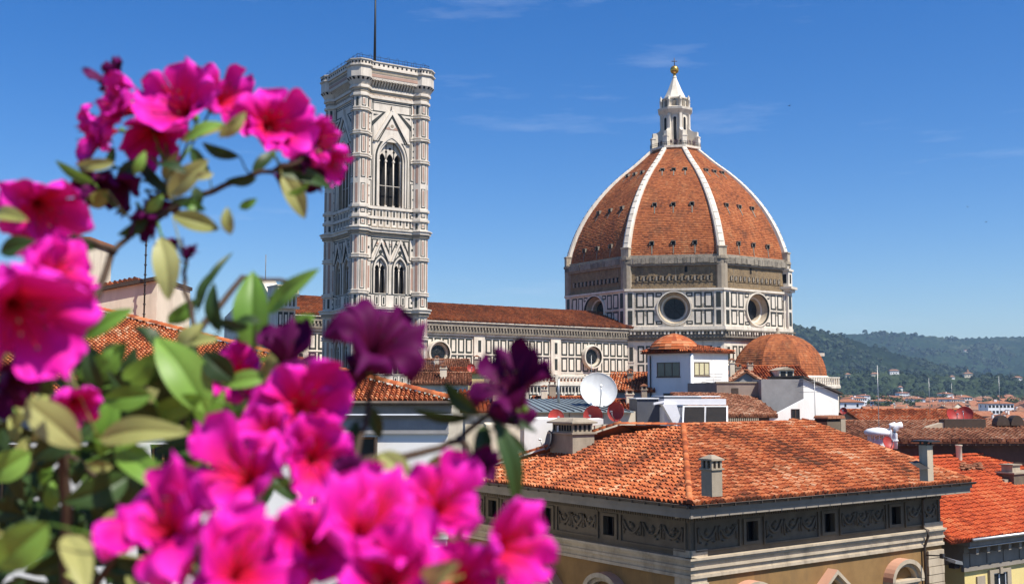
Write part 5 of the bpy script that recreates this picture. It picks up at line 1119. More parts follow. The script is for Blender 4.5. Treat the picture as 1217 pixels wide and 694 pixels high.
# ------------------------------------------------------------------ skylight block and dark tank house behind the palazzo ridge
d = 84
o, e, w = front(790, 866, d, 6); n = V((-e.y, e.x, 0)); z = lambda v: Z(v, d, 825)
sk = thing('skylight_block', 'white rooftop frame holding two tilted black glass panels', 'skylight', o)
m = MB().fr(o, e, n); m.box(.1, w*.98, .6, 5, z(530), z(484), 0); m.box(0, w*.97, 0.2, 5.2, z(481), z(474), 0); m.box(w*.02, w*.6, .5, 5, z(474), z(471.5), 1); m.box(.3, w*.96, 1.5, 5, z(471.5), z(470.5), 0)
m.prism([(-.2, z(480)), (.9, z(480)), (1.5, z(510)), (.9, z(510))], .0, .8, 0); m.fr(); m.build('frame', ['paint_white', 'slate_blue'], sk)
for u0, u1 in ((814, 838), (840, 864)):
    x0, x1 = on_line(u0, 490, o, o+e*10), on_line(u1, 490, o, o+e*10); m = MB().fr(o, e, n); zt_, zb_ = z(482), z(512)
    m.add([(x0-.12-.35,-.9,zb_),(x1+.12-.35,-.9,zb_),(x1+.12,.1,zt_),(x0-.12,.1,zt_),(x0-.12-.35,-.75,zb_-.05),(x1+.12-.35,-.75,zb_-.05),(x1+.12,.25,zt_-.05),(x0-.12,.25,zt_-.05)], [(0,1,2,3),(4,7,6,5),(0,4,5,1),(1,5,6,2),(2,6,7,3),(3,7,4,0)], 0)
    m.add([(x0-.35,-.92,zb_+.12),(x1-.35,-.92,zb_+.12),(x1-.02,.05,zt_-.08),(x0-.02,.05,zt_-.08)], [(0,1,2,3)], 1); m.fr(); m.build('panel', ['paint_white', 'panel_black'], sk)
m = MB().fr(o, e, n); m.add([(-.9,-.2,z(478.5)),(-.1,-.2,z(476)),(-.1,.1,z(476)),(-.9,.1,z(478.5)),(-.9,-.2,z(481)),(-.1,-.2,z(478.5)),(-.1,.1,z(478.5)),(-.9,.1,z(481))], [(0,1,2,3),(4,7,6,5),(0,4,5,1),(1,5,6,2),(2,6,7,3),(3,7,4,0)], 0); m.tube([(-.2, 0, z(477)), (.1, .3, z(478))], .05, n=6); m.fr(); m.build('camera_box', 'paint_white', sk)
o, e, w = front(757, 784, d+2, 4); n = V((-e.y, e.x, 0)); bx = thing('plant_room', 'dark slate grey rooftop box with a pale flat lid', 'hut', o); zt_ = Z(474, d+2, 770)
m = MB().fr(o, e, n); m.box(0, w, 0, 3.5, 8, zt_, 0); m.box(w, w+.35, .3, 3.4, 8, zt_-.4, 1); m.fr(); m.build('wall', ['slate_blue', 'cream'], bx); m = MB().fr(o, e, n); m.box(-.1, w+.9, -.1, 3.6, zt_, zt_+.08, 0); m.fr(); m.build('lid', 'paint_white', bx)

# ------------------------------------------------------------------ houses between the palazzo and the cathedral
H = {}
# tiled roof and taupe wall to the right of the tower house
d = 100; o, e, w = front(852, 907, d, 10); n = V((-e.y, e.x, 0)); z = lambda v: Z(v, d, 880)
t = thing('taupe_house', 'low taupe wall with a small vent above a tiled slope beside white gable', 'house', o)
m = MB().fr(o, e, n); m.box(0, w, 0, 8, 0, z(454.5), 0); m.box(-.1, w, -.1, .3, z(455), z(453.5), 1); m.box(w*.32, w*.46, -.06, 0, z(468), z(461), 2); m.fr(); m.build('wall', ['taupe', 'stone', 'shutter'], t)
m = MB(); d2 = 90; q0 = P(832, 494, d2); q1 = P(925, 494, d2+4.5); ex_ = (q1-q0).normalized(); up = V((o.x, o.y, z(468))) - q0; up = up - ex_*up.dot(ex_); L_ = up.length
tiles(m, q0, ex_, up.normalized(), [(0, 0), ((q1-q0).length, 0), ((q1-q0).length+3.2, L_), (2.5, L_)], .3, .42, 0, 0, 4, 1, 0, .3, 5); m.fr(q0, ex_, V((-ex_.y, ex_.x, 0)))
m.box(0, (q1-q0).length, .3, .5, -3, -.15, 1); m.box(0, (q1-q0).length-.5, .1, .2, -.75, -.6, 1)
for k in range(30): m.box(k*.22, k*.22+.12, .05, .3, -.55, -.2, 2)
m.fr(); m.build('roof', ['tile_brown', 'shutter', 'stone'], t)
# grey wall and white gable
d = 99.6; o, e, w = front(905, 955, d, 3); n = V((-e.y, e.x, 0)); z = lambda v, u=950: Z(v, d, u)
t = thing('white_gable_house', 'house with grey plaster front and bright white gable wall under sloping verge', 'house', o)
m = MB().fr(o, e, n); m.box(0, w, 0, 3, 0, z(450.5), 0); m.fr(); m.build('front_wall', 'grey_wall', t)
o2, e2, w2 = front(955, 996, d+.2, 24); n2 = V((-e2.y, e2.x, 0)); zz = lambda u, v: Z(v, d+.2+math.sin(R(24))*on_line(u, 470, o2, o2+e2*10), u)
s = lambda u: on_line(u, 470, o2, o2+e2*10)
m = MB().fr(o2, e2, n2); m.prism([(0, 0), (w2, 0), (w2, zz(996, 468)), (0, zz(956, 449.5))], 0, .5, 0); m.fr(); m.build('gable_wall', 'white', t)
m = MB().fr(o2, e2, n2); m.prism([(-.2, zz(956, 449.5)+.08), (w2+.3, zz(996, 468)-.05), (w2+.3, zz(996, 468)+.1), (-.2, zz(956, 449.5)+.25)], -.35, 5, 0); m.fr(); m.build('verge', 'copper', t)
# lower white wing with its dark window
o3, e3, w3 = front(905, 962, d-5.4, 14); n3 = V((-e3.y, e3.x, 0)); d3 = d-5.4; z3 = lambda v: Z(v, d3, 930); s3 = lambda u: on_line(u, 480, o3, o3+e3*10)
m = MB().fr(o3, e3, n3); m.prism([(s3(912), z3(506)), (w3, z3(506)), (w3, z3(472)), (s3(955), z3(475)), (s3(912), z3(497))], 0, .35, 0); m.fr(); m.build('wing', 'white', t)
window_part(t, o3, e3, -n3, s3(940), s3(950), z3(498), z3(486), 'double', 'glass', 'shutter')
# grey gable and orange roof with cream dormer behind
h = house('dormer_house', 'house with bright orange roof and cream dormer below the tribune dome', 885, 960, 452, 128, 2, 9, 1.7, 'gable', 'grey_wall', 'tile', .34, .3, seed=4)
d = 127; q = P(935, 449, d); m = MB().fr(V((q.x, q.y, 0)), h['e'], h['n']); z0, z1 = Z(450, d, 935), Z(439.5, d, 935); m.box(-.85, .85, 0, 4, z0-1, z1, 0); m.prism([(-1.0, z1), (0, z1+.35), (1.0, z1)], -.2, 4, 1); m.box(-.7, -.1, -.03, 0, z0+.1, z1-.15, 2); m.box(.1, .7, -.03, 0, z0+.1, z1-.15, 2); m.fr(); m.build('dormer', ['cream', 'stone_pale', 'glass'], h['roof'])
h2 = house('grey_gable_house', 'small house showing dull grey gable beside the orange dormer roof', 866, 908, 455, 116, 4, 8, Z(441, 116, 886)-Z(455, 116, 886), 'cross', 'grey_wall', 'tile_brown', .34, .3, seed=5)
# middle distance, left to right: pieces glimpsed between the flowers and the tower house
MID = [
 ('ochre_house', 'ochre house with old brown tiles below the first round window of the nave', 498, 558, 440, 150, 6, 10, 1.6, 'gable', 'ochre', 'tile_brown', ((2, 3, -2.5, -1.2), (5, 6, -2.5, -1.2))),
 ('low_tiled_house', 'low house with faded tiles in front of the ochre house', 492, 556, 455, 118, 2, 8, 1.1, 'gable', 'cream', 'tile_brown', ((3.5, 4.7, -1.7, -.6),)),
 ('yellow_stack_house', 'narrow yellow block with a red dish on top left of the big dish', 540, 580, 442, 136, 8, 6, .6, 'shed', 'yellow', 'tile', ()),
 ('orange_lean_to', 'small orange tiled roof between white wall and the fat chimney', 553, 606, 487, 72, 4, 6, 1.2, 'shed', 'cream', 'tile', ()),
 ('white_slope_house', 'pale house with a short red slope just left of the big white dish', 640, 700, 484, 112, 5, 6, 1.0, 'gable', 'white', 'tile', ()),
 ('grey_tiled_house', 'grey house with orange roof between big white dish and white tower', 724, 775, 463, 112, -12, 8, 1.7, 'gable', 'grey_wall', 'tile', ((4.3, 5.7, -2.2, -.6), (6.2, 6.6, -2.2, -.4))),
 ('lower_orange_house', 'low orange roof in front of the grey house by the dishes', 716, 790, 492, 92, 3, 7, 1.1, 'gable', 'taupe', 'tile', ()),
]
for i, (nm, lb, a, b, vE, d, psi, dep, rs, kind, wl2, tl, wins) in enumerate(MID): H[nm] = house(nm, lb, a, b, vE, d, psi, dep, rs, kind, wl2, tl, .3, .35, wins, seed=i+7)
rch = random.Random(4)
for h_ in list(H.values()) + [h, h2]:
    for k in range(rch.choice((1, 2, 2))):
        x = h_['w']*rch.uniform(.15, .85); y = rch.uniform(1.5, 3.2); q = h_['o'] + h_['e']*x + h_['n']*y; m = MB().fr(V((q.x, q.y, h_['ze'])), h_['e'], h_['n']); s = rch.uniform(.22, .36); t_ = rch.uniform(1.5, 2.3)
        m.box(-s, s, -s, s, -.3, t_, 0); m.box(-s-.07, s+.07, -s-.07, s+.07, t_, t_+.08, 0)
        for xx in (-s+.05, s-.05): m.box(xx-.05, xx+.05, -s, s, t_+.08, t_+.35, 0)
        m.prism([(-s-.1, t_+.35), (0, t_+.55), (s+.1, t_+.35)], -s-.08, s+.08, 1); m.fr()
        if h_['roof']: m.build('chimney', [rch.choice(('stone_pale', 'stone', 'cream')), 'tile_brown'], h_['roof'])
# grey metal roof with cream wall
d = 82; o, e, w = front(596, 755, d, 5); n = V((-e.y, e.x, 0)); z = lambda v, u=690: Z(v, d, u)
t = thing('metal_roof_house', 'low cream building under a grey green standing seam metal roof', 'house', o)
m = MB().fr(o, e, n); m.box(0, w, 0, 9, 0, z(489), 0); 
for q in range(8): m.box(q*w/8, q*w/8+.08, -.05, 0, z(520), z(489), 1)
m.fr(); m.build('wall', ['cream', 'stone'], t)
m = MB().fr(o, e, n); m.add([(-.3,-.4,z(488.5)),(w*.98,-.4,z(489)),(w*.72,9,z(474.5)),(-.3,9,z(475)),(-.3,-.4,z(490)),(w*.98,-.4,z(490.5)),(w*.72,9,z(476)),(-.3,9,z(476))], [(0,1,2,3),(4,7,6,5),(0,4,5,1),(1,5,6,2),(2,6,7,3),(3,7,4,0)], 0)
for q in range(17):
    f_ = (q+.5)/17; x0, x1 = -.3+f_*(w*.98+.3), -.3+f_*(w*.72+.3); m.tube([(x0, -.42, z(488.5)+.03), (x1, 9, z(475)+.03)], .05, n=4, m=1)
m.fr(); m.build('roof', ['zinc', 'slate_blue'], t)
# white terrace walls left of the fat chimney
d = 64.5; o, e, w = front(578, 668, d, 3); n = V((-e.y, e.x, 0)); z = lambda v: Z(v, d, 630)
t = thing('terrace_wall', 'whitewashed rooftop terrace wall left of the broad stone chimney', 'wall', o)
m = MB().fr(o, e, n); m.box(0, w*.52, .2, 6, 10, z(505), 1); m.box(w*.5, w, 0, 6, 10, z(498), 0); m.prism([(w*.9, z(512)), (w*1.5, z(503)), (w*1.5, z(497)), (w*1.2, z(498)), (w*.9, z(505))], -1.5, .8, 0)
m.fr(); m.build('wall', ['white', 'cream', 'stone'], t)
# ------------------------------------------------------------------ houses on the right
d = 76; o, e, w = front(985, 1320, d, 2.5); n = V((-e.y, e.x, 0)); ze = Z(524.5, d, 1066); t = thing('long_brown_house', 'long house with weathered brown tiles and dark shaded eaves on the right', 'house', o)
rise = 1.08; dep = 8.5; m = MB(); es_ = (n*dep + UP*rise).normalized(); tiles(m, o + UP*ze - e*.2, e, es_, [(0, 0), (w, 0), (w, math.hypot(dep, rise)), (0, math.hypot(dep, rise))], .3, .42, 0, 0, 4, 1.5, 0, .3, 9)
m.poly([o + UP*(ze+rise) + n*dep, o + UP*(ze+rise) + n*dep + e*w, o + UP*ze + n*2*dep + e*w, o + UP*ze + n*2*dep], 0, .5); ridge_tiles(m, o + UP*(ze+rise+.05) + n*dep, o + UP*(ze+rise+.05) + n*dep + e*w, .2); m.build('roof', 'tile_brown', t)
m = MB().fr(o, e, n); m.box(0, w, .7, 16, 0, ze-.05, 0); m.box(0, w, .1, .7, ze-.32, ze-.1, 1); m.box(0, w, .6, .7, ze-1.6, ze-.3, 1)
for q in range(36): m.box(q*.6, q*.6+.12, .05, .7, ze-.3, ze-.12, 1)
m.fr(); m.build('wall', ['taupe', 'shutter'], t)
roofR = [r for r in t.children if r.name.startswith('roof')][0]
q = P(1112, 504, d+5.5); m = MB().fr(V((q.x, q.y, 0)), e, n); z_ = Z(510, d+5.5, 1112); m.prism([(-1.1, z_-.5), (.6, z_-.5), (.6, z_+.55), (-1.1, z_+.1)], -.3, .4, 0); m.box(.5, 3.6, -.4, .6, z_-.2, z_+.75, 1); m.fr(); o_ = m.build('chimney', ['stone_pale', 'shutter'], roofR)
q = P(1190, 502, d+6); m = MB().fr(V((q.x, q.y, Z(507, d+6, 1190))), e, n)
for i in range(2): m.prism([(i*1.1+.5*x, .1+.75*zq_) for x, zq_ in round_pts(1, 8)], -.3, .5, 0)
m.fr(); o_ = m.build('chimney', ['shutter'], roofR); o_['label'] = 'dark chimney with two rounded hoods'
h = house('orange_hall', 'long hall with bright orange roof and grey gable behind the brown tiled house', 1024, 1172, 501, 122, 3, 10, 1.15, 'gable', 'taupe', 'tile', .34, .3, seed=21)
q = P(1143, 492, 121.6); m = MB().fr(V((q.x, q.y, 0)), h['e'], h['n']); z_ = Z(497, 121, 1143); m.box(-.5, .5, 0, .8, z_-.5, z_+.75, 0); m.box(-.6, .6, -.1, .9, z_+.75, z_+.85, 1); m.fr(); m.build('chimney', ['white', 'stone'], h['roof'])
# white vent drum with bent pipe
q = P(1044, 527, 69); vd = thing('vent_drum', 'white round roof ventilator with louvred neck beside the palazzo verge', 'ventilator', q); s = 69/1300
m = MB(); m.lathe([(.55, -.9), (.55, .25)], 16, 0, tuple(q)); m.lathe([(.8, .55), (.85, .62), (.85, .78), (.6, .92), (.1, 1.0)], 20, 0, tuple(q))
for k in range(14): a = 2*math.pi*k/14; m.box(q.x+.62*math.cos(a)-.03, q.x+.62*math.cos(a)+.03, q.y+.62*math.sin(a)-.03, q.y+.62*math.sin(a)+.03, q.z+.2, q.z+.58, 0)
m.build('drum', 'paint_white', vd)
q = P(1063, 533, 68.5); m = MB(); zt_ = Z(510, 68.5, 1063) - q.z; m.tube([q, q + UP*(zt_*.78), q + UP*zt_ + AX*.06, q + UP*(zt_+.22) + AX*.25, q + UP*(zt_+.28) + AX*.5], .2, n=10); m.tube([q + AX*-.28 + UP*(zt_*.4), q + AX*-.28 + UP*(zt_*.95), q + AX*-.2 + UP*(zt_+.22), q + AX*.1 + UP*(zt_+.3)], .16, n=10); m.lathe([(.26, zt_*.4), (.26, zt_*.46)], 12, 0, tuple(q)); tag(m.build('flue_pipe', 'paint_white'), 'white bent flue pipes rising beside the round roof ventilator', 'pipe')
# ------------------------------------------------------------------ satellite dishes
def dish(u, v, d, ru, rv_, mat, label, face, mast=1.6, group=None):
    c = P(u, v, d); s = d/1300; r = max(ru, rv_)*s; t = thing('satellite_dish', label, 'satellite dish', c - UP*mast, group)
    f = V(face).normalized(); q = f.to_track_quat('Z', 'Y'); ex, ey, ez = q @ AX, q @ AY, q @ UP
    m = MB().fr(c, ex, ey, ez); n = 7; pr = [(r*i/n, r*.32*(i/n)**2 - r*.32) for i in range(n+1)]; m.lathe(pr + [(r*1.01, .02*r), (r*.99, -.01*r)] + [(a, b-.05*r) for a, b in pr[::-1]], 28, 0, cap=False); m.fr(); m.build('dish', mat, t)
    m = MB().fr(c, ex, ey, ez); m.tube([(0, -r*.95, -.02*r), (0, -r*.5, r*.55), (0, -r*.1, r*.72)], .03*max(1, r), n=6); m.lathe([(.06*max(1, r), 0), (.06*max(1, r), .14*max(1, r))], 8, 0, (0, -r*.08, r*.68)); m.fr(); m.build('feed_arm', 'steel', t)
    m = MB(); b = c - ez*(r*.36); m.tube([b, b - ez*(.12*r) - UP*.05, V((b.x-ez.x*.15*r, b.y-ez.y*.15*r, c.z-mast))], .045*max(1, r), n=6); m.build('mast', 'steel', t); return t
dish(711.5, 463, 86, 21, 22, 'dish_white', 'large white satellite dish in front of the nave', (.10, -1, .42), 3.2)
dish(704.5, 494, 66, 10, 12, 'dish_red', 'red satellite dish just right of the broad stone chimney', (-.45, -1, .15))
dish(731.5, 489, 66, 8, 11.5, 'dish_red', 'red satellite dish under the right edge of the big white one', (-.8, -1, .15))
dish(661, 496, 68, 8, 10, 'dish_red', 'red satellite dish half hidden behind the broad stone chimney', (.3, -1, .2))
dish(560, 437, 134, 5, 5, 'dish_red', 'tiny red satellite dish on the yellow block below the nave', (.2, -1, .2), 2)
dish(1056, 526, 67.5, 7, 8, 'dish_red', 'dark red dish tucked under the round white ventilator', (.5, -1, .5), 1)
dish(1132, 494, 88, 9, 9, 'dish_red', 'red satellite dish on brown roof, left one of a pair', (.6, -1, .5), 1.4)
dish(1146, 492, 88.5, 10, 9, 'dish_red', 'red satellite dish on brown roof, right one of a pair', (-.6, -1, .6), 1.4)
dish(1002.5, 488, 112, 3.4, 4.2, 'dish_red', 'very small red dish right of the bright white gable', (-.6, -1, .3), 1.5)
dish(651, 523, 63.6, 7, 12, 'slate_blue', 'dark dish turned edge on beside the broad stone chimney', (-1, -.2, .2), 1.3)
# ------------------------------------------------------------------ aerials
def aerial(u, v0, v1, d, label, kind='mast', r=.024, bars=3, w=.8):
    a, b = P(u, v0, d), P(u, v1, d); b.x = a.x; b.y = a.y; t = thing('aerial', label, 'aerial', a); m = MB(); m.tube([a, b], r, r*.6, 5); m.build('pole', 'steel', t)
    if kind == 'yagi':
        m = MB(); L = b.z-a.z
        for k in range(bars):
            z = b.z - .1 - k*L*.13; ww = w*(1-.12*k); m.tube([V((a.x-ww, a.y, z)), V((a.x+ww, a.y+.2, z))], r*.55, n=4)
            for q in range(6): x = a.x - ww + 2*ww*q/5; m.tube([V((x, a.y-.25, z)), V((x, a.y+.35, z))], r*.35, n=4)
        m.build('crossbars', 'steel', t)
    return t
aerial(1045, 516, 434, 70, 'tall thin white aerial pole above the round ventilator', r=.03)
aerial(1105.5, 500, 449, 90, 'thin bare pole standing over the orange hall roof'); aerial(1132, 490, 455, 130, 'short bare pole left of the pair of red dishes'); aerial(1189, 497, 447, 100, 'slender bare aerial pole near the right edge')
aerial(969, 500, 452, 96, 'roof aerial with long bars before the white gable wall', 'yagi', .035, 3, 1.7)
aerial(848, 470, 443, 103, 'roof aerial with bars before the white tower wall', 'yagi', .03, 3, .9)
aerial(25, 606, 545, 33, 'many armed television aerial before the white house wall', 'yagi', .02, 4, .35)
aerial(703, 462, 422, 90, 'thin pole rising behind the big white dish', r=.03); aerial(664, 480, 450, 88, 'short thick post on the metal roof', r=.12)
aerial(516, 440, 428, 146, 'tangle of small aerial bars on the ochre house', 'yagi', .03, 3, 1.4)
# ------------------------------------------------------------------ far city
def roof_far(name, c1, c2):
    m, nt, b, o = base_mat(name); p = coords(nt)
    col = mixc(nt, rng(nt, nz(nt, .5, 6, .7, p), .35, .65), c1, c2); col = mixc(nt, rng(nt, nz(nt, 2.5, 4, .7, p), .5, .7, 0, .5), col, tuple(x*.4 for x in c1))
    nt.links.new(col, b.inputs['Base Color']); b.inputs['Roughness'].default_value = .95; b.inputs['Specular IOR Level'].default_value = .1; bump(nt, b, nz(nt, 3.5, 4, .6, p), .8, .15)
roof_far('roof_far', (.28, .105, .055), (.38, .18, .105)); roof_far('roof_far_brown', (.22, .11, .07), (.33, .19, .12))
def far_house(w, dp, h, rise, kind, wall, roof, nwin, storeys, seed):
    rnd = random.Random(seed); m = MB(); m.box(-w/2, w/2, -dp/2, dp/2, 0, h, 0); ov = .5; k = rise/(dp/2)
    if kind == 'gable':
        for s in (-1, 1): m.poly([(s*w/2,-dp/2,h),(s*w/2,dp/2,h),(s*w/2,0,h+rise)], 0)
        for s in (-1, 1): m.add([(-w/2-ov,s*(dp/2+ov),h-k*ov),(w/2+ov,s*(dp/2+ov),h-k*ov),(w/2+ov,0,h+rise),(-w/2-ov,0,h+rise),(-w/2-ov,s*(dp/2+ov),h-k*ov+.22),(w/2+ov,s*(dp/2+ov),h-k*ov+.22),(w/2+ov,0,h+rise+.22),(-w/2-ov,0,h+rise+.22)], [(0,1,2,3),(4,5,6,7),(0,1,5,4),(1,2,6,5),(3,0,4,7)], 1)
    else:
        a = dp/2; m.add([(-w/2-ov,-dp/2-ov,h-.1),(w/2+ov,-dp/2-ov,h-.1),(w/2+ov,dp/2+ov,h-.1),(-w/2-ov,dp/2+ov,h-.1),(-w/2-ov,-dp/2-ov,h+.12),(w/2+ov,-dp/2-ov,h+.12),(w/2+ov,dp/2+ov,h+.12),(-w/2-ov,dp/2+ov,h+.12),(-w/2+a,0,h+rise),(w/2-a,0,h+rise)], [(0,1,2,3),(0,1,5,4),(1,2,6,5),(2,3,7,6),(3,0,4,7),(4,5,9,8),(6,7,8,9),(5,6,9),(7,4,8)], 1)
    for st in range(storeys):
        for i in range(nwin):
            x = -w/2 + (i+.5)*w/nwin; z = h-2.3-st*3.1
            m.box(x-.45, x+.45, -dp/2-.04, -dp/2, z, z+1.5, 2); m.box(x-.9, x-.47, -dp/2-.07, -dp/2, z, z+1.5, 3); m.box(x+.47, x+.9, -dp/2-.07, -dp/2, z, z+1.5, 3)
        for i in range(2): y = -dp/2 + (i+.5)*dp/2; z = h-2.3-st*3.1; m.box(-w/2-.04, -w/2, y-.45, y+.45, z, z+1.5, 2); m.box(w/2, w/2+.04, y-.45, y+.45, z, z+1.5, 2)
    for i in range(2):
        x = rnd.uniform(-w*.35, w*.35); y = rnd.choice((-1, 1))*dp*.2; m.box(x-.4, x+.4, y-.3, y+.3, h, h+rise+.7, 0); m.box(x-.5, x+.5, y-.4, y+.4, h+rise+.7, h+rise+.85, 1)
    o = m.build('town_house', [wall, roof, 'glass', 'shutter']); return o
VAR = [('cream', 'roof_far', 'cream town house with terracotta gable roof in the distant city'), ('white', 'roof_far', 'white town house with terracotta hip roof in the distant city'),
       ('yellow', 'roof_far_brown', 'yellow town house with brown gable roof in the distant city'), ('pinkwall', 'roof_far', 'pink walled town house with red roof in the distant city'),
       ('cream', 'roof_far_brown', 'long cream block with brown hip roof in the distant city'), ('white', 'roof_far_brown', 'small white house with brown gable roof in the distant city'), ('taupe', 'roof_far', 'grey brown town house with orange roof in the distant city'),
       ('paint_white', 'roof_far', 'tall white apartment block with many windows in the distant city')]
DIM = [(12, 9, 14, 2.2, 'gable', 4, 3), (14, 10, 15, 2.4, 'hip', 5, 3), (11, 9, 13, 2.0, 'gable', 4, 3), (13, 9, 14.5, 2.2, 'gable', 4, 3), (24, 11, 14.5, 2.5, 'hip', 8, 4), (9, 8, 12.5, 1.9, 'gable', 3, 2), (16, 10, 14, 2.3, 'gable', 5, 3), (18, 11, 19, 1.6, 'hip', 7, 5)]
PRO = []
for i, ((w, rf_, lb), dm_) in enumerate(zip(VAR, DIM)):
    o = far_house(*dm_[:5], w, rf_, dm_[5], dm_[6], i); tag(o, lb, 'house', 'town houses of the distant city'); PRO.append(o)
rc = random.Random(5); first = [True]*len(PRO); placed = []; made = 0; tries = 0
while made < 285 and tries < 20000:
    tries += 1
    v = rc.uniform(469.8, 496); d = 11.5*1300/(v-466)*rc.uniform(.9, 1.15)
    if d > 1750 or d < 165: continue
    u = rc.uniform(925, 1300); k = rc.choices(range(8), (5, 4, 3, 3, 3, 4, 3, 1 if d > 500 else 0))[0]; p = P(u, 466, d); sp = 9 + DIM[k][0]*.35
    if any((p.x-x)**2 + (p.y-y)**2 < (sp+s)**2*.55 for x, y, s in placed): continue
    if math.hypot(p.x-TCn.x, p.y-TCn.y) < 26 or math.hypot(p.x-Dc.x, p.y-Dc.y) < 48: continue
    placed.append((p.x, p.y, sp)); rz = R(rc.choice((0, 90, 8, -20, 35, -50)) + rc.uniform(-8, 8)); made += 1
    o = PRO[k] if first[k] else dup(PRO[k]); first[k] = False
    o.location = (p.x, p.y, rc.uniform(-2.5, 3.0) + max(0, d-900)*.006); o.rotation_euler = (0, 0, rz); s = rc.uniform(.85, 1.2); o.scale = (s, s, rc.uniform(.92, 1.08))
# trees among the roofs and at the foot of the hills
def tree(name, label, h, r, kind, seed):
    rnd = random.Random(seed); t = thing(name, label, 'tree', V((0, 0, 0)), 'trees of the distant city'); m = MB(); mt = 'trunk'
    m.tube([(0, 0, 0), (.1, .05, h*.3), (-.05, .1, h*.55)], r*.09+.1, .06, 7)
    for i in range(5 if kind != 'cypress' else 0):
        a = rnd.uniform(0, 6.28); m.tube([(0, 0, h*rnd.uniform(.25, .42)), (math.cos(a)*r*.4, math.sin(a)*r*.4, h*.6), (math.cos(a)*r*.75, math.sin(a)*r*.75, h*rnd.uniform(.65, .85))], .13, .04, 5)
    m.build('trunk', mt, t); m = MB(); cl = []
    if kind == 'cypress': cl = [(0, 0, h*(.12+.86*i/9), r*(.35+.65*math.sin(math.pi*(.15+.80*i/9)))*1.0) for i in range(10)]
    else:
        for i in range(13):
            a = rnd.uniform(0, 6.28); q = rnd.uniform(0, .75)*r; cl.append((q*math.cos(a), q*math.sin(a), h*rnd.uniform(.45, .9), r*rnd.uniform(.3, .5)))
    for (x, y, z, q) in cl:
        tone = rnd.uniform(.1, .9)
        for i in range(46 if kind != 'cypress' else 40):
            dv = V((rnd.gauss(0, 1), rnd.gauss(0, 1), rnd.gauss(0, 1))).normalized(); p = V((x, y, z)) + V((dv.x, dv.y, dv.z*(.75 if kind != 'cypress' else 1.3)))*q*rnd.uniform(.75, 1.08)
            a_ = dv.orthogonal().normalized(); b_ = dv.cross(a_); s = rnd.uniform(.22, .42)*(.6+r*.12); tw = rnd.uniform(0, 3); a2 = a_*math.cos(tw)+b_*math.sin(tw)+dv*rnd.uniform(-.5, .5); b2 = b_*math.cos(tw)-a_*math.sin(tw)+dv*rnd.uniform(-.5, .5)
            m.add([p-a2*s-b2*s*.6, p+a2*s-b2*s*.6, p+a2*s+b2*s*.6, p-a2*s+b2*s*.6], [(0, 1, 2, 3)], 0, max(0, min(1, tone+rnd.uniform(-.25, .25))))
    m.build('crown', 'tree_dark' if kind == 'cypress' else 'tree_leaf', t); return t
TP = [tree('broadleaf_tree', 'broad dark green tree among the roofs of the distant city', 17, 6.5, 'b', 1), tree('broadleaf_tree', 'lighter rounded tree among the roofs of the distant city', 15, 5, 'b', 2), tree('cypress_tree', 'narrow dark cypress among the roofs of the distant city', 21, 1.9, 'cypress', 3)]
TPm = 0; fst = [True]*3
spots = [(984, 476, 2.0), (1000, 478, 1), (1013, 482, 1), (1030, 480, 1), (1060, 481, 1), (1068, 480, 0), (1076, 482, 0), (1085, 480, 0), (1052, 483, 0), (1090, 476, 1), (1135, 478, 2), (1168, 477, 2), (1190, 478, 2), (1120, 477, 0), (1150, 476, 0), (1205, 474, 1), (1215, 480, 0), (975, 480, 0), (992, 482, 0)]
spots = [(u, v, int(k)) for u, v, k in spots] + [(rc.uniform(940, 1290), rc.uniform(471.5, 480), rc.choice((0, 0, 1, 1, 2))) for _ in range(45)]
for u, v, k in spots:
    d = 11*1300/(v-466); 
    if d > 1750: d = 1700
    p = P(u, 466, d); z0 = max(0, d-900)*.006
    if any((p.x-x)**2+(p.y-y)**2 < (s*.5)**2 for x, y, s in placed): p.x += 8; p.y -= 7
    o = TP[k] if fst[k] else dup(TP[k]); fst[k] = False; s = rc.uniform(1.05, 1.5); o.location = (p.x, p.y, z0); o.rotation_euler = (0, 0, rc.uniform(0, 6)); o.scale = (s, s, s)
# villas on the hills
def villa(u, q, hill_, w, dp, h, wall, label, tower=False):
    w *= .75; dp *= .75; h *= .75
    x, d, z = HILLS[hill_](u, q); t = thing('villa', label, 'villa', V((x, d, z-2))); m = MB().fr(V((x, d, z-2))); m.box(-w/2, w/2, -dp/2, dp/2, 0, h+2, 0)
    for i in range(int(w/5)):
        for s in range(int(h/4)): m.box(-w/2+2.5+i*5-.8, -w/2+2.5+i*5+.8, -dp/2-.1, -dp/2, 3+s*4, 5.2+s*4, 1)
    if tower: m.box(-w*.12, w*.12, -dp*.2, dp*.2, h+2, h*1.9, 0)
    m.fr(); m.build('wall', [wall, 'glass'], t)
    m = MB().fr(V((x, d, z-2))); a = dp/2; m.add([(-w/2-1,-dp/2-1,h+2),(w/2+1,-dp/2-1,h+2),(w/2+1,dp/2+1,h+2),(-w/2-1,dp/2+1,h+2),(-w/2+a,0,h+5),(w/2-a,0,h+5)], [(0,1,2,3),(0,1,5,4),(2,3,4,5),(1,2,5),(3,0,4)], 0)
    if tower: m.add([(-w*.15,-dp*.25,h*1.9),(w*.15,-dp*.25,h*1.9),(w*.15,dp*.25,h*1.9),(-w*.15,dp*.25,h*1.9),(0,0,h*1.9+6)], [(0,1,2,3),(0,1,4),(1,2,4),(2,3,4),(3,0,4)], 0)
    m.fr(); m.build('roof', 'roof_far_brown', t)
villa(1063, .98, 'wooded_slope', 24, 10, 9, 'white', 'long white villa on the wooded slope below the dark hill'); villa(1151, .97, 'wooded_slope', 22, 12, 8, 'cream', 'cream villa with a red turret on the slope at right', True)
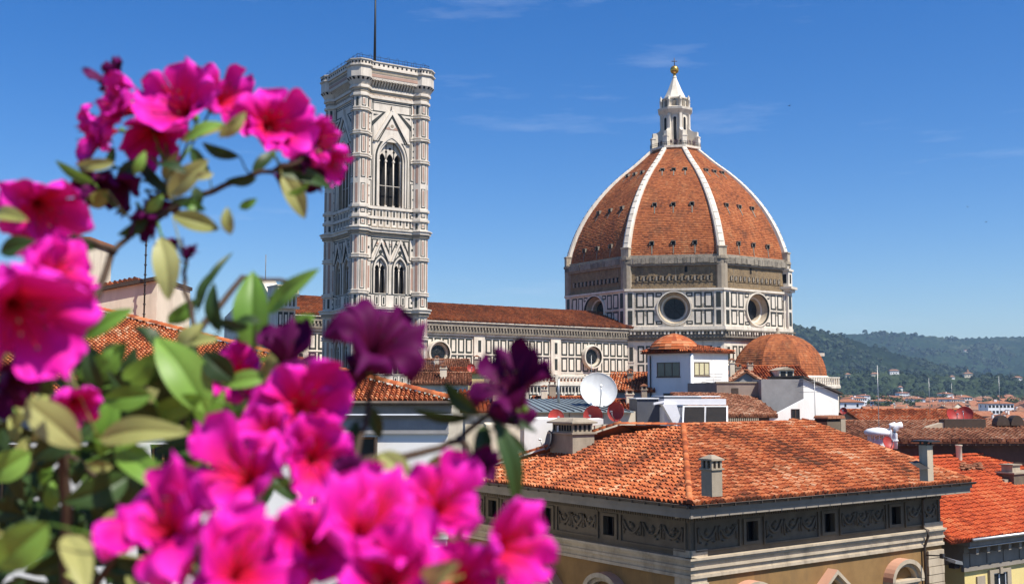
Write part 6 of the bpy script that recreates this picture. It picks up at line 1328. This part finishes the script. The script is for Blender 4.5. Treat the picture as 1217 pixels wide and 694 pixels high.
villa(1008, .86, 'wooded_slope', 12, 8, 7, 'cream', 'small cream house at left end of the wooded slope'); villa(1070, .55, 'wooded_slope', 10, 8, 6, 'white', 'lone white house halfway up the wooded slope'); villa(1132, .95, 'wooded_slope', 12, 8, 6, 'white', 'little white house left of the turreted villa')
villa(1040, .90, 'wooded_slope', 18, 8, 5, 'cream', 'low cream house left of the long white villa'); villa(1210, .9, 'wooded_slope', 20, 9, 6, 'white', 'white house on the slope at the far right'); villa(1152, .72, 'far_hill', 45, 18, 10, 'white', 'pale farmhouse high on the far hill'); villa(1064, .62, 'far_hill', 40, 18, 8, 'cream', 'pale building on a ledge of the far hill'); villa(977, .4, 'near_hill', 18, 12, 9, 'cream', 'cream house low on the dark hill beside the tribune')
rw = random.Random(77); wd = MB()
for name, n, rr, qs in (('wooded_slope', 1500, 4.6, (.05, 1.05)), ('near_hill', 2600, 6.5, (.03, 1.05)), ('far_hill', 2600, 9.5, (.05, 1.03))):
    for i in range(n):
        u = rw.uniform(900, 1330); q = rw.uniform(*qs); den = mnoise.noise(V((u*.02, q*5, 4+len(name))))
        if den < (rw.uniform(-.35, .25) if name != 'far_hill' else rw.uniform(-.02, .3)): continue
        x, d_, z = HILLS[name](u, q); r = rr*rw.uniform(.6, 1.3); tone = max(0, min(1, .45 + den*.5 + rw.uniform(-.4, .4)))
        for k in range(13):
            dv = V((rw.gauss(0, 1), rw.gauss(0, 1), abs(rw.gauss(0, 1)))).normalized(); p = V((x, d_, z)) + V((dv.x*r, dv.y*r, dv.z*r*1.25)); a_ = dv.orthogonal().normalized()*r*.5; b_ = dv.cross(a_)*1.0
            wd.add([p-a_-b_, p+a_-b_*.8, p+a_*.9+b_, p-a_+b_*.9], [(0, 1, 2, 3)], 0, tone)
leafy('wood_leaf', (.012, .026, .016), (.045, .068, .030), .05, .9)
tag(wd.build('woodland', 'wood_leaf'), kind='stuff')
# ------------------------------------------------------------------ people at the foot of the lantern
me = bpy.data.meshes.new('person'); J = [(0,0,.93),(0,0,1.2),(0,0,1.43),(0,-.01,1.52),(0,-.02,1.63),(0,0,1.74),(.17,0,1.40),(.22,.02,1.12),(.20,-.10,.90),(-.17,0,1.40),(-.22,.02,1.12),(-.20,-.1,.9),(.1,0,.88),(.11,-.02,.48),(.11,.02,.06),(.11,-.15,.03),(-.1,0,.88),(-.11,-.02,.48),(-.11,.02,.06),(-.11,-.15,.03)]
me.from_pydata(J, [(0,1),(1,2),(2,3),(3,4),(4,5),(2,6),(6,7),(7,8),(2,9),(9,10),(10,11),(0,12),(12,13),(13,14),(14,15),(0,16),(16,17),(17,18),(18,19)], [])
me.materials.append(M['cloth']); person = bpy.data.objects.new('person', me); C.objects.link(person)
md = person.modifiers.new('skin', 'SKIN'); RD = [.15,.15,.15,.065,.10,.08,.07,.05,.04,.07,.05,.04,.09,.065,.045,.04,.09,.065,.045,.04]
for q, r in zip(me.skin_vertices[0].data, RD): q.radius = (r, r*.85)
me.skin_vertices[0].data[0].use_root = True; person.modifiers.new('smooth', 'SUBSURF').levels = 1
tag(person, 'visitor in dark clothes standing at the railing below the dome lantern', 'person', 'visitors on the lantern terrace')
for i in range(16):
    a = R(215 + i*8.6 + rc.uniform(-2, 2)); o = person if i == 0 else dup(person); o.location = (LC.x + 6.1*math.cos(a), LC.y + 6.1*math.sin(a), lz+.35); o.rotation_euler = (0, 0, a + R(90)); s = rc.uniform(.92, 1.08); o.scale = (s, s, s)
# birds
def bird(u, v, d, rz, label):
    m = MB(); c = P(u, v, d); m.fr(c, V((math.cos(rz), math.sin(rz), 0)), V((-math.sin(rz), math.cos(rz), 0)))
    m.add([(-.22,0,0),(-.1,.05,.03),(.1,.05,.03),(.2,0,.02),(.1,-.05,.03),(-.1,-.05,.03),(-.1,0,-.05),(.1,0,-.05),(-.36,.06,0),(-.36,-.06,0)], [(0,1,6),(1,2,7,6),(2,3,7),(3,4,7),(4,5,6,7),(5,0,6),(1,2,3,4,5,0),(0,8,9)], 0)
    for s in (-1, 1): m.add([(-.08,s*.04,.03),(.09,s*.04,.03),(.05,s*.28,.14),(-.05,s*.28,.12),(-.10,s*.52,.06),(-.14,s*.5,.05)], [(0,1,2,3),(3,2,4,5)], 0)
    m.fr(); tag(m.build('bird', 'rail_black'), label, 'bird')
bird(938, 126, 190, .5, 'small dark bird flying right of the dome lantern'); bird(1150, 246, 260, 2, 'tiny dark bird low in the right hand sky'); bird(1172, 264, 240, .2, 'tiny dark bird nearest the right edge')

# ------------------------------------------------------------------ terrace with the azalea
m = MB(); m.box(-7, 5, -6, 1.35, 0, 25.72, 0); tag(m.build('terrace_floor', 'terracotta'), kind='structure')
pt = MB(); bx, by, bz_, pw, pd, ph = -.34, .98, 25.72, .95, .36, .62
t = thing('planter', 'long terracotta planter on the terrace with an azalea growing in it', 'planter', V((bx, by, bz_)))
pt.fr(V((bx, by, bz_))); pt.add([(-pw/2+.04,-pd/2+.03,0),(pw/2-.04,-pd/2+.03,0),(pw/2-.04,pd/2-.03,0),(-pw/2+.04,pd/2-.03,0),(-pw/2,-pd/2,ph),(pw/2,-pd/2,ph),(pw/2,pd/2,ph),(-pw/2,pd/2,ph)], [(0,3,2,1),(0,1,5,4),(1,2,6,5),(2,3,7,6),(3,0,4,7)], 0)
for a in ((-pw/2-.02, pw/2+.02, -pd/2-.02, -pd/2+.03), (-pw/2-.02, pw/2+.02, pd/2-.03, pd/2+.02), (-pw/2-.02, -pw/2+.03, -pd/2+.03, pd/2-.03), (pw/2-.03, pw/2+.02, -pd/2+.03, pd/2-.03)): pt.box(*a, ph-.05, ph+.01, 0)
pt.fr(); pt.build('pot', 'terracotta', t); so = MB().fr(V((bx, by, bz_))); so.poly([(-pw/2+.01,-pd/2+.01,ph-.06),(pw/2-.01,-pd/2+.01,ph-.06),(pw/2-.01,pd/2-.01,ph-.06),(-pw/2+.01,pd/2-.01,ph-.06)], 0); so.fr(); so.build('soil', 'soil', t)
az = thing('azalea', 'blooming azalea with magenta flowers, some painted dark for shade, and green leaves in the foreground', 'azalea', V((bx, by, bz_+ph-.06)))
rf_ = random.Random(21)
def view_axes(u, v): f = -ray(u, v).normalized(); r = AX; up = f.cross(r).normalized(); return r, up, f
PK, PSH = 'petal_pink', 'petal_shaded'
def flower(u, v, size, face, mat, opn=1.0, d=.8):
    c = P(u, v, d); r, up, f = view_axes(u, v); ez = (r*face[0] + up*face[1] + f*face[2]).normalized(); roll = rf_.uniform(0, 6.28)
    ex = ez.orthogonal().normalized(); ey = ez.cross(ex); Rr = size*.5*d/1300
    m = MB().fr(c - ez*(Rr*.45), ex, ey, ez); WT = [(0, .03), (.25, .17), (.5, .34), (.7, .50), (.85, .51), (.95, .37), (1, .14)]; nt_, nw_ = 11, 10
    for k in range(10 if size > 78 and mat == PK else 5):
        S = 1.0 if k < 5 else .66; R0, Rr = Rr, Rr*S
        ph_ = roll + 2*math.pi*k/5 + (.63 if k > 4 else 0) + rf_.uniform(-.12, .12); ln = rf_.uniform(.86, 1.16); fl = rf_.uniform(-.75, .62); rs_ = rf_.uniform(0, 6); rf2 = rf_.uniform(.10, .22); tw = rf_.uniform(-.35, .35); blot = 1 if k == 0 else 0
        cr, sr = math.cos(ph_), math.sin(ph_); vs = []; at = []
        for i in range(nt_):
            tt = i/(nt_-1); rr_ = (.02 + .98*tt**1.2*ln)*opn*(1 - .22*max(0, -fl)*tt*tt); zz_ = (1.3*(1-(1-tt)**1.7) - (.30+fl)*tt**3)*(.75 + .5*(1-opn))
            wd = interp(WT, tt)*(1 if opn > .75 else .85)
            for j in range(nw_):
                w = -1 + 2*j/(nw_-1); x = rr_ - .10*w*w*tt*tt; y = w*wd + tw*tt*tt*.3
                z = zz_ + .16*w*w*tt*(1 - .8*tt) + rf2*math.sin(4.2*w + rs_)*tt**1.5 + .075*math.sin(8*w + rs_*2 + 6*tt)*tt*tt - (.05*(1-abs(w))**4)*tt + .012*(k % 2)
                vs.append((Rr*(x*cr - y*sr), Rr*(x*sr + y*cr), Rr*(z + (.10 if k > 4 else 0)))); at.append(max(0, min(1, tt*1.08 - .12*blot*(1-abs(w)) + .14*(abs(w)-.4)*tt)))
        m.add(vs, [(i*nw_+j, i*nw_+j+1, (i+1)*nw_+j+1, (i+1)*nw_+j) for i in range(nt_-1) for j in range(nw_-1)], 0, .5, at, True)
        Rr = R0
    m.lathe([(Rr*.05, -Rr*.16), (Rr*.10, -Rr*.10), (Rr*.05, -Rr*.01)], 8, 1)
    m.fr(); stalk(m, c - ez*(Rr*.6), .0014, 1); fo = m.build('flower', [mat, 'leaf_green'], az)
    s = MB().fr(c - ez*(Rr*.45), ex, ey, ez)
    for k in range(6):
        a = roll + k*1.05; q = rf_.uniform(.10, .2)*opn; hgt = rf_.uniform(.85, 1.15); s.tube([(0, 0, 0), (Rr*q*.5*math.cos(a), Rr*q*.5*math.sin(a), Rr*.5), (Rr*q*1.6*math.cos(a), Rr*(q*1.6*math.sin(a)), Rr*hgt)], Rr*.016, Rr*.012, 4, 0); s.lathe([(0, -Rr*.03), (Rr*.03, 0), (0, Rr*.04)], 6, 1, (Rr*q*1.6*math.cos(a), Rr*q*1.6*math.sin(a), Rr*hgt))
    s.fr(); s.build('stamens', [mat, 'shutter'], fo)
    return c - ez*(Rr*.6), Rr
FL = [(122,158,84,(-.8,-.1,.4),PK,.9,1.03),(185,158,84,(-.3,-.5,.8),PK,1,1.01),(262,120,82,(.5,.5,.4),PK,.9,1.03),(352,188,78,(.3,-.8,.5),PSH,.8,1.03),(388,188,70,(.7,-.6,.3),PK,.8,1.05),(140,100,66,(-.5,.6,.2),PSH,.8,1.04),(120,210,70,(-.6,-.4,.3),PSH,.7,1.0),(165,255,55,(.1,-.8,.4),PSH,.7,.98),(200,290,40,(.3,-.3,.6),PSH,.6,.97),(446,435,96,(-.5,.2,.5),PSH,.85,.87),(605,475,80,(.5,.1,.5),PSH,.85,.88),(60,330,110,(.6,.5,.4),PK,.9,.72),(150,128,92,(-.7,.3,.5),PK,.9,1.0),(218,130,106,(-.45,.35,.8),PK,1,.98),(322,148,104,(.25,.2,.9),PK,1,.97),(372,168,88,(.85,-.15,.3),PK,.85,1.02),(150,215,70,(-.5,-.5,.4),PSH,.8,1.0),(182,238,62,(.4,-.6,.4),PSH,.7,1.02),(48,246,104,(.35,-.45,.8),PK,1,.86),
 (22,368,168,(.35,-.35,.75),PK,1,.66),(90,478,72,(.4,-.5,.7),PK,.9,.8),(222,306,46,(.1,.5,.4),PSH,.5,.95),(281,447,84,(-.1,.3,.9),PK,.95,.9),(342,428,84,(0,.6,.35),PSH,.9,.88),(357,484,118,(.15,.2,1),PK,1,.82),(449,412,132,(.35,.5,.5),PSH,1,.84),(613,465,106,(-.3,.6,.45),PSH,1,.86),
 (292,565,130,(-.3,.45,.8),PK,1,.68),(198,628,150,(-.35,.5,.7),PK,1,.6),(372,545,96,(.25,.1,.9),PK,1,.72),(436,630,150,(.35,.55,.7),PK,1,.58),(522,602,118,(.2,.45,.8),PK,1,.64),(600,652,118,(.55,.1,.6),PK,1,.6),(285,676,150,(.3,.5,.8),PK,1,.57),(570,563,66,(.1,.4,.6),PSH,.7,.78),
 (462,690,135,(.1,.3,.9),PK,1,.56),(8,450,95,(.4,-.4,.5),PSH,.9,.7),(368,645,125,(.1,.2,.9),PK,1,.6),(320,520,80,(-.3,.4,.7),PK,.9,.74),(410,575,70,(.3,.4,.6),PSH,.8,.68),(545,690,100,(.2,.2,.9),PK,1,.6)]
BR = [[(60,900,.98),(80,700,.92),(75,520,.88),(92,400,.92),(135,300,.97),(168,268,.99),(205,205,1.0)], [(75,760,.95),(150,640,.9),(215,520,.9),(232,400,.93),(218,330,.96),(222,310,.96)], [(168,268,.99),(235,232,1.0),(300,208,1.0),(345,196,1.0),(380,180,1.01)],
 [(135,300,.97),(100,285,.92),(55,262,.88)], [(120,800,.9),(280,690,.78),(300,600,.76),(310,500,.86),(300,420,.92),(315,360,.93)], [(300,760,.8),(400,650,.75),(425,540,.82),(440,470,.86),(447,430,.86)], [(425,548,.82),(500,540,.85),(545,522,.87),(585,490,.88),(608,478,.88)],
 [(545,522,.87),(560,545,.82),(568,562,.8)], [(400,760,.75),(480,680,.68),(560,660,.66),(590,655,.64)], [(92,400,.92),(60,380,.8),(35,372,.7)], [(200,760,.8),(215,690,.7),(200,640,.66)], [(300,600,.76),(345,540,.8),(355,495,.86)], [(160,620,.9),(110,560,.95),(60,520,.95)], [(232,400,.93),(290,330,.98),(345,335,1.0)], [(585,490,.88),(600,530,.86),(612,600,.84)]]
brp = []
for i, b_ in enumerate(BR):
    pts = [P(*q) for q in b_]; pts[0].z = max(pts[0].z, 26.3) if False else pts[0].z; sm = []
    for a, b in zip(pts, pts[1:]):
        for k in range(4): sm.append(a.lerp(b, k/4) + V((rf_.uniform(-1, 1), rf_.uniform(-1, 1), rf_.uniform(-1, 1)))*.0015)
    sm.append(pts[-1]); brp += sm
    if i in (0, 1, 4, 5, 8, 10): sm = [V((sm[0].x*.8 - .05, by + rf_.uniform(-.08, .08), bz_+ph-.08))] + sm
    r0 = .0058 if i == 0 else .0034; BR[i] = MB(); BR[i].tube(sm, r0, .0017, 7)
def stalk(m_, p, r, mi=0):
    q = min(brp, key=lambda k: (k-p).length)
    if .002 < (q-p).length < .12: m_.tube([q, q.lerp(p, .5) + V((0, 0, -.004)), p], r, r*.8, 5, mi)
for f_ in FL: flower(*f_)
def leaf(b, t, wpx, mat, d0, d1=None, roll=.3, sag=.12, into=None, mi=0):
    d1 = d1 or d0; a, c = P(*b, d0), P(*t, d1); ax = c - a; L = ax.length; ax.normalize(); r, up, f = view_axes(*b); side = ax.cross(f).normalized(); nrm = side.cross(ax); side = (side*math.cos(roll) + nrm*math.sin(roll)).normalized(); nrm = side.cross(ax).normalized()
    W = wpx*.5*d0/1300; m = into or MB(); vs = []; n = 11 if not into else 6; cs = (-1, -.55, -.06, 0, .06, .55, 1); cv = rf_.uniform(-.1, .1)
    for i in range(n+1):
        q = i/n; w = W*max(.02, math.sin(math.pi*q**.82)**.75)*(1 if q < .97 else .5); ce = a + ax*(L*q) + nrm*(L*sag*math.sin(math.pi*q)*1.0) + side*(L*cv*q*q)
        for s in cs: vs.append(ce + side*(w*s) + nrm*(w*(.22*abs(s)**1.4 + .04*math.sin(q*9 + s*3)*abs(s)) - (.05*W if s == 0 else 0)))
    k = len(cs); m.add(vs, [(i*k+j, i*k+j+1, (i+1)*k+j+1, (i+1)*k+j) for i in range(n) for j in range(k-1)], mi, rf_.random(), None, True)
    if into: return
    stalk(m, a, .0009)
    m.build('leaf', mat, az)
G, OL, DK, YL = 'leaf_green', 'leaf_olive', 'leaf_dark', 'leaf_yellow'
LF = [((205,256),(262,268),24,OL,.95,0),((200,232),(250,192),28,OL,.97,.2),((335,208),(366,258),26,OL,1.0,.2),((325,202),(395,222),22,DK,1.0,.5),((305,212),(268,216),14,DK,1.0,.3),((285,186),(240,170),16,DK,.98,.5),((215,168),(276,152),16,OL,.99,.5),((190,282),(208,356),32,OL,.92,.1),
 ((112,218),(66,190),14,G,.98,.4),((72,290),(112,300),22,DK,.9,.3),((128,226),(104,244),22,OL,.98,.3),((245,490),(190,398),52,G,.86,-.2),((300,418),(310,322),44,G,.9,.3),((318,372),(382,322),24,G,.92,.4),((310,408),(345,392),20,YL,.9,.2),((100,402),(158,366),22,G,.9,.3),((30,476),(92,536),44,OL,.72,.2),((118,522),(228,508),34,OL,.8,.4),
 ((138,532),(206,584),34,G,.8,.2),((152,566),(78,604),38,DK,.82,.2),((58,622),(-10,668),52,G,.66,.2),((78,636),(112,704),34,OL,.68,.3),((570,492),(526,458),22,DK,.86,.4),((560,496),(490,484),16,DK,.88,.6),((590,500),(618,602),26,DK,.84,.4),((590,498),(640,512),12,DK,.87,.5),((585,505),(628,548),12,DK,.87,.5),((435,480),(452,522),18,DK,.86,.3),((425,500),(398,555),18,DK,.85,.4),((452,538),(492,574),26,OL,.78,.2),((505,620),(488,668),20,G,.6,.3),((500,700),(548,672),30,OL,.56,.3),
 ((575,505),(566,560),22,DK,.86,.3),((600,505),(600,545),12,OL,.9,.2),((520,540),(508,575),26,OL,.8,.3),((180,470),(120,470),30,G,.84,.2),((190,500),(128,440),26,DK,.87,.4),((262,395),(252,336),22,DK,.93,.6),((240,350),(278,300),10,DK,.95,.5),((235,370),(255,318),14,DK,.95,.6),((285,400),(268,432),22,G,.9,.3),((345,398),(372,372),24,G,.92,.2),((320,430),(302,470),22,OL,.88,.2),((300,480),(292,520),20,YL,.84,.3),((60,470),(20,400),34,DK,.78,.4),((120,470),(105,410),22,DK,.86,.4),((0,300),(48,288),26,DK,.84,.4),((-8,255),(30,268),22,OL,.84,.4),((205,232),(165,190),16,DK,.99,.4),((250,214),(232,172),16,DK,1.0,.3),((195,215),(215,182),14,OL,1.0,.4),((300,206),(330,182),16,DK,1.02,.5),((175,262),(140,280),16,DK,.98,.4),((215,240),(244,252),14,G,.97,.3),((240,505),(262,450),36,G,.88,.2),((150,455),(190,420),30,G,.9,-.2),((240,470),(180,490),30,G,.85,.3)]
for q in LF: leaf(q[0], q[1], q[2], q[3], q[4], q[4]+rf_.uniform(-.03, .03), q[5])
for i in range(38):
    if i < 20: u, v = rf_.uniform(-10, 130), rf_.uniform(440, 690)
    elif i < 38: u, v = rf_.uniform(110, 330), rf_.uniform(440, 560)
    else: u, v = rf_.uniform(330, 620), rf_.uniform(600, 700)
    a = rf_.uniform(0, 6.28); L = rf_.uniform(55, 95); leaf((u, v), (u+L*math.cos(a), v+L*math.sin(a)*.8), rf_.uniform(20, 38), rf_.choice((DK, DK, DK, G, OL)), rf_.uniform(.86, 1.02), None, rf_.uniform(-.6, .8))
mass = MB()
for i in range(150):
    if i < 85: u, v = rf_.uniform(-30, 150), rf_.uniform(430, 720)
    elif i < 115: u, v = rf_.uniform(120, 340), rf_.uniform(470, 600)
    else: u, v = rf_.uniform(150, 560), rf_.uniform(620, 720)
    a = rf_.uniform(0, 6.28); L = rf_.uniform(45, 85); leaf((u, v), (u+L*math.cos(a), v+L*math.sin(a)*.8), rf_.uniform(18, 34), 0, rf_.uniform(.98, 1.2), None, rf_.uniform(-.8, .8), .12, mass)
for i in range(120):
    if i < 70: u, v = rf_.uniform(-10, 330), rf_.uniform(380, 560)
    elif i < 85: u, v = rf_.gauss(190, 70), rf_.gauss(220, 30)
    else: u, v = rf_.uniform(-10, 170), rf_.uniform(520, 700)
    if i < 85 and i >= 70 and not (100 < u < 380): u = rf_.uniform(110, 370)
    a = rf_.uniform(0, 6.28); L = rf_.uniform(24, 52); leaf((u, v), (u+L*math.cos(a), v+L*math.sin(a)*.8), L*rf_.uniform(.32, .46), 0, rf_.uniform(.84, 1.02), None, rf_.uniform(-.7, .7), .15, mass, rf_.choice((0, 1, 1, 2, 2)) if i < 70 else rf_.choice((0, 0, 1, 2)))
tag(mass.build('leaf', ['leaf_dark', 'leaf_green', 'leaf_olive'], az), kind='stuff')
for b in BR: b.build('branch', 'twig', az)
# ------------------------------------------------------------------ the air
m = MB(); m.box(-6700, 6700, -700, 8300, -1.5, 460); hz = m.build('haze', []); 
hm = bpy.data.materials.new('air'); hm.use_nodes = True; hm.node_tree.nodes.clear(); vo = hm.node_tree.nodes.new('ShaderNodeVolumePrincipled'); ho = hm.node_tree.nodes.new('ShaderNodeOutputMaterial')
vo.inputs['Color'].default_value = (.50, .74, 1, 1); vo.inputs['Density'].default_value = HAZE; vo.inputs['Anisotropy'].default_value = .2; hm.node_tree.links.new(vo.outputs[0], ho.inputs['Volume']); hz.data.materials.append(hm); tag(hz, kind='stuff')
